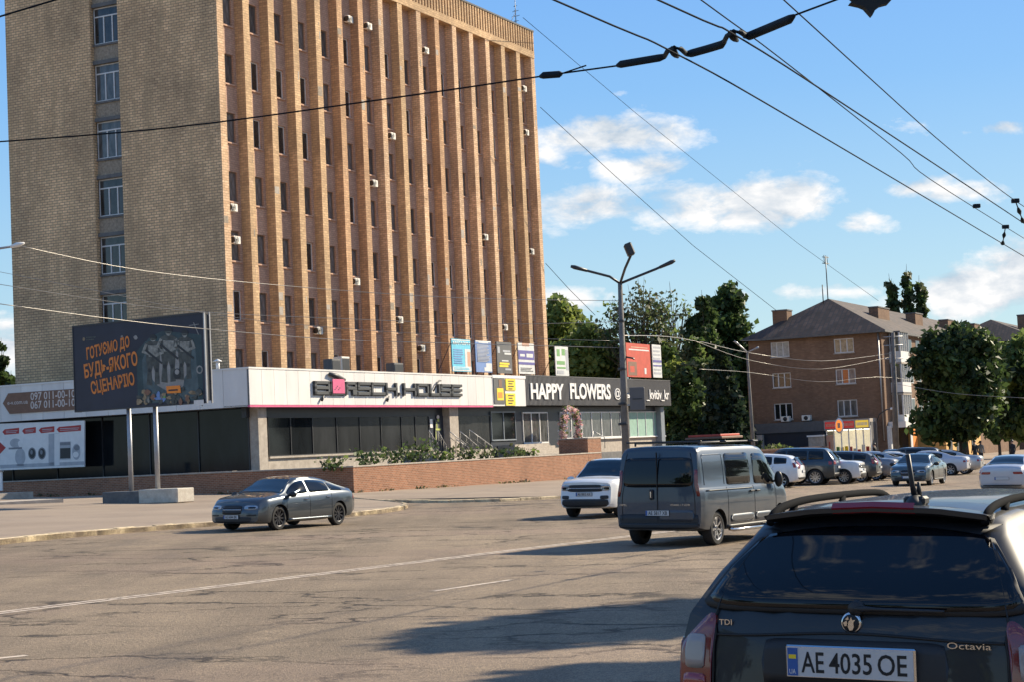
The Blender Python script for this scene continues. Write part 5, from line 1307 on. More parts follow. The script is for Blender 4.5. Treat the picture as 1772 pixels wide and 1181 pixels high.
for px in (225, 271):
    x = FB.front(px, 780, .2)[0]; mb = MB(); mb.tube([(x, .2, gzb), (x, .2, zbb+.2)], .105 if px > 250 else .10, M_STEEL, 12); mb.build('post', bill)
x0, xm, x1 = FB.front(175, 860, -.5)[0], FB.front(239, 860, -.5)[0], FB.front(323, 860, -.5)[0]
zt2 = FB.front(240, 851, -.5)[1]
t = thing('concrete_block', 'concrete footing under the billboard, dark left half and whitewashed right half', 'concrete block', FB.w(0, 0, 0), BRZ)
M_LIMEW = concrete('whitewashed_concrete_material', (.48, .42, .34), (.62, .57, .48), 5)
mb = MB(); mb.box(x0, xm, -.45, .6, gzb-.1, zt2, M_CONCD, bev=.03); mb.build('dark_block', t); mb = MB(); mb.box(xm+.01, x1-.5, -.5, .5, gzb-.1, zt2+.05, M_LIMEW, bev=.03); mb.build('pale_block', t)
# ---------------------------------------------------------------- broad steps at the far left
t = thing('street_steps', 'worn concrete steps at the left edge of the pavement', 'steps', (0, 0, 0), 0)
for k, (pxr, pyt, pyb) in enumerate(((110, 865, 876), (58, 858, 868), (30, 851, 860))):
    p1 = G(pxr, 876-k*8); p0 = G(-260, 876-k*8+14); p0.z = p1.z = 0
    dd2 = (p1-p0).normalized(); nn = Vector((-dd2.y, dd2.x, 0)); mb = MB(); z1 = gz(p1.x)+.13+.16*(k+1)
    p0 = p0+nn*.0; vs = [p0, p1, p1+nn*3.5, p0+nn*3.5]; mb.add([(v.x, v.y, gz(p1.x)) for v in vs]+[(v.x, v.y, z1) for v in vs], [(0,3,2,1),(4,5,6,7),(0,1,5,4),(1,2,6,5),(2,3,7,6),(3,0,4,7)], M_CONC); mb.build('step', t, fixn=True)
wp = G(1, 868); t = thing('white_post', 'short bright white post at the left edge behind the steps', 'post', (wp.x, wp.y, gz(wp.x)+.5)); mb = MB(); mb.box(-.25, .12, -.1, .1, 0, .95, M_WHITE, bev=.02); mb.build('post', t); mb=MB(); mb.box(-.3,.16,-.14,.14,.95,1.0,M_CONC,bev=.01); mb.build('cap',t)
# ---------------------------------------------------------------- brick flats on the right
RB0 = DEP(1528, 640, 155); FR = Frame(RB0); RLOC = FR.w(0, 0, 0); gR = gz(RB0.x)
ze = FR.side(1440, 577, 0)[1]; GW = FR.side(1298, 650, 0)[0]; BL2 = 62.0
print('flats eave', ze, 'gable', GW)
fl = thing('apartment_block', 'four storey brown brick flats with hipped tile roof behind the car park', 'apartment building', RLOC, RZ)
ws = [FR.side(px, py, 0) for px, py in ((1333, 594), (1367, 618), (1442, 586), (1477, 611), (1336, 649), (1369, 671), (1445, 639), (1482, 665), (1339, 700), (1372, 727), (1449, 694), (1485, 721))]
# wall of the gable end with openings, built in bands
rows = [(ws[0], ws[1], ws[2], ws[3]), (ws[4], ws[5], ws[6], ws[7]), (ws[8], ws[9], ws[10], ws[11])]
yA1 = (ws[0][0]+ws[4][0]+ws[8][0])/3; yA0 = (ws[1][0]+ws[5][0]+ws[9][0])/3; yB1 = (ws[2][0]+ws[6][0]+ws[10][0])/3; yB0 = (ws[3][0]+ws[7][0]+ws[11][0])/3
mb = MB(); z = gR-1
for (a, b, c, d) in reversed(rows):
    zt, zb2 = (a[1]+c[1])/2, (b[1]+d[1])/2
    mb.box(0, .3, 0, GW, z, zb2, M_RBRICK); mb.box(0, .3, 0, yB0, zb2, zt, M_RBRICK); mb.box(0, .3, yB1, yA0, zb2, zt, M_RBRICK); mb.box(0, .3, yA1, GW, zb2, zt, M_RBRICK); z = zt
mb.box(0, .3, 0, GW, z, ze, M_RBRICK)
mb.box(.3, BL2, 0, .3, gR-1, ze, M_RBRICK); mb.box(.3, BL2, GW-.3, GW, gR-1, ze, M_RBRICK); mb.box(BL2-.3, BL2, .3, GW-.3, gR-1, ze, M_RBRICK)
mb.build('wall', fl)
M_CURT = plain('warm_curtain_material', (.42, .32, .20), .8, var=.3, scale=4); M_CURT2 = plain('pale_curtain_material', (.40, .38, .34), .8, var=.3, scale=4); M_ORGC = plain('orange_curtain_material', (.60, .20, .06), .8)
cols = [(yA0, yA1), (yB0, yB1)]
cm_ = [[M_CURT2, M_CURT], [M_WGLASS, M_WGLASS2], [M_GLASS, M_WGLASS3]]
for r, (a, b, c, d) in enumerate(rows):
    zt, zb2 = (a[1]+c[1])/2, (b[1]+d[1])/2
    for q, (y0, y1) in enumerate(cols):
        f = MB(); t_ = .09; h = zt-zb2
        f.box(.08, .16, y0, y1, zb2, zb2+t_, M_FRAMEW); f.box(.08, .16, y0, y1, zt-t_, zt, M_FRAMEW)
        for y in (y0, y0+(y1-y0)*.33, y0+(y1-y0)*.66, y1-t_): f.box(.083, .157, y, y+t_, zb2+t_, zt-t_, M_FRAMEW)
        f.box(-.08, .08, y0-.06, y1+.06, zb2-.08, zb2, M_CONC); o = f.build('window', fl)
        p = MB(); p.box(.13, .14, y0, y1, zb2, zt, cm_[r][q]); p.build('pane', o)
        if r == 1 and q == 1: c_ = MB(); c_.box(.115, .125, y0+(y1-y0)*.36, y0+(y1-y0)*.64, zb2+t_, zt-t_, M_ORGC); c_.build('curtain', o)
# hipped roof
rh = FR.side(1437, 516, 5.5)[1]; ov = .55; M_RTILE = None
def tiles():
    t = NT('slate_roof_material'); b = t.n('ShaderNodeTexBrick'); t.L.new(t.uv(), b.inputs['Vector'])
    b.inputs['Color1'].default_value = (.048, .034, .028, 1); b.inputs['Color2'].default_value = (.098, .064, .050, 1); b.inputs['Mortar'].default_value = (.04, .037, .035, 1); b.inputs['Scale'].default_value = 1
    b.inputs['Brick Width'].default_value = .9; b.inputs['Row Height'].default_value = .42; b.inputs['Mortar Size'].default_value = .05
    c = t.mix(.6, b.outputs['Color'], t.mix(t.ramp(t.noise(.6, 5, .7), .35, .65), (.6, .6, .6), (1.5, 1.5, 1.5)), 'MULTIPLY'); t.col(c); t.set(Roughness=.85); t.bump(b.outputs['Fac'], .05, -.6); return t.m
M_RTILE = tiles()
A = (-ov, -ov, ze); B_ = (BL2+ov, -ov, ze); C_ = (BL2+ov, GW+ov, ze); D_ = (-ov, GW+ov, ze); P1 = (5.5, GW/2, rh); P2 = (BL2-5.5, GW/2, rh)
mb = MB(); mb.add([A, B_, C_, D_, P1, P2], [(0, 1, 5, 4), (1, 2, 5), (2, 3, 4, 5), (3, 0, 4)], M_RTILE)
mb.box(-ov, BL2+ov, -ov, GW+ov, ze-.18, ze-.004, M_CONCD); rf = mb.build('roof', fl)
for (x, y, w, d, h, m) in ((9.5, 2.6, 4.2, .9, 2.3, M_RBRICK), (2.2, 9.3, 1.6, 1.4, 1.7, M_RBRICK), (25, 2.8, 3.2, 1, 2.4, M_RBRICK), (40, 2.8, 3.0, 1, 2.4, M_RBRICK), (54, 2.8, 3.0, 1, 2.6, M_RBRICK)):
    mb = MB(); h *= .8; zb2 = ze+(rh-ze)*min(1, min(y, GW-y)/(GW/2))-.6; mb.box(x, x+w, y, y+d, zb2, zb2+h, m); mb.box(x-.06, x+w+.06, y-.06, y+d+.06, zb2+h, zb2+h+.12, M_CONCD); mb.build('chimney', rf)
# long street facade windows
lv = [(a[1]+c[1])/2 for a, b, c, d in rows]; lb = [(b[1]+d[1])/2 for a, b, c, d in rows]
k = 0
for x in [9.5+3.1*i for i in range(16)]:
    for zt, zb2 in zip(lv, lb):
        f = MB(); f.box(x, x+1.4, -.05, .0, zb2, zt, M_FRAMEW); o = f.build('window', fl); p = MB(); p.box(x+.08, x+1.32, -.06, -.052, zb2+.08, zt-.08, M_WGLASS); p.build('pane', o)
# balconies near the corner
for j, (px0, px1, pt, pb, enc) in enumerate(((1548, 1570, 578, 614, 1), (1552, 1572, 633, 668, 1), (1550, 1574, 690, 736, 1))):
    xb0 = 2.4; xb1 = 5.6; zt = lv[j]+.35; zb2 = lb[j]-1.05; out = 1.1
    mb = MB(); mb.box(xb0, xb1, -out, -.01, zb2-.15, zb2, M_CONC); mb.box(xb0+.02, xb1-.02, -out+.02, -out+.10, zb2, zb2+1.0, M_WPANEL); mb.box(xb0+.02, xb0+.1, -out+.1, -.02, zb2, zb2+1.0, M_WPANEL)
    o = mb.build('balcony', fl)
    if j != 1: mb = MB(); mb.box(xb0, xb1, -out-.02, 0-.01, zt, zt+.12, M_CONCD); mb.build('canopy', o)
    mb = MB()
    for q in range(5): x = xb0+.05+(xb1-xb0-.2)*q/4; mb.box(x, x+.07, -out+.03, -out+.09, zb2+1.0, zt, M_FRAMEW)
    for q in range(3): y = -out+.1+.42*q; mb.box(xb0+.03, xb0+.09, y, y+.07, zb2+1.0, zt, M_FRAMEW)
    mb.build('balcony_window', o)
    mb = MB(); mb.box(xb0+.1, xb1-.1, -out+.12, -out+.14, zb2+1.0, zt, M_WGLASS2); mb.box(xb0+.10, xb0+.12, -out+.14, -.05, zb2+1.0, zt, M_WGLASS); mb.build('pane', o)
mb = MB(); mb.tube([(-.10, .25, gR+2), (-.10, .25, ze)], .07, M_STEEL, 6); mb.build('downpipe', fl)
# aerials
for (x, y, z0, h, lab, nm) in ((5.4, GW/2, rh-.2, 4.2, 'tall thin aerial mast on the roof ridge of the brown flats', 'tv_aerial'),):
    t = thing(nm, lab, 'aerial', FR.w(x, y, z0), RZ); mb = MB(); mb.tube([(0, 0, 0), (0, 0, h)], .05, M_DARK, 6); mb.build('mast', t)
    mb = MB(); 
    for zz, w in ((h*.98, .5), (h*.84, .55)): mb.tube([(-w, w*.3, zz), (w, -w*.3, zz)], .04, M_DARK, 5)
    for s_ in (-.5, 0, .5): mb.tube([(s_, 0, h*.82), (s_, 0, h*1.02)], .035, M_DARK, 5)
    mb.build('rods', t); mb = MB(); mb.tube([(-.9, .2, -.3), (-.9, .2, h*.35)], .05, M_DARK, 5); mb.build('short_mast', t)
# dark ground-floor shop front across the gable end
z0, z1 = FR.side(1400, 784, -.5)[1], FR.side(1400, 731, -.5)[1]
t = thing('dark_shopfront', 'dark ground floor shop front along the gable of the brown flats', 'shop front', RLOC, RZ)
yk = FR.side(1428, 750, -.5)[0]
mb = MB(); mb.box(-.6, -.01, yk, GW-.2, gR-.3, z1, M_NAVY); mb.box(-.75, -.6, yk, GW-.1, z1-.9, z1+.02, M_SIGN2); mb.build('fascia', t)
yc = FR.side(1307, 760, -.7)[0]
mb = MB(); mb.box(-1.1, -.6, yc-.8, yc, gR-.3, z1-1.0, M_CONC); mb.build('pilaster', t)
for j, px in enumerate((1362, 1398)):
    y, z = FR.side(px, 732, -.05); a = thing('wall_cooling_unit', ('left' if j == 0 else 'right')+' small pale cooling unit on the gable above the dark shop front', 'air conditioner', FR.w(-.35, y, z1+.1), RZ, 'cooling units over the dark shop front'); mb = MB(); mb.box(-.25, .3, -.4, .4, 0, .5, M_ACW, bev=.03); mb.build('casing', a); mb = MB(); mb.lathe([(.0005, -.262), (.19, -.262), (.2, -.25)], M_PLASTIC, n=14, axis='X', M=Matrix.Translation((0, 0, .25))); mb.build('fan_grille', a)
# lit corner shop
xk = -2.4
def kp(px, py, x=xk): y, z = FR.side(px, py, x); return y, z
t = thing('corner_kiosk', 'lit glass-fronted kiosk shop at the foot of the brown flats', 'kiosk', RLOC, RZ)
yl, zt = kp(1428, 747); yr, _ = kp(1506, 745); zs_ = kp(1465, 727)[1]; zb2 = gR
mb = MB(); mb.box(xk+.1, -.01, yr, yl, zs_-.3, zs_, M_CONC); mb.box(-.4, -.02, yr, yl, zb2-.2, zs_-.3, M_CONC); mb.box(xk+.3, -.4, yr, yr+.12, zb2-.2, zs_-.3, M_GPANEL); mb.box(xk+.3, -.4, yl-.12, yl, zb2-.2, zs_-.3, M_DARK); mb.build('shell', t)
M_LIT = plain('lit_shop_interior_material', (.55, .50, .40), .7, emit=(1.0, .86, .58), es=.35, var=.5, scale=1.2)
mb = MB(); mb.box(-.46, -.41, yr+.15, yl-.15, zb2+.9, zt+.1, M_LIT); mb.box(-1.4, -.46, yr+.15, yl-.15, zb2-.1, zb2+.7, M_DARK)
for q in range(9): mb.box(-.7, -.47, yr+.3+q*(yl-yr-.6)/9, yr+.3+q*(yl-yr-.6)/9+.25, zb2+.9, zb2+1.3+.5*random.random(), random.choice([M_DARK, M_RED2, M_YEL, M_PALE, M_GRN]))
mb.build('interior', t)
f = MB()
n = 6
for q in range(n+1): y = yr+(yl-yr-.1)*q/n; f.box(xk+.2, xk+.28, y, y+.1, zb2, zt+.1, M_WHITE)
f.box(xk+.2, xk+.28, yr, yl, zt+.1, zt+.3, M_WHITE); f.box(xk+.2, xk+.28, yr, yl, zb2+.55, zb2+.65, M_WHITE); f.box(xk+.2, xk+.28, yr, yl, zb2-.1, zb2+.55, M_CONC); f.build('window_frame', t)
mb = MB()
M_TUBE = plain('lamp_tube_material', (.9, .9, .8), .5, emit=(1, .93, .72), es=3.0, var=.01)
ya, _ = kp(1449, 747); yb2, _ = kp(1502, 747); mb.box(xk+.35, xk+.45, yb2, ya, zt-.02, zt+.10, M_TUBE); ya, _ = kp(1429, 747); yb2, _ = kp(1444, 747); mb.box(xk+.35, xk+.45, yb2, ya, zt-.02, zt+.10, M_TUBE); mb.build('lamp_tube', t)
mb = MB(); y0, y1 = kp(1436, 770)[0], kp(1430, 770)[0]; mb.box(xk+.12, xk+.2, y0-.3, y1, zb2+.3, zt-.4, M_SKIN); mb.box(xk+.1, xk+.12, y0, y1-.2, zb2+.8, zt-1.0, M_REDP); mb.build('door_poster', t)
zA, zB = kp(1440, 731)[1], kp(1440, 744)[1]
def kbox(mb, p0, p1, za, zb_, mat, x=xk, d=.1): mb.box(x-d, x, kp(p1, 740)[0], kp(p0, 740)[0], zb_, za, mat)
t = thing('kiosk_sign', 'red and yellow lit sign board with a round orange emblem above the kiosk', 'sign', RLOC, RZ)
mb = MB(); kbox(mb, 1427, 1506, zA+.12, zB-.10, M_STEEL, xk, .2); mb.build('frame', t)
M_REDS = plain('lit_red_sign_material', (.35, .03, .03), .5, emit=(.8, .06, .05), es=.15, var=.1); M_YELS = plain('lit_yellow_sign_material', (.5, .36, .04), .5, emit=(.9, .6, .08), es=.35, var=.1); M_ORE = plain('lit_orange_emblem_material', (.8, .22, .04), .5, emit=(1, .3, .05), es=.5, var=.1)
mb = MB(); kbox(mb, 1429, 1448, zA-.02, zB+.04, M_REDS, xk-.2, .03); kbox(mb, 1459, 1479, zA-.02, zB+.04, M_REDS, xk-.2, .03); kbox(mb, 1482, 1504, zA, zB+.04, M_YELS, xk-.2, .03); mb.build('panels', t)
mb = MB(); 
for p0, p1 in ((1431, 1446), (1461, 1477), (1484, 1502)):
    p = p0
    while p < p1-1: kbox(mb, p, p+1.4, zA-.18, zB+.22, M_SKIN if p0 < 1480 else M_PALE, xk-.23, .02); p += 2.4
mb.build('lettering', t)
mb = MB(); yc_, zc_ = kp(1454, 738)
mb.lathe([(.001, -.1), (.62, -.1), (.66, 0), (.62, .1)], M_WHITE, n=20, axis='X', M=Matrix.Translation((xk-.3, yc_, zc_)) @ Matrix.Diagonal((1, .62, 1.05, 1))); mb.lathe([(.001, -.12), (.5, -.12)], M_ORE, n=20, axis='X', M=Matrix.Translation((xk-.3, yc_, zc_)) @ Matrix.Diagonal((1, .62, 1.05, 1))); mb.box(xk-.45, xk-.42, yc_-.12, yc_+.12, zc_-.2, zc_+.25, M_SKIN); mb.build('emblem', t)
t = thing('pale_kiosk_wall', 'pale square block wall with white top left of the lit kiosk', 'wall', RLOC, RZ)
y0, y1 = kp(1427, 765)[0], kp(1400, 765)[0]; z1 = kp(1412, 757)[1]; mb = MB(); mb.box(xk-.2, xk+1.6, y0, y1, gR-.2, z1, M_CONC); mb.box(xk-.28, xk+1.6, y0-.0, y1+.1, z1, z1+.14, M_WHITE); mb.build('block', t)
# street side: shop canopy, hanging clothes banner
t = thing('side_shop', 'grey canopied shop front with an orange display on the street side of the flats', 'shop front', RLOC, RZ)
zc2 = gR+3.1
mb = MB(); mb.box(.6, 9.0, -1.6, -.02, zc2, zc2+.55, M_WPANEL); mb.box(.6, 30, -.2, -.02, gR, zc2, M_NAVY); mb.build('canopy', t)
mb = MB(); mb.box(3.4, 5.0, -1.5, -1.44, gR+.7, zc2-.05, M_ORG); mb.box(2.6, 3.3, -1.5, -1.44, gR+.4, zc2-.05, M_PALE); mb.build('display', t)
mb = MB(); mb.box(.05, .5, -.35, -.02, gR, gR+3.3, M_PALE); mb.build('pale_pier', t)
# second, farther block
F2o = FR.w(70, -1.5); F2 = Frame(F2o); z2 = ze+1.6
f2 = thing('far_apartment_block', 'farther flats with long dark roof and chimneys behind the chestnut tree', 'apartment building', F2.w(0, 0, 0), RZ)
mb = MB(); mb.box(0, 90, 0, 13, gR-2, z2, M_RBRICK); mb.build('wall', f2)
mb = MB(); mb.add([(-.6, -.6, z2), (90.6, -.6, z2), (90.6, 13.6, z2), (-.6, 13.6, z2), (5, 6.5, z2+3.2), (85, 6.5, z2+3.2)], [(0, 1, 5, 4), (1, 2, 5), (2, 3, 4, 5), (3, 0, 4), (3, 2, 1, 0)], M_RTILE); rf = mb.build('roof', f2)
for x in (8, 24, 42, 60): mb = MB(); mb.box(x, x+5, 2.5, 3.7, z2+.6, z2+3.6, M_RBRICK); mb.box(x-.06, x+5.06, 2.44, 3.76, z2+3.6, z2+3.75, M_CONCD); mb.build('chimney', rf)
for (x, h, lab) in ((26, 4.0, 'branched aerial on the far roof above the chestnut tree'), (48, 3.2, 'simple slanted aerial at the right end of the far roof')):
    t = thing('tv_aerial', lab, 'aerial', F2.w(x, 3.5, z2+1.5), RZ); mb = MB(); mb.tube([(0, 0, 0), (0, 0, h+1)], .06, M_DARK, 6); mb.build('mast', t)
    for q in range(4 if h > 3.5 else 2): mb = MB(); zz = h+.9-q*.6; mb.tube([(-.6, .1, zz), (.6, -.1, zz+.05)], .05, M_DARK, 5); mb.build('rod', t)
    if h < 3.5: mb = MB(); mb.tube([(-1.5, 0, h-.6), (.3, 0, h+.9)], .05, M_DARK, 5); mb.build('rod', t)
# yellow wall seen under the chestnut
yw = DEP(1692, 756, 172); t = thing('yellow_house_wall', 'sunlit yellow wall with pale cornice seen under the chestnut crown', 'building', (yw.x, yw.y, gz(yw.x)), RZ)
M_YW = plain('ochre_render_material', (.62, .36, .12), .85); h = DEP(1692, 726, 172).z-gz(yw.x)
mb = MB(); mb.box(-14, 1.3, 0, 8, -.3, h-.5, M_YW); mb.box(-14.05, 1.45, -.15, 8, h-.5, h, M_CREAM); mb.build('wall', t)
mb = MB(); 
for k in range(4): mb.box(-13+3.3*k, -11.5+3.3*k, -.04, 0, .9, h-1.2, M_DARK)
mb.build('window', t)
# brown low planter wall and bush before the dark shop front
pA, pB = DEP(1318, 782, 108), DEP(1432, 778, 112); t = thing('low_planter_wall', 'long low reddish planter wall behind the white hatchback', 'wall', (pA.x, pA.y, gz(pA.x)), math.atan2(pB.y-pA.y, pB.x-pA.x))
Lw = (flat(pB)-flat(pA)).length; mb = MB(); mb.box(-3, Lw, 0, .4, -.5, pA.z-gz(pA.x), M_RED); mb.box(-3, Lw+.05, -.04, .44, pA.z-gz(pA.x), pA.z-gz(pA.x)+.10, M_BROWN); mb.build('wall_face', t)
# ---------------------------------------------------------------- trees
def tree(name, label, px, pybase_depth, ytop, width, mats, n=5000, leaf=.32, lobes=None, trunk=None, limb=True, seed=0, group=None, loc=None, height=None, crown0=.25, gap=.0, shape='round', wid=None, cat='tree'):
    r = random.Random(seed); rg = np.random.default_rng(seed)
    if loc is None:
        d = pybase_depth; p = DEP(px, ytop, d); x, y = p.x, p.y; H = p.z-gz(x); Wd = width/FOC*d
    else: x, y = loc; H = height; Wd = wid
    t = thing(name, label, cat, (x, y, gz(x)), r.random()*6, group)
    t.rotation_euler.z = 0
    c0 = crown0*H; mb = MB(); tr = trunk or max(.12, H*.018)
    top = H*(.93 if shape != 'round' else .80)
    sway = [Vector((r.gauss(0, .012*H)*k/5, r.gauss(0, .012*H)*k/5, top*k/5)) for k in range(6)]
    mb.tube([v-Vector((0, 0, .2 if i == 0 else 0)) for i, v in enumerate(sway)], [tr*1.25, tr, tr*.85, tr*.65, tr*.4, tr*.12], M_BARK, 8)
    pts = []; blobs = []
    if shape == 'round':
        nl = int((lobes or 16)*1.5)
        for k in range(nl):
            f = (k+.5)/nl; an = k*2.399+r.random()*.5; zz = c0+(H-c0)*(.12+.76*r.random()); prof = math.sin(math.pi*min(1, max(.08, (zz-c0)/(H-c0)*.92+.06)))**.75
            rad = Wd/2*prof*(.3+.56*r.random()); br = Wd*r.uniform(.09, .20)
            blobs.append((Vector((math.cos(an)*rad, math.sin(an)*rad, zz)), br))
        blobs.append((Vector((0, 0, H-Wd*.12)), Wd*.13))
        if not gap:
            for q in (.3, .5, .68): blobs.append((Vector((r.gauss(0, .05*Wd), r.gauss(0, .05*Wd), c0+(H-c0)*q)), Wd*.27))
    elif shape == 'column':
        for k in range(40):
            f = (k+.5)/40; an = r.random()*6.28; rad = Wd*.16*r.random()*(1-abs(f-.4)*.8); blobs.append((Vector((math.cos(an)*rad, math.sin(an)*rad, c0+(H-c0)*f*.97)), Wd*.42*(1.05-f*.72)*r.uniform(.8, 1.1)))
    elif shape == 'cone':
        for k in range(lobes or 60):
            f = ((k+.5)/(lobes or 60)); an = k*2.4; rad = Wd/2*(1-f)*.75; blobs.append((Vector((math.cos(an)*rad, math.sin(an)*rad, c0+(H-c0)*f-.1*rad)), max(.25, Wd*.13*(1-f*.6))))
    if limb:
        for c, br in blobs:
            if shape == 'cone': continue
            k = max(1, min(4, int(5*(c.z*.62)/top))); a = sway[k].lerp(sway[k+1], .3) if k < 5 else sway[5]
            if a.z > c.z: a = Vector((a.x*.8, a.y*.8, c.z*.7))
            m = a.lerp(c, .5)+Vector((r.gauss(0, .1), r.gauss(0, .1), -.03*H*r.random()+.1)); mb.tube([a, m, c, c+(c-m)*.35], [tr*.35, tr*.22, tr*.10, .015], M_BARK, 5, cap=False)
            if gap:
                for q in range(4):
                    e = c+Vector((r.gauss(0, br), r.gauss(0, br), r.gauss(0, br)+.3)); mb.tube([m, e.lerp(m, .4), e], [tr*.12, tr*.07, .012], M_BARK, 4, cap=False)
    mb.build('trunk', t)
    tot = sum(b[1]**2 for b in blobs)
    IX = []
    for bi_, (c, br) in enumerate(blobs):
        k = int(n*br**2/tot); v = rg.normal(size=(k, 3)); v /= np.linalg.norm(v, axis=1)[:, None]
        rad = br*(.25+.85*rg.random(k)**.45 if not gap else rg.random(k)**.5*1.3)
        # ragged surface
        ph = rg.random(3)*6; rad = rad*(1+.22*np.sin(v[:, 0]*7+ph[0])*np.sin(v[:, 1]*6+ph[1])+.12*np.sin(v[:, 2]*9+ph[2]))
        rad = rad*(1+.45*rg.random(k)**4)
        P = np.array(c)+v*rad[:, None]*np.array([1, 1, .82]); pts.append(P); IX.append(np.full(k, bi_*7+bi_//3))
    P = np.concatenate(pts); IX = np.concatenate(IX); ok = P[:, 2] > c0*.7; P = P[ok]; IX = IX[ok]
    leaf_obj('crown', P, leaf, mats, t, .95, seed=seed, idx=IX)
    return t
GRN1 = [L_DK, L_MD, L_MD, L_DK]; GRN2 = [L_MD, L_DK, L_LT, L_MD]; GRN3 = [L_LT, L_MD, L_YL, L_MD]
bg = 'trees behind the flower shop'
tree('tree', 'green tree partly hidden by the right edge of the tower', 965, 185, 512, 130, GRN3, 9000, .42, seed=1, group=bg, crown0=.2)
tree('tree', 'yellow-green tree directly left of the tall street lamp', 1018, 178, 556, 130, GRN3, 9000, .42, seed=2, group=bg, crown0=.15)
tree('tree', 'sparse thin-leaved tree with open sky between branches behind the street lamp', 1105, 176, 488, 150, [L_GY, L_MD, L_GY, L_LT], 2300, .25, lobes=30, seed=3, group=bg, crown0=.30, gap=1)
tree('tree', 'half bare pale twiggy tree right of the sparse one', 1160, 180, 500, 100, [L_GY, L_GY, L_LT], 1300, .24, lobes=24, seed=31, group=bg, crown0=.34, gap=1)
tree('tree', 'small brownish green tree behind the right end of the flower shop', 1140, 164, 590, 130, [L_GY, L_MD, L_YL, L_DK], 7500, .36, seed=4, group=bg, crown0=.1)
tree('tree', 'tallest dark green broadleaf tree left of the brown flats', 1262, 172, 492, 118, GRN1+[L_MD], 12000, .38, seed=5, group=bg, crown0=.2, lobes=24)
tree('tree', 'dark round tree standing left of the tallest broadleaf', 1215, 168, 515, 85, GRN1, 8000, .38, seed=6, group=bg, crown0=.2)
tree('tree', 'pale olive tree low in front of the tall dark broadleaf', 1200, 160, 585, 90, [L_GY, L_LT, L_MD], 5500, .34, seed=7, group=bg, crown0=.1)
tree('spruce_tree', 'broad dark blue-green spruce in front of the brown flats gable', 1248, 148, 605, 125, [L_SP, L_SP, L_DK], 12000, .34, seed=8, shape='cone', crown0=.03, lobes=90, limb=False)
tree('tree', 'lower dark tree filling the gap between spruce and flats', 1292, 164, 600, 70, GRN1, 5000, .36, seed=9, group=bg, crown0=.1)
tree('tree', 'dim green tree low behind the spruce and the van roof', 1188, 152, 640, 90, GRN1, 5000, .34, seed=91, group=bg, crown0=.05)
for j, (px, yt, w, lab) in enumerate(((1543, 482, 42, 'left and lowest of three slim poplars over the flats roof'), (1568, 466, 46, 'middle and tallest of three slim poplars over the flats roof'), (1592, 484, 42, 'right one of three slim poplars over the flats roof'))):
    tree('poplar_tree', lab, px, 210, yt, w, [L_MD, L_DK, L_GY, L_MD], 5200, .42, seed=20+j, shape='column', crown0=.12, group='poplars behind the flats')
tree('chestnut_tree', 'big dark flowering chestnut tree in front of the flats on the right', 1655, 120, 558, 165, [L_DK, L_MD, L_DK, L_MD, L_MD, L_LT], 30000, .25, lobes=40, seed=40, crown0=.16, trunk=.32)
tree('tree', 'green street tree at the right edge of the picture behind the chestnut', 1768, 126, 575, 120, [L_MD, L_DK, L_LT, L_YL], 8500, .32, lobes=26, seed=41, crown0=.14, trunk=.25)
tree('tree', 'dark tree filling in behind the chestnut towards the right edge', 1738, 150, 592, 110, GRN1, 8000, .36, seed=44, crown0=.12, lobes=20)
tree('tree', 'small dark tree under the chestnut by the yellow wall', 1722, 150, 655, 70, GRN1, 3200, .32, seed=42, crown0=.2)
tree('tree', 'distant tree at the left edge beyond the tower', 2, 150, 598, 40, GRN1, 2400, .35, seed=43, crown0=.2)
# white candles of the chestnut
# bush before the shop front
p = DEP(1345, 772, 113)
t = thing('garden_bush', 'rounded pale green bush behind the low planter wall', 'bush', (p.x, p.y, gz(p.x))); mb = MB()
for k in range(8): an = k*.8; mb.tube([(0, 0, 0), (math.cos(an)*1.0, math.sin(an)*.5, 1.4)], [.03, .01], M_BARK, 4)
mb.build('stems', t); rg = np.random.default_rng(5); v = rg.normal(size=(900, 3)); v /= np.linalg.norm(v, axis=1)[:, None]; leaf_obj('foliage', np.array([0, 0, 1.2])+v*(rg.random(900)**.5)[:, None]*np.array([1.3, .7, .75]), .13, [L_LT, L_GY, L_YL], t, seed=3)
# street trees beside the road on the right: outside the picture, their shade falls on it
def shade(px, py, h):
    g = G(px, py); k = h/math.tan(SUN_EL); return g.x+math.sin(SUN_AZ)*k, g.y+math.cos(SUN_AZ)*k
for j, (px, py, hc, w, n) in enumerate(((1175, 1074, 10.6, 4.0, 9000), (1270, 1058, 12.0, 4.6, 9000), (1200, 1195, 10.4, 3.8, 8000))):
    x, y = shade(px, py, hc); h = hc+2.6
    tree('roadside_tree', ('nearest', 'tallest', 'lowest')[j]+' roadside tree right of the black wagon that shades the asphalt', 0, 0, 0, 0, GRN2, n, .22, loc=(x, y), height=h, wid=w, seed=60+j, crown0=.60, group='roadside trees beyond the right edge')
for j in range(7):  # unseen row added to give the facade glass foliage to reflect
    p = Vector((34+7.5*j, 30+17*j, 0)); tree('roadside_tree', ('nearest', 'second', 'third', 'fourth', 'fifth', 'sixth', 'farthest')[j]+' tree of the leafy row added beyond the right edge for reflections', 0, 0, 0, 0, GRN1, 2600, .5, loc=(p.x, p.y), height=11, wid=9, seed=80+j, crown0=.15, group='row of trees added beyond the right edge for reflections')

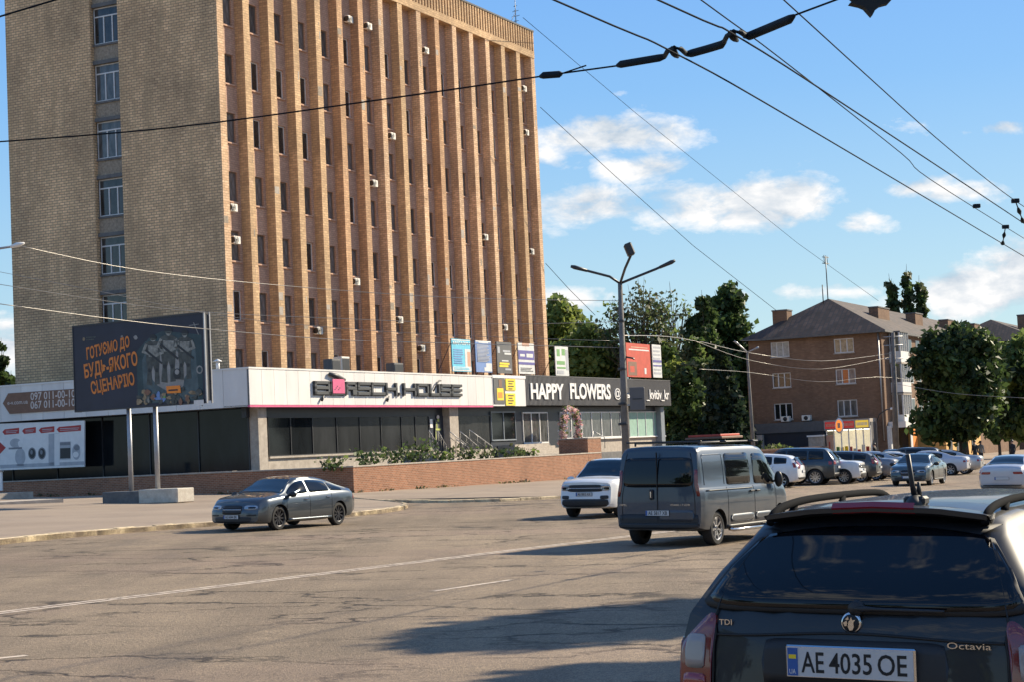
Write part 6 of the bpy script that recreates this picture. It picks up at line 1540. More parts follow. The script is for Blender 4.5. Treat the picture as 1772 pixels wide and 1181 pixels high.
# unseen trees added behind the camera to darken reflections in glass and car paint
for j, (x, y, h, w) in enumerate(((-34, -26, 13, 11), (-21, -34, 14, 12), (-8, -40, 12, 11), (5, -42, 15, 13), (18, -36, 13, 12), (30, -24, 14, 12), (-46, -8, 14, 12))):
    tree('added_reflection_tree', 'leafy tree added behind the camera for reflections, %s from the left' % ('second', 'third', 'fourth', 'fifth', 'sixth', 'seventh', 'first')[j], 0, 0, 0, 0, GRN1, 1800, .8, loc=(x, y), height=h, wid=w, seed=120+j, crown0=.1, group='trees added behind the camera for reflections')
# ---------------------------------------------------------------- passers-by far under the trees
def person(label, px, py_, dist, hgt, top, legs, stride=.0, ang=0.0):
    p = DEP(px, py_, dist); t = thing('person', label, 'person', (p.x, p.y, gz(p.x)+.12), ang, 'passers-by beyond the parked cars'); s = hgt/1.75
    J = {'pel': (0, 0, .95), 'ch': (0, .0, 1.35), 'nk': (0, .01, 1.5), 'hd': (0, .03, 1.62), 'hdt': (0, .03, 1.74), 'sl': (-.2, 0, 1.42), 'el': (-.25, .02, 1.14), 'hl': (-.24, .10, .88), 'sr': (.2, 0, 1.42), 'er': (.25, -.02, 1.14), 'hr': (.24, .06, .88),
         'tl': (-.1, 0, .9), 'kl': (-.11, .04+stride, .5), 'al': (-.11, stride*1.4-.02, .08), 'fl': (-.12, stride*1.4+.14, .03), 'tr': (.1, 0, .9), 'kr': (.11, .04-stride*.4, .5), 'ar': (.11, -stride-.02, .08), 'fr': (.12, -stride+.14, .03)}
    Rr = {'pel': .15, 'ch': .17, 'nk': .065, 'hd': .095, 'hdt': .07, 'sl': .075, 'el': .05, 'hl': .04, 'sr': .075, 'er': .05, 'hr': .04, 'tl': .10, 'kl': .065, 'al': .045, 'fl': .04, 'tr': .10, 'kr': .065, 'ar': .045, 'fr': .04}
    E_ = [('pel','ch'),('ch','nk'),('nk','hd'),('hd','hdt'),('ch','sl'),('sl','el'),('el','hl'),('ch','sr'),('sr','er'),('er','hr'),('pel','tl'),('tl','kl'),('kl','al'),('al','fl'),('pel','tr'),('tr','kr'),('kr','ar'),('ar','fr')]
    ks = list(J); me = bpy.data.meshes.new('body'); me.from_pydata([tuple(c*s for c in J[k]) for k in ks], [(ks.index(a), ks.index(b)) for a, b in E_], [])
    o = bpy.data.objects.new('body', me); COL.objects.link(o); md = o.modifiers.new('s', 'SKIN'); me.skin_vertices
    for i, k in enumerate(ks): me.skin_vertices[0].data[i].radius = (Rr[k]*s, Rr[k]*s*.8); me.skin_vertices[0].data[i].use_root = (k == 'pel')
    sd = o.modifiers.new('u', 'SUBSURF'); sd.levels = 1; sd.render_levels = 1
    dg = bpy.context.evaluated_depsgraph_get(); m2 = bpy.data.meshes.new_from_object(o.evaluated_get(dg)); COL.objects.unlink(o); bpy.data.objects.remove(o)
    sk = plain('skin_material', (.42, .24, .17), .6)
    for m in (top, legs, sk, M_DARK): m2.materials.append(m)
    for q in m2.polygons:
        z = q.center.z/s; q.material_index = 3 if z < .09 else (1 if z < .93 else (2 if (1.50 < z or (z < .95 and abs(q.center.x) > .19*s)) else 0)); q.use_smooth = True
    m2.name = 'body'; b = bpy.data.objects.new('body', m2); COL.objects.link(b); b.parent = t
    h = MB(); h.lathe([(.001, .09), (.06, .075), (.095, .02), (.10, -.03), (.07, -.07)], M_DARK, n=12, axis='Z', M=Matrix.Translation((0, .0, 1.70*s))); h.build('hair', t)
    return t
CL1 = plain('black_jacket_material', (.015, .016, .02), .8); CL2 = plain('dark_trousers_material', (.02, .022, .03), .8); CL3 = plain('pale_shirt_material', (.35, .33, .30), .8)
person('person in black standing left of another by the yellow wall', 1687, 780, 118, 1.75, CL1, CL2, .12, .6)
person('person in a pale top and dark trousers by the yellow wall', 1697, 780, 120, 1.7, CL3, CL2, .08, -.8)
person('person in dark clothes walking beneath the rightmost street tree', 1752, 778, 116, 1.72, CL2, CL1, .18, 2.2)
person('person in black at the corner of the brown flats by the kiosk', 1514, 785, 128, 1.7, CL1, CL1, .05, 1.0)
# ---------------------------------------------------------------- weeds and grit along wall foot and kerb
def strip_pts(P, per, spread, hgt, seed):
    rg = np.random.default_rng(seed); out = []
    for a, b in zip(P[:-1], P[1:]):
        L = (b-a).length; k = int(L*per)
        for q in range(k):
            t = rg.random(); c = a.lerp(b, t)
            if math.sin(c.x*1.7+seed)+math.sin(c.y*2.3) < .1: continue
            out.append((c.x+rg.normal()*spread, c.y+rg.normal()*spread, gz(c.x)+.12+abs(rg.normal())*hgt))
    return out
pts = strip_pts([FW.w(0, 20), FW.w(-.12, 0)], 26, .12, .05, 1)+strip_pts([FW.w(0, -.12), FW.w(wx1, -.12)], 16, .09, .045, 2)
o = leaf_obj('weeds', pts, .07, [L_GY, L_MD, M_SAND, L_DK], None, seed=9); tag(o, 'low weeds and dry litter along the foot of the brick wall', 'weeds', kind='stuff')
# ---------------------------------------------------------------- street lamps and poles
def tl(t, mb, name): return mb.build(name, t)
p = DEP(1078, 700, 66); b = Vector((p.x, p.y, gz(p.x))); zt = DEP(1073, 490, 66).z
t = thing('street_lamp', 'tall dark concrete lamp post with three arms in front of the flower shop', 'street lamp', b)
topx = DEP(1073, 490, 66).x-b.x
mb = MB(); mb.tube([(0, 0, -.1), (topx, 0, zt-b.z)], [.175, .085], M_POLE, 12); tl(t, mb, 'post')
def dp(px, py, d=66): q = DEP(px, py, d); return (q.x-b.x, q.y-b.y, q.z-b.z)
for j, (pts, d2) in enumerate((([(1073, 490), (1055, 478), (1020, 469), (994, 462)], 0), ([(1073, 490), (1078, 470), (1085, 452)], -2.5), ([(1073, 490), (1100, 479), (1135, 465), (1162, 453)], 0))):
    mb = MB(); P = [Vector(dp(*q))+Vector((0, d2*k/(len(pts)-1), 0)) for k, q in enumerate(pts)]; mb.tube(P, .05, M_DARK, 7); a = tl(t, mb, 'arm')
    e = P[-1]; dr_ = (P[-1]-P[-2]).normalized(); mb = MB()
    if j == 1: M2 = Matrix.Translation(e) @ Matrix.Rotation(R_(-20), 4, 'Y'); mb.box(-.14, .14, -.25, .25, -.05, .42, M_DARK, M=M2, bev=.04)
    else: mb.tube([e-dr_*.5, e, e+dr_*.15], [.06, .085, .05], M_DARK, 7)
    mb.build('lamp_head', a)
mb = MB()
for py in (555, 640, 700, 735): q = Vector(dp(1075+(py-555)*.02, py)); mb.lathe([(.19-(735-py)*.0004, -.05), (.20-(735-py)*.0004, 0), (.19-(735-py)*.0004, .05)], M_DARK, n=12, axis='Z', M=Matrix.Translation((q.x, 0, q.z)))
q = Vector(dp(1094, 621)); mb.tube([(q.x-.45, 0, q.z+.1), (q.x, 0, q.z), (q.x+.08, 0, q.z-.05)], .035, M_DARK, 5); tl(t, mb, 'bracket')
# back of a street sign on the post
t2 = thing('street_sign_back', 'dark rectangular sign seen from behind, fixed to the tall lamp post', 'sign', b)
q0, q1 = Vector(dp(1091, 712, 65.7)), Vector(dp(1115, 671, 65.7)); mb = MB(); mb.box(q0.x, q1.x, q0.y, q0.y+.05, q0.z, q1.z, M_GPANEL, bev=.02); mb.build('panel', t2)
mb = MB()
for f_ in (.25, .75): z = q0.z+(q1.z-q0.z)*f_; mb.box(.15, q1.x-.05, q0.y+.06, q0.y+.10, z-.03, z+.03, M_STEEL)
mb.box(q0.x+.1, q1.x-.1, q0.y-.012, q0.y-.001, (q0.z+q1.z)/2-.02, (q0.z+q1.z)/2+.02, M_DARK)
mb.build('bracket', t2)
# small Y lamp
d = 118; p = DEP(1302, 740, d); b = Vector((p.x, p.y, gz(p.x))); t = thing('street_lamp', 'slim pale lamp post with two raised arms in front of the flats gable', 'street lamp', b)
def dp2(px, py): q = DEP(px, py, d); return Vector((q.x-b.x, 0, q.z-b.z))
tp = dp2(1293, 611); mb = MB(); mb.tube([(0, 0, -.1), tp], [.16, .08], M_POLE, 9); tl(t, mb, 'post')
for q in ((1270, 590), (1313, 602)):
    e = dp2(*q); mb = MB(); mb.tube([tp, tp.lerp(e, .6), e], .06, M_STEEL, 6); a = tl(t, mb, 'arm'); mb = MB(); mb.tube([tp.lerp(e, .6), e], [.07, .10], M_STEEL, 6); mb.build('lamp_head', a)
# pole by the corner of the flats
d = 128; p = DEP(1550, 780, d); b = Vector((p.x, p.y, gz(p.x))); tp = DEP(1545, 575, d)-b; t = thing('utility_pole', 'dark utility pole beside the corner of the brown flats', 'pole', b)
mb = MB(); mb.tube([(0, 0, -.1), (tp.x, 0, tp.z)], [.24, .15], M_POLE, 9); tl(t, mb, 'post'); mb = MB()
for z_ in (.97, .90, .8): mb.tube([(tp.x*z_-.7, 0, tp.z*z_), (tp.x*z_+.7, 0, tp.z*z_)], .04, M_STEEL, 5)
tl(t, mb, 'crossarm')
d = 150; p = DEP(1517, 720, 152); t = thing('wall_lamp', 'small curved white lamp on the sunlit corner of the flats', 'lamp', (p.x, p.y, p.z)); mb = MB(); mb.tube([(0, 0, -.5), (.2, -.3, .1), (.8, -.5, .45), (1.2, -.5, .5)], .06, M_DARK, 5); mb.build('arm', t); mb = MB(); mb.tube([(1.1, -.5, .5), (1.6, -.5, .55)], [.1, .13], M_WHITE, 6); mb.build('lamp_head', t)
# lamp whose head shows at the left edge
d = 48; b = DEP(-120, 800, d); b = Vector((b.x, b.y, gz(b.x))); t = thing('street_lamp', 'pale street lamp arm reaching in from the left edge', 'street lamp', b); e = DEP(42, 420, d)-b; e2 = DEP(-5, 430, d)-b
mb = MB(); mb.tube([(0, 0, -.1), (0, 0, e2.z-.4)], [.14, .09], M_STEEL, 9); tl(t, mb, 'post'); mb = MB(); mb.tube([(0, 0, e2.z-.4), e2, DEP(20, 426, d)-b], .035, M_STEEL, 6); a = tl(t, mb, 'arm'); mb = MB(); mb.tube([DEP(18, 427, d)-b, DEP(30, 423, d)-b, e], [.04, .075, .03], M_WHITE, 6); mb.build('lamp_head', a)

# ---------------------------------------------------------------- wires
def sag(a, b, s=.0, n=14): return [a.lerp(b, k/n)-Vector((0, 0, 4*s*(k/n)*(1-k/n))) for k in range(n+1)]
def wire(name, label, pts, r, mat=None, group=None, cat='wire'):
    o0 = pts[0]; mb = MB(); mb.tube([p-o0 for p in pts], r, mat or M_WIRE, 6); o = mb.build(name, loc=tuple(o0)); return tag(o, label, cat, group)
def zp(px, py, z=6.1): return ZP(px, py, z)
tg = 'trolley wires over the road'
wA = [zp(960, 0), zp(1165, 90), zp(1400, 222), zp(1772, 443), zp(1900, 518)]
def extend(P, k): return [P[0]+(P[0]-P[1]).normalized()*k]+P
wire('trolley_wire', 'thick trolley wire, lowest and leftmost of the four crossing the sky', smooth_path(extend(wA, 14), 5), .0095, group=tg)
wB = [zp(1140, 0), zp(1280, 65), zp(1500, 206), zp(1772, 386), zp(1860, 445)]
wire('trolley_wire', 'thick trolley wire, second from the left through the right-hand insulator', smooth_path(extend(wB, 12), 5), .0095, group=tg)
wC = [zp(1214, 0, 6.5), zp(1350, 100, 6.5), zp(1560, 265, 6.5), zp(1610, 310, 6.5), zp(1772, 412, 6.5)]
wire('trolley_wire', 'thinner wire that crosses the second trolley wire in the sky', smooth_path(extend(wC, 10), 5), .0075, group=tg)
wD = [zp(1357, 0, 6.3), zp(1500, 130, 6.3), zp(1640, 255, 6.3), zp(1757, 347, 6.3), zp(1850, 405, 6.3)]
wire('trolley_wire', 'steep trolley wire highest in the upper right corner', smooth_path(extend(wD, 10), 5), .0075, group=tg)
wire('span_wire', 'dark cable cutting the very top left corner', [zp(-60, 46, 6.4), zp(0, 28, 6.4), zp(140, -14, 6.4)], .009)
# span wire with two insulated crossings
zsp = 6.22
sp_pts = [zp(-60, 249, zsp), zp(300, 220, zsp), zp(700, 166, zsp), zp(940, 131, zsp), zp(1070, 113, zsp)]
wire('span_wire', 'long thin cable crossing the brick tower from the left edge', smooth_path(sp_pts, 5), .010)
wire('span_wire', 'short cable from the long insulator to the top edge of the picture', [zp(1372, 27, zsp), zp(1450, -2, zsp), zp(1560, -45, zsp)], .010)
t = thing('insulator', 'small stubby insulator with a loose tail at the edge of the tower', 'insulator', tuple(zp(952, 129, zsp))); o0 = zp(952, 129, zsp)
mb = MB(); mb.tube([zp(935, 132, zsp)-o0, zp(940, 130, zsp)-o0, zp(968, 128, zsp)-o0, zp(972, 127, zsp)-o0], [.02, .04, .04, .02], M_INSUL, 8); mb.build('body', t); mb = MB(); mb.tube([zp(972, 127, zsp)-o0, zp(990, 121, zsp)-o0, zp(1014, 113, zsp)-o0], .009, M_WIRE, 5); mb.build('tail', t)
t = thing('section_insulator', 'long black jointed insulator bar arching over two trolley wires', 'insulator', tuple(zp(1165, 88, zsp))); o0 = zp(1165, 88, zsp)
def loc(*P): return [zp(a, b_, zsp)-o0 for a, b_ in P]
for P, rr_ in (([(1068, 113), (1074, 111), (1110, 105), (1140, 100), (1150, 97)], [.02, .042, .042, .042, .03]), ([(1188, 93), (1196, 92), (1225, 84), (1248, 77), (1253, 72)], [.03, .044, .044, .044, .03]), ([(1288, 61), (1296, 62), (1330, 48), (1366, 33), (1374, 27)], [.03, .046, .046, .046, .02])):
    mb = MB(); mb.tube(loc(*P), rr_, M_INSUL, 9); mb.build('rod', t)
for P in ([(1150, 97), (1155, 88), (1167, 82), (1178, 84), (1188, 93)], [(1253, 72), (1258, 62), (1270, 54), (1281, 55), (1290, 61)]):
    mb = MB(); mb.tube(loc(*P), .027, M_INSUL, 8); mb.build('arch', t)
for P in ([(1164, 86), (1168, 93), (1173, 98)], [(1266, 58), (1270, 65), (1276, 70)]):
    mb = MB(); mb.tube(loc(*P), [.045, .04, .018], M_INSUL, 7); mb.build('wire_clamp', t)
for j, (c, c2, lab) in enumerate(((zp(1690, 356, 6.5), None, 'small clamp on the wire near the right edge'), (zp(1757, 347, 6.3), zp(1770, 382, 6.05), 'hanger with dropper at the right edge of the sky'), (zp(1740, 392, 6.4), zp(1735, 421, 6.1), 'lowest hanger joining two wires at the right edge'))):
    t = thing('wire_hanger', lab, 'wire hanger', tuple(c), 0, 'hangers on the trolley wires'); mb = MB(); mb.box(-.07, .07, -.05, .05, -.04, .04, M_INSUL, bev=.01); mb.build('clamp', t)
    if c2 is not None: v = c2-c; mb = MB(); mb.tube([(0, 0, 0), tuple(v)], .012, M_WIRE, 5); mb.tube([tuple(v*.35), tuple(v*.5), tuple(v*.65)], [.02, .045, .02], M_INSUL, 7); mb.tube([tuple(v*.85), tuple(v)], [.02, .05], M_INSUL, 6); mb.build('dropper', t)
# cables from the tower roof and across the shops
def dpts(L_): return [DEP(a, b_, d_) for a, b_, d_ in L_]
cg = 'pale cables strung across the square'
wire('cable', 'pale cable from the left lamp head sloping down over the tower', smooth_path(dpts([(30, 424, 49), (250, 468, 54), (530, 497, 60), (800, 515, 63), (1075, 520, 66)]), 5), .011, M_WIREL, cg)
wire('cable', 'pale cable running just above the billboard top', smooth_path(dpts([(-10, 490, 54), (300, 535, 58), (600, 551, 61), (860, 560, 64), (1075, 556, 66)]), 5), .010, M_WIREL, cg)
wire('cable', 'bright pale cable passing in front of the billboard', smooth_path(dpts([(-10, 524, 50), (200, 552, 54), (360, 569, 57), (640, 590, 61), (1076, 603, 66)]), 5), .013, M_WIREL, cg)
wire('cable', 'faint pale cable low across the soldiers on the billboard', smooth_path(dpts([(-10, 468, 60), (180, 505, 60), (400, 548, 62), (700, 575, 64), (1075, 590, 66)]), 5), .009, M_WIREL, cg)
wire('cable', 'pale cable between the tall lamp and the slim lamp post', smooth_path(dpts([(1075, 580, 66), (1180, 585, 90), (1293, 611, 118), (1420, 626, 123), (1547, 612, 128)]), 5), .017, M_WIREL, cg)
wire('cable', 'second pale cable sagging across the gable windows', smooth_path(dpts([(1200, 590, 90), (1300, 625, 118), (1420, 640, 122), (1547, 618, 128)]), 5), .013, M_WIREL, cg)
wire('cable', 'third pale cable low across the gable', smooth_path(dpts([(1210, 640, 90), (1300, 646, 118), (1420, 662, 122), (1548, 655, 128), (1720, 690, 150)]), 5), .013, M_WIREL, cg)
wire('cable', 'pale cable crossing the chestnut crown', smooth_path(dpts([(1548, 665, 114), (1650, 682, 112), (1772, 690, 110)]), 5), .015, M_WIREL, cg)
wire('roof_cable', 'thin twin cable falling from the tower edge to the flats', dpts([(935, 185, 130), (1060, 300, 138), (1200, 425, 146), (1345, 538, 160)]), .022, M_WIREL if False else M_WIRE, 'thin cables from the tower to the flats')
wire('roof_cable', 'thin cable from the tower roof aerial across the clouds', dpts([(905, 30, 130), (1100, 195, 170), (1380, 420, 200), (1520, 520, 220)]), .022, M_WIRE, 'thin cables from the tower to the flats')
wire('roof_cable', 'short dark cable from the tower edge down to the trees', dpts([(944, 455, 128), (985, 500, 128), (1030, 545, 128)]), .022, M_WIRE, 'thin cables from the tower to the flats')
# dark pointed ornament hanging high in the foreground
c = DEP(1508, 0, .62); t = thing('hanging_ornament', 'dark pointed leaf-shaped air freshener hanging in at the top edge', 'air freshener', tuple(c))
k = .62/FOC; out = [(-40, 12), (-30, 2), (-38, -3), (-20, -8), (-12, -12), (0, -27), (7, -15), (16, -9), (30, -6), (40, 4), (34, 10), (20, 30), (0, 60), (-20, 30)]
M_ORN = plain('dark_card_material', (.010, .016, .020), .8)
mb = MB(); mb.poly([(a*k, 0, b_*k) for a, b_ in out], M_ORN, (0, .004, 0)); mb.build('card', t, fixn=True); mb = MB(); mb.tube([(0, .002, 58*k), (0, .002, 260*k)], .0006, M_ORN, 5); mb.build('cord', t)

# ---------------------------------------------------------------- vehicles
ROAD = (D1.x*1.0, D1.y)
def gp(px, py): g = G(px, py); return (g.x, g.y)
def place(front_wheel_px, rear_wheel_px, kind, side, sc=1.0, head=None):
    """root position from the two ground contacts of the visible side"""
    a, b_ = Vector((*gp(*front_wheel_px), 0)), Vector((*gp(*rear_wheel_px), 0)); D = CARS[kind]; h = (a-b_).normalized() if head is None else Vector((head[0], head[1], 0)).normalized()
    n = Vector((-h.y, h.x, 0)); W2 = (D['body']['W']/2-.05)*sc; xm = (D['wheels'][0]+D['wheels'][1])/2*sc
    m = (a+b_)/2 if head is None else None
    if head is None: c = m - h*xm - n*side*W2
    else: c = b_ - h*D['wheels'][1]*sc - n*side*W2
    return (c.x, c.y), (h.x, h.y)
pos, hd = place((480, 917), (587, 910), 'sedan', 1, .97, head=(-.49, -.87))
car('grey liftback sedan parked at the kerb with a wheel on the road', 'sedan', P_GREY, pos, hd, .97, hi=True, rim=M_RIMD, nsp=10, plate='AE 6044 BK', opts=('front', 'chrome'))
hT = Vector((-D1.x, -D1.y, 0)); pT = G(1022, 897)
car('white compact SUV driving towards the camera behind the van', 'suv', P_WHITE, (pT.x+D1.x*1.5+.1, pT.y+D1.y*1.5), (hT.x, hT.y), .98, hi=True, plate='AE 0815 AX', opts=('front', 'body_mirror'), name='moving_car')
ph, hv = place((0, 0), (1243, 945), 'van', -1, 1.03, head=(math.sin(R_(31)), math.cos(R_(31))))
vr, vb = car('blue-grey panel van with tinted rear doors in the middle of the road', 'van', P_VAN, ph, hv, 1.03, hi=True, nsp=7, plate='AE 5817 XB', opts=('rear',), name='delivery_van')
pp_, hp = place((1607, 841), (1636, 838), 'saloon', 1, 1.0, head=(-.42, -.9))
car('slate blue saloon driving towards the camera past the parked row', 'saloon', P_TEAL, pp_, hp, .97, hi=False, opts=('front',), name='moving_car', nst=34)
pw = G(1742, 858); hw_ = (D1.x, D1.y)
car('pale grey saloon seen from behind at the right edge', 'saloon', P_LILAC, (pw.x+D1.x*1.6, pw.y+D1.y*1.6), hw_, .97, nst=34, name='moving_car')
pg = 'cars parked nose-in along the forecourt'
hl = (-.93, .37)
rowp = [((1352, 846), 'hatch', P_WHITE, 'white hatchback at the near end of the parked row', -1, 1), ((1411, 841), 'suv', P_NAVY, 'dark blue SUV with multi-spoke rims next to the white hatchback', -1, 1.03), ((1461, 839), 'suv', P_WHITE, 'white SUV parked the other way round beside the dark blue SUV', 1, .95),
        ((1490, 836), 'hatch', P_DGREY, 'black car with red tail lamps behind the white SUV nose', -1, 1.0), ((1516, 833), 'saloon', P_MGREY, 'mid grey saloon between the black car and a silver one', -1, 1), ((1545, 829), 'saloon', P_SILV, 'silver saloon half hidden by the oncoming slate blue one', -1, 1),
        ((1578, 826), 'saloon', P_WHITE, 'white saloon whose roof shows above the oncoming slate blue one', -1, .96), ((1606, 824), 'suv', P_DGREY, 'dark grey crossover with roof rails behind the oncoming saloon', -1, .93), ((1645, 824), 'saloon', P_LILAC, 'pale saloon second from the far end of the parked row', -1, .96), ((1669, 822), 'saloon', P_SILV, 'silver saloon with reddish roof edge at the far end of the row', -1, .97)]
for j, (wp_, kind, m, lab, rev, sc_) in enumerate(rowp):
    D = CARS[kind]; g = Vector((*gp(*wp_), 0)); h = Vector((hl[0], hl[1], 0)).normalized()
    if rev == 1: h = -h
    n = Vector((-h.y, h.x, 0)); W2 = (D['body']['W']/2-.05)*sc_
    c = g - h*(D['wheels'][1] if rev < 0 else D['wheels'][0])*sc_ - n*(1 if rev < 0 else -1)*W2
    car(lab, kind, m, (c.x, c.y), (h.x, h.y), sc_, pg, nst=24, nsp=10 if kind == 'suv' else 7, opts=())
c_ = G(1470, 830); car('dark green car in the second row in front of the kiosk', 'saloon', P_TEAL, (c_.x+6, c_.y+16), (-D1.x, -D1.y), 1.0, nst=22)
# ---- the van's own details
def vpart(nm, mb): return mb.build(nm, vr)
L2 = vb.L/2
mb = MB(); mb.box(-L2-.012, -L2+.02, -.008, .008, .50, 1.84, M_BLACK); vpart('door_gap', mb)
for sg in (1, -1): mb = MB(); mb.tube([vb.rear(sg*.87, .52+1.3*k/10)+Vector((-.004, 0, 0)) for k in range(11)], .006, M_BLACK, 4); vpart('door_gap', mb)
mb = MB(); mb.box(-L2-.05, -L2, .08, .16, .92, 1.12, M_PLASTIC, bev=.02); mb.box(-L2-.065, -L2-.05, .105, .130, .96, 1.08, M_CHROME, bev=.004); vpart('door_handle', mb)
mb = MB(); text_mb(mb, 'VIVARO 1.9 CDTI', M_CHROME, Matrix.Translation((-L2-.018, -.28, .80)) @ Matrix.Rotation(R_(-90), 4, 'Z') @ Matrix.Rotation(R_(90), 4, 'X'), width=.42, height=.035, depth=.004); text_mb(mb, 'OPEL', M_CHROME, Matrix.Translation((-L2-.018, .82, .80)) @ Matrix.Rotation(R_(-90), 4, 'Z') @ Matrix.Rotation(R_(90), 4, 'X'), width=.16, height=.035, depth=.004); vpart('badge', mb)
mb = MB(); patch(mb, vb.rear, P_VAN, -.30-.55, -.04, .50, .72, 8, 4, .010, 8, .01, Vector((-1, 0, 0))); vpart('door_panel', mb)
mb = MB(); patch(mb, lambda u, v: vb.rear(u, v), M_PLASTIC, -.98, .98, .36, .46, 14, 3, .05, 10, .06, Vector((-1, 0, 0))); vpart('bumper_step', mb)
for sg in (1, -1):
    mb = MB(); mb.tube([(-1.9, sg*.70, 1.96), (-1.9, sg*.70, 2.02), (1.0, sg*.68, 2.03), (1.0, sg*.68, 1.95)], .022, M_DARK, 6); vpart('roof_rail', mb)
for x in (-2.05, -.9, .5): mb = MB(); mb.box(x-.03, x+.03, -.82, .82, 2.02, 2.055, M_DARK, bev=.01); vpart('roof_bar', mb)
for sg in (-1, 1):
    mb = MB(); mb.tube([vb.low(-2.1+2.2*k/12, 1.08, sg)+Vector((0, sg*.008, 0)) for k in range(13)], .014, M_DARK, 6); vpart('door_rail', mb)
    mb = MB(); mb.tube([(-1.05, sg*.90, .30), (-1.0, sg*.98, .27), (.95, sg*.98, .27), (1.0, sg*.90, .30)], .035, M_CHROME, 8); vpart('side_step', mb)
    mb = MB(); patch(mb, lambda u, v: vb.low(u, v, sg), P_VAN, -1.02, .10, .42, .58, 8, 3, .02, 8, .02, Vector((0, sg, 0))); patch(mb, lambda u, v: vb.low(u, v, sg), P_VAN, .22, 1.0, .42, .58, 8, 3, .02, 8, .02, Vector((0, sg, 0))); vpart('side_moulding', mb)
# load on the van roof
q = vr.matrix_world.copy(); mb = MB(); mb.box(-.55, .55, -.35, .5, 0, .05, M_BROWN, bev=.01); mb.box(-.5, .5, -.3, .45, .052, .10, M_REDP, bev=.01)
ang = math.atan2(hv[1], hv[0]); lo = Vector((ph[0], ph[1], 0))+Vector((hv[0], hv[1], 0))*(.1)*1.03+Vector((-hv[1], hv[0], 0))*(-.25)
o = mb.build('roof_load', loc=(lo.x, lo.y, gz(ph[0])+2.055*1.03+.03), rotz=ang); tag(o, 'flat reddish brown boards lying on the van roof bars', 'boards')
# ---------------------------------------------------------------- black wagon close in front
SO = 1.12; ao = R_(29); ho = Vector((math.sin(ao), math.cos(ao), 0)); zc_ = 6.72*SO
pc = DEP(1461, 1164, zc_)
rt = Vector((pc.x, pc.y, 0))+ho*(2.285*SO)
wz = (pc.z-gz(rt.x))/SO; print('wagon plate height', wz)
CARS['wagon']['plate_z'] = (.42, wz-.005)
wr_, wb = car('black estate car close in front, rear window and licence plate AE 4035 OE facing the camera', 'wagon', P_BLACK, (rt.x, rt.y), (ho.x, ho.y), SO, hi=True, nst=60, name='estate_car', plate='none', opts=('body_mirror',))
wr_['label'] = 'black estate car seen close from behind with roof rails and number plate AE 4035 OE'
M_LENSG = plain('grey_lamp_lens_material', (.30, .27, .26), .25, 0, coat=.6)
M_RAIL = plain('black_rail_material', (.006, .007, .009), .9, var=.05, spec=.06)
def wp_(nm, mb, parent=None, **k): return mb.build(nm, parent or wr_, **k)
RVv = Vector((-1, 0, .1)); S_ = wb
for sg in (1, -1):
    mb = MB(); patch(mb, lambda u, v: S_.rear(u*sg, v), M_REDD, .80, .999, lambda u: .74, lambda u: 1.14-max(0, (u-.86))*.9, 12, 8, .010, 8, .03, RVv); o = wp_('tail_light', mb)
    mb = MB(); patch(mb, lambda u, v: S_.rear(u*sg, v), M_LENSG, .84, .965, .92, 1.055, 8, 4, .016, 6, .01, RVv); wp_('indicator', mb, o)
    mb = MB(); patch(mb, lambda u, v: S_.rear(u*sg, v), M_REDL, .83, .975, .78, .90, 8, 4, .016, 6, .01, RVv); wp_('brake_lens', mb, o)
    mb = MB(); patch(mb, lambda u, v: S_.low(u, v, sg), M_REDD, -2.275, -2.08, .78, 1.03, 6, 5, .010, 5, .03, Vector((0, sg, 0))); wp_('tail_light_side', mb)
    # tailgate shut line, rear pillar trim
    mb = MB(); mb.tube([S_.rear(sg*.79, .70+.36*k/10)+Vector((-.006, 0, 0)) for k in range(11)]+[S_.rear(sg*(.80+.13*k/6), 1.07+.36*k/6)+Vector((-.004, 0, 0)) for k in range(1, 7)], .005, M_BLACK, 4); wp_('tailgate_gap', mb)
    y = sg*.445; zr = lambda x: S_.T(x)-.018
    P = [(-1.92, y, zr(-1.92)-.02), (-1.86, y, zr(-1.86)+.02), (-1.68, y, zr(-1.68)+.042), (-1.3, y*1.02, zr(-1.3)+.048), (-.5, y*1.08, zr(-.5)+.045), (-.2, y*1.1, zr(-.2)+.03), (-.05, y*1.11, zr(-.05)-.01)]
    mb = MB(); mb.tube([Vector(a) for a in smooth_path([Vector(a) for a in P], 5)], .017, M_RAIL, 10)
    for x in (-1.60, -.95): mb.tube([(x-.05, y*1.01, zr(x)-.01), (x+.02, y*1.02, zr(x)+.038)], [.022, .012], M_RAIL, 7)
    wp_('roof_rail', mb)
# rear glass border, spoiler, brake light
mb = MB(); patch(mb, S_.rear, M_BLACK, -.97, .97, 1.155, 1.487, 18, 10, .004, 10, .0, RVv); wp_('rear_window_border', mb)
def sppt(u, v):    # a thin lip carried back from the roof edge
    P = S_.top(-2.02, u); return Vector((-1.80-v, P.y*(1-.02*v), P.z+.006-.05*v*v-.02*v))
mb = MB(); patch(mb, sppt, P_BLACK, -.93, .93, 0.0, .14, 20, 6, .0, 20, .02, Vector((0, 0, 1))); 
e = [sppt(-.93+1.86*k/20, .14) for k in range(21)]; vs = [p for p in e]+[p+Vector((.05, 0, -.032)) for p in e]; mb.add(vs, [(k+1, k, 21+k, 22+k) for k in range(20)], P_BLACK, True); sp_o = wp_('spoiler', mb)
mb = MB(); e = [sppt(-.34+.68*k/10, .14) for k in range(11)]; vs = [p+Vector((-.006, 0, .0)) for p in e]+[p+Vector((.016, 0, -.024)) for p in e]; mb.add(vs+[v+Vector((.02, 0, .02)) for v in vs], [(k+1, k, 11+k, 12+k) for k in range(10)]+[(k, k+1, 23+k, 22+k) for k in range(10)], M_REDL); wp_('brake_light', mb, sp_o)
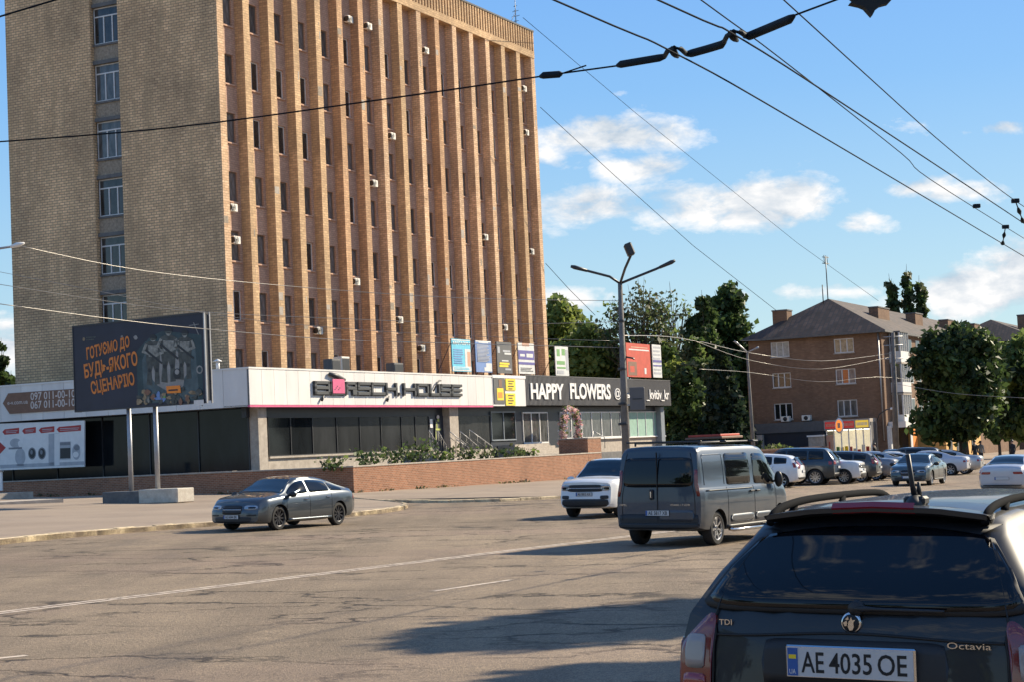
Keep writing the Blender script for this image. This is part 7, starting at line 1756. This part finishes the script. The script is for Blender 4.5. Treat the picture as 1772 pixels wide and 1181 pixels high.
# antenna
xa_, ya_ = -1.72, -.115; za_ = S_.T(xa_)+S_.crown*.8-.002
mb = MB(); mb.lathe([(.001, .035), (.022, .032), (.045, .012), (.05, 0), (.05, -.02)], M_PLASTIC, n=16, axis='Z', M=Matrix.Translation((xa_, ya_, za_)) @ Matrix.Diagonal((1.3, .8, 1, 1))); mb.tube([(xa_, ya_, za_+.02), (xa_-.02, ya_+.005, za_+.07), (xa_-.05, ya_+.012, za_+.20)], [.016, .011, .010], M_PLASTIC, 8)
mb.box(xa_-.03, xa_+.05, ya_-.045, ya_+.045, za_-.01, za_+.028, M_PLASTIC, bev=.01); mb.tube([(xa_+.02, ya_-.01, za_+.02), (xa_+.0, ya_-.015, za_+.085)], [.014, .006], M_PLASTIC, 6); wp_('aerial', mb)
# badges and lettering
def rear_M(q, z, off=.010):
    P = S_.rear(q, z); return Matrix.Translation((P.x-off, P.y, P.z)) @ Matrix.Rotation(R_(-90), 4, 'Z') @ Matrix.Rotation(R_(90), 4, 'X')
zb_g = wz+.150
P = S_.rear(.005, zb_g); mb = MB(); Mb = Matrix.Translation((P.x, P.y, P.z))
mb.lathe([(.0005, -.012), (.036, -.012), (.041, -.007), (.044, .01)], M_CHROME, n=28, axis='X', M=Mb); mb.lathe([(.0005, -.0145), (.033, -.0145), (.034, -.011)], M_BLACK, n=28, axis='X', M=Mb)
def bpl(pts): mb.poly([(P.x-.016, P.y-a*.001, P.z+b_*.001) for a, b_ in pts], M_CHROME, (-.003, 0, 0))
bpl([(-4, -28), (8, -26), (14, -14), (12, 2), (20, 14), (8, 12), (4, 24), (-2, 12), (-8, 4), (-10, -14)]); bpl([(-28, 2), (-14, 10), (-12, 0), (-16, -12), (-24, -10)]); bpl([(-20, 14), (-8, 26), (-6, 14), (-12, 12)])
wp_('badge', mb, fixn=True)
mb = MB(); text_mb(mb, 'TDI', M_CHROME, rear_M(.78, wz+.125), width=.055, height=.022, depth=.004, bold=.01); wp_('engine_badge', mb)
mb = MB(); text_mb(mb, 'Octavia', M_CHROME, rear_M(-.50, wz+.066), width=.165, height=.024, depth=.003, bold=.0); wp_('model_lettering', mb)
# plate
P = S_.rear(0, wz); x = P.x-.030; pw, ph_ = .250, .056
mb = MB(); mb.box(x, x+.03, -pw-.008, pw+.008, wz-ph_-.008, wz+ph_+.008, M_CHROME, bev=.006); fr_ = wp_('plate_frame', mb)
mb = MB(); mb.box(x-.003, x, -pw, pw, wz-ph_, wz+ph_, M_PLATE); mb.build('licence_plate', fr_)
mb = MB(); mb.box(x-.005, x-.003, pw-.044, pw-.003, wz-ph_+.003, wz+ph_-.003, M_BLUE); mb.box(x-.006, x-.005, pw-.038, pw-.008, wz+.012, wz+.044, M_YEL)
mb.box(x-.0065, x-.005, pw-.038, pw-.008, wz+.028, wz+.044, M_BLUE)
Mt = lambda yy, zz, o=.004: Matrix.Translation((x-o, yy, zz)) @ Matrix.Rotation(R_(-90), 4, 'Z') @ Matrix.Rotation(R_(90), 4, 'X')
text_mb(mb, 'UA', M_WHITE, Mt(pw-.010, wz-.046, .007), width=.026, height=.018)
for s_, y0, w_ in (('AE', .192, .092), ('4035', .080, .170), ('OE', -.112, .114)): text_mb(mb, s_, M_BLACK, Mt(y0, wz-.040), width=w_, height=.080, bold=.012)
mb.build('plate_characters', fr_)
# recess round the plate, wiper, swage line, bumper top
mb = MB(); patch(mb, S_.rear, M_PLASTIC, -.50, .50, wz-.10, wz+.085, 12, 4, .002, 10, .0, RVv); wp_('plate_recess', mb)
for z0 in (wz+.098,): mb = MB(); mb.tube([S_.rear(-.79+1.58*k/24, z0+.012*math.cos(math.pi*(k/24-.5)*2)) + Vector((-.003, 0, 0)) for k in range(25)], .006, M_BLACK, 5); wp_('tailgate_crease', mb)
mb = MB(); mb.tube([S_.rear(-.02-.50*k/8, 1.178-.004*k/8)+Vector((-.030, 0, 0)) for k in range(9)], [.012]*2+[.008]*6+[.006], M_PLASTIC, 6); mb.lathe([(.001, -.04), (.028, -.035), (.032, 0)], M_PLASTIC, n=14, axis='X', M=Matrix.Translation(S_.rear(-.02, 1.178))); wp_('rear_wiper', mb)
mb = MB(); patch(mb, lambda u, v: S_.rear(u, v), P_BLACK, -.99, .99, .40, .66, 20, 6, .05, 14, .05, RVv); wp_('bumper_cover', mb)
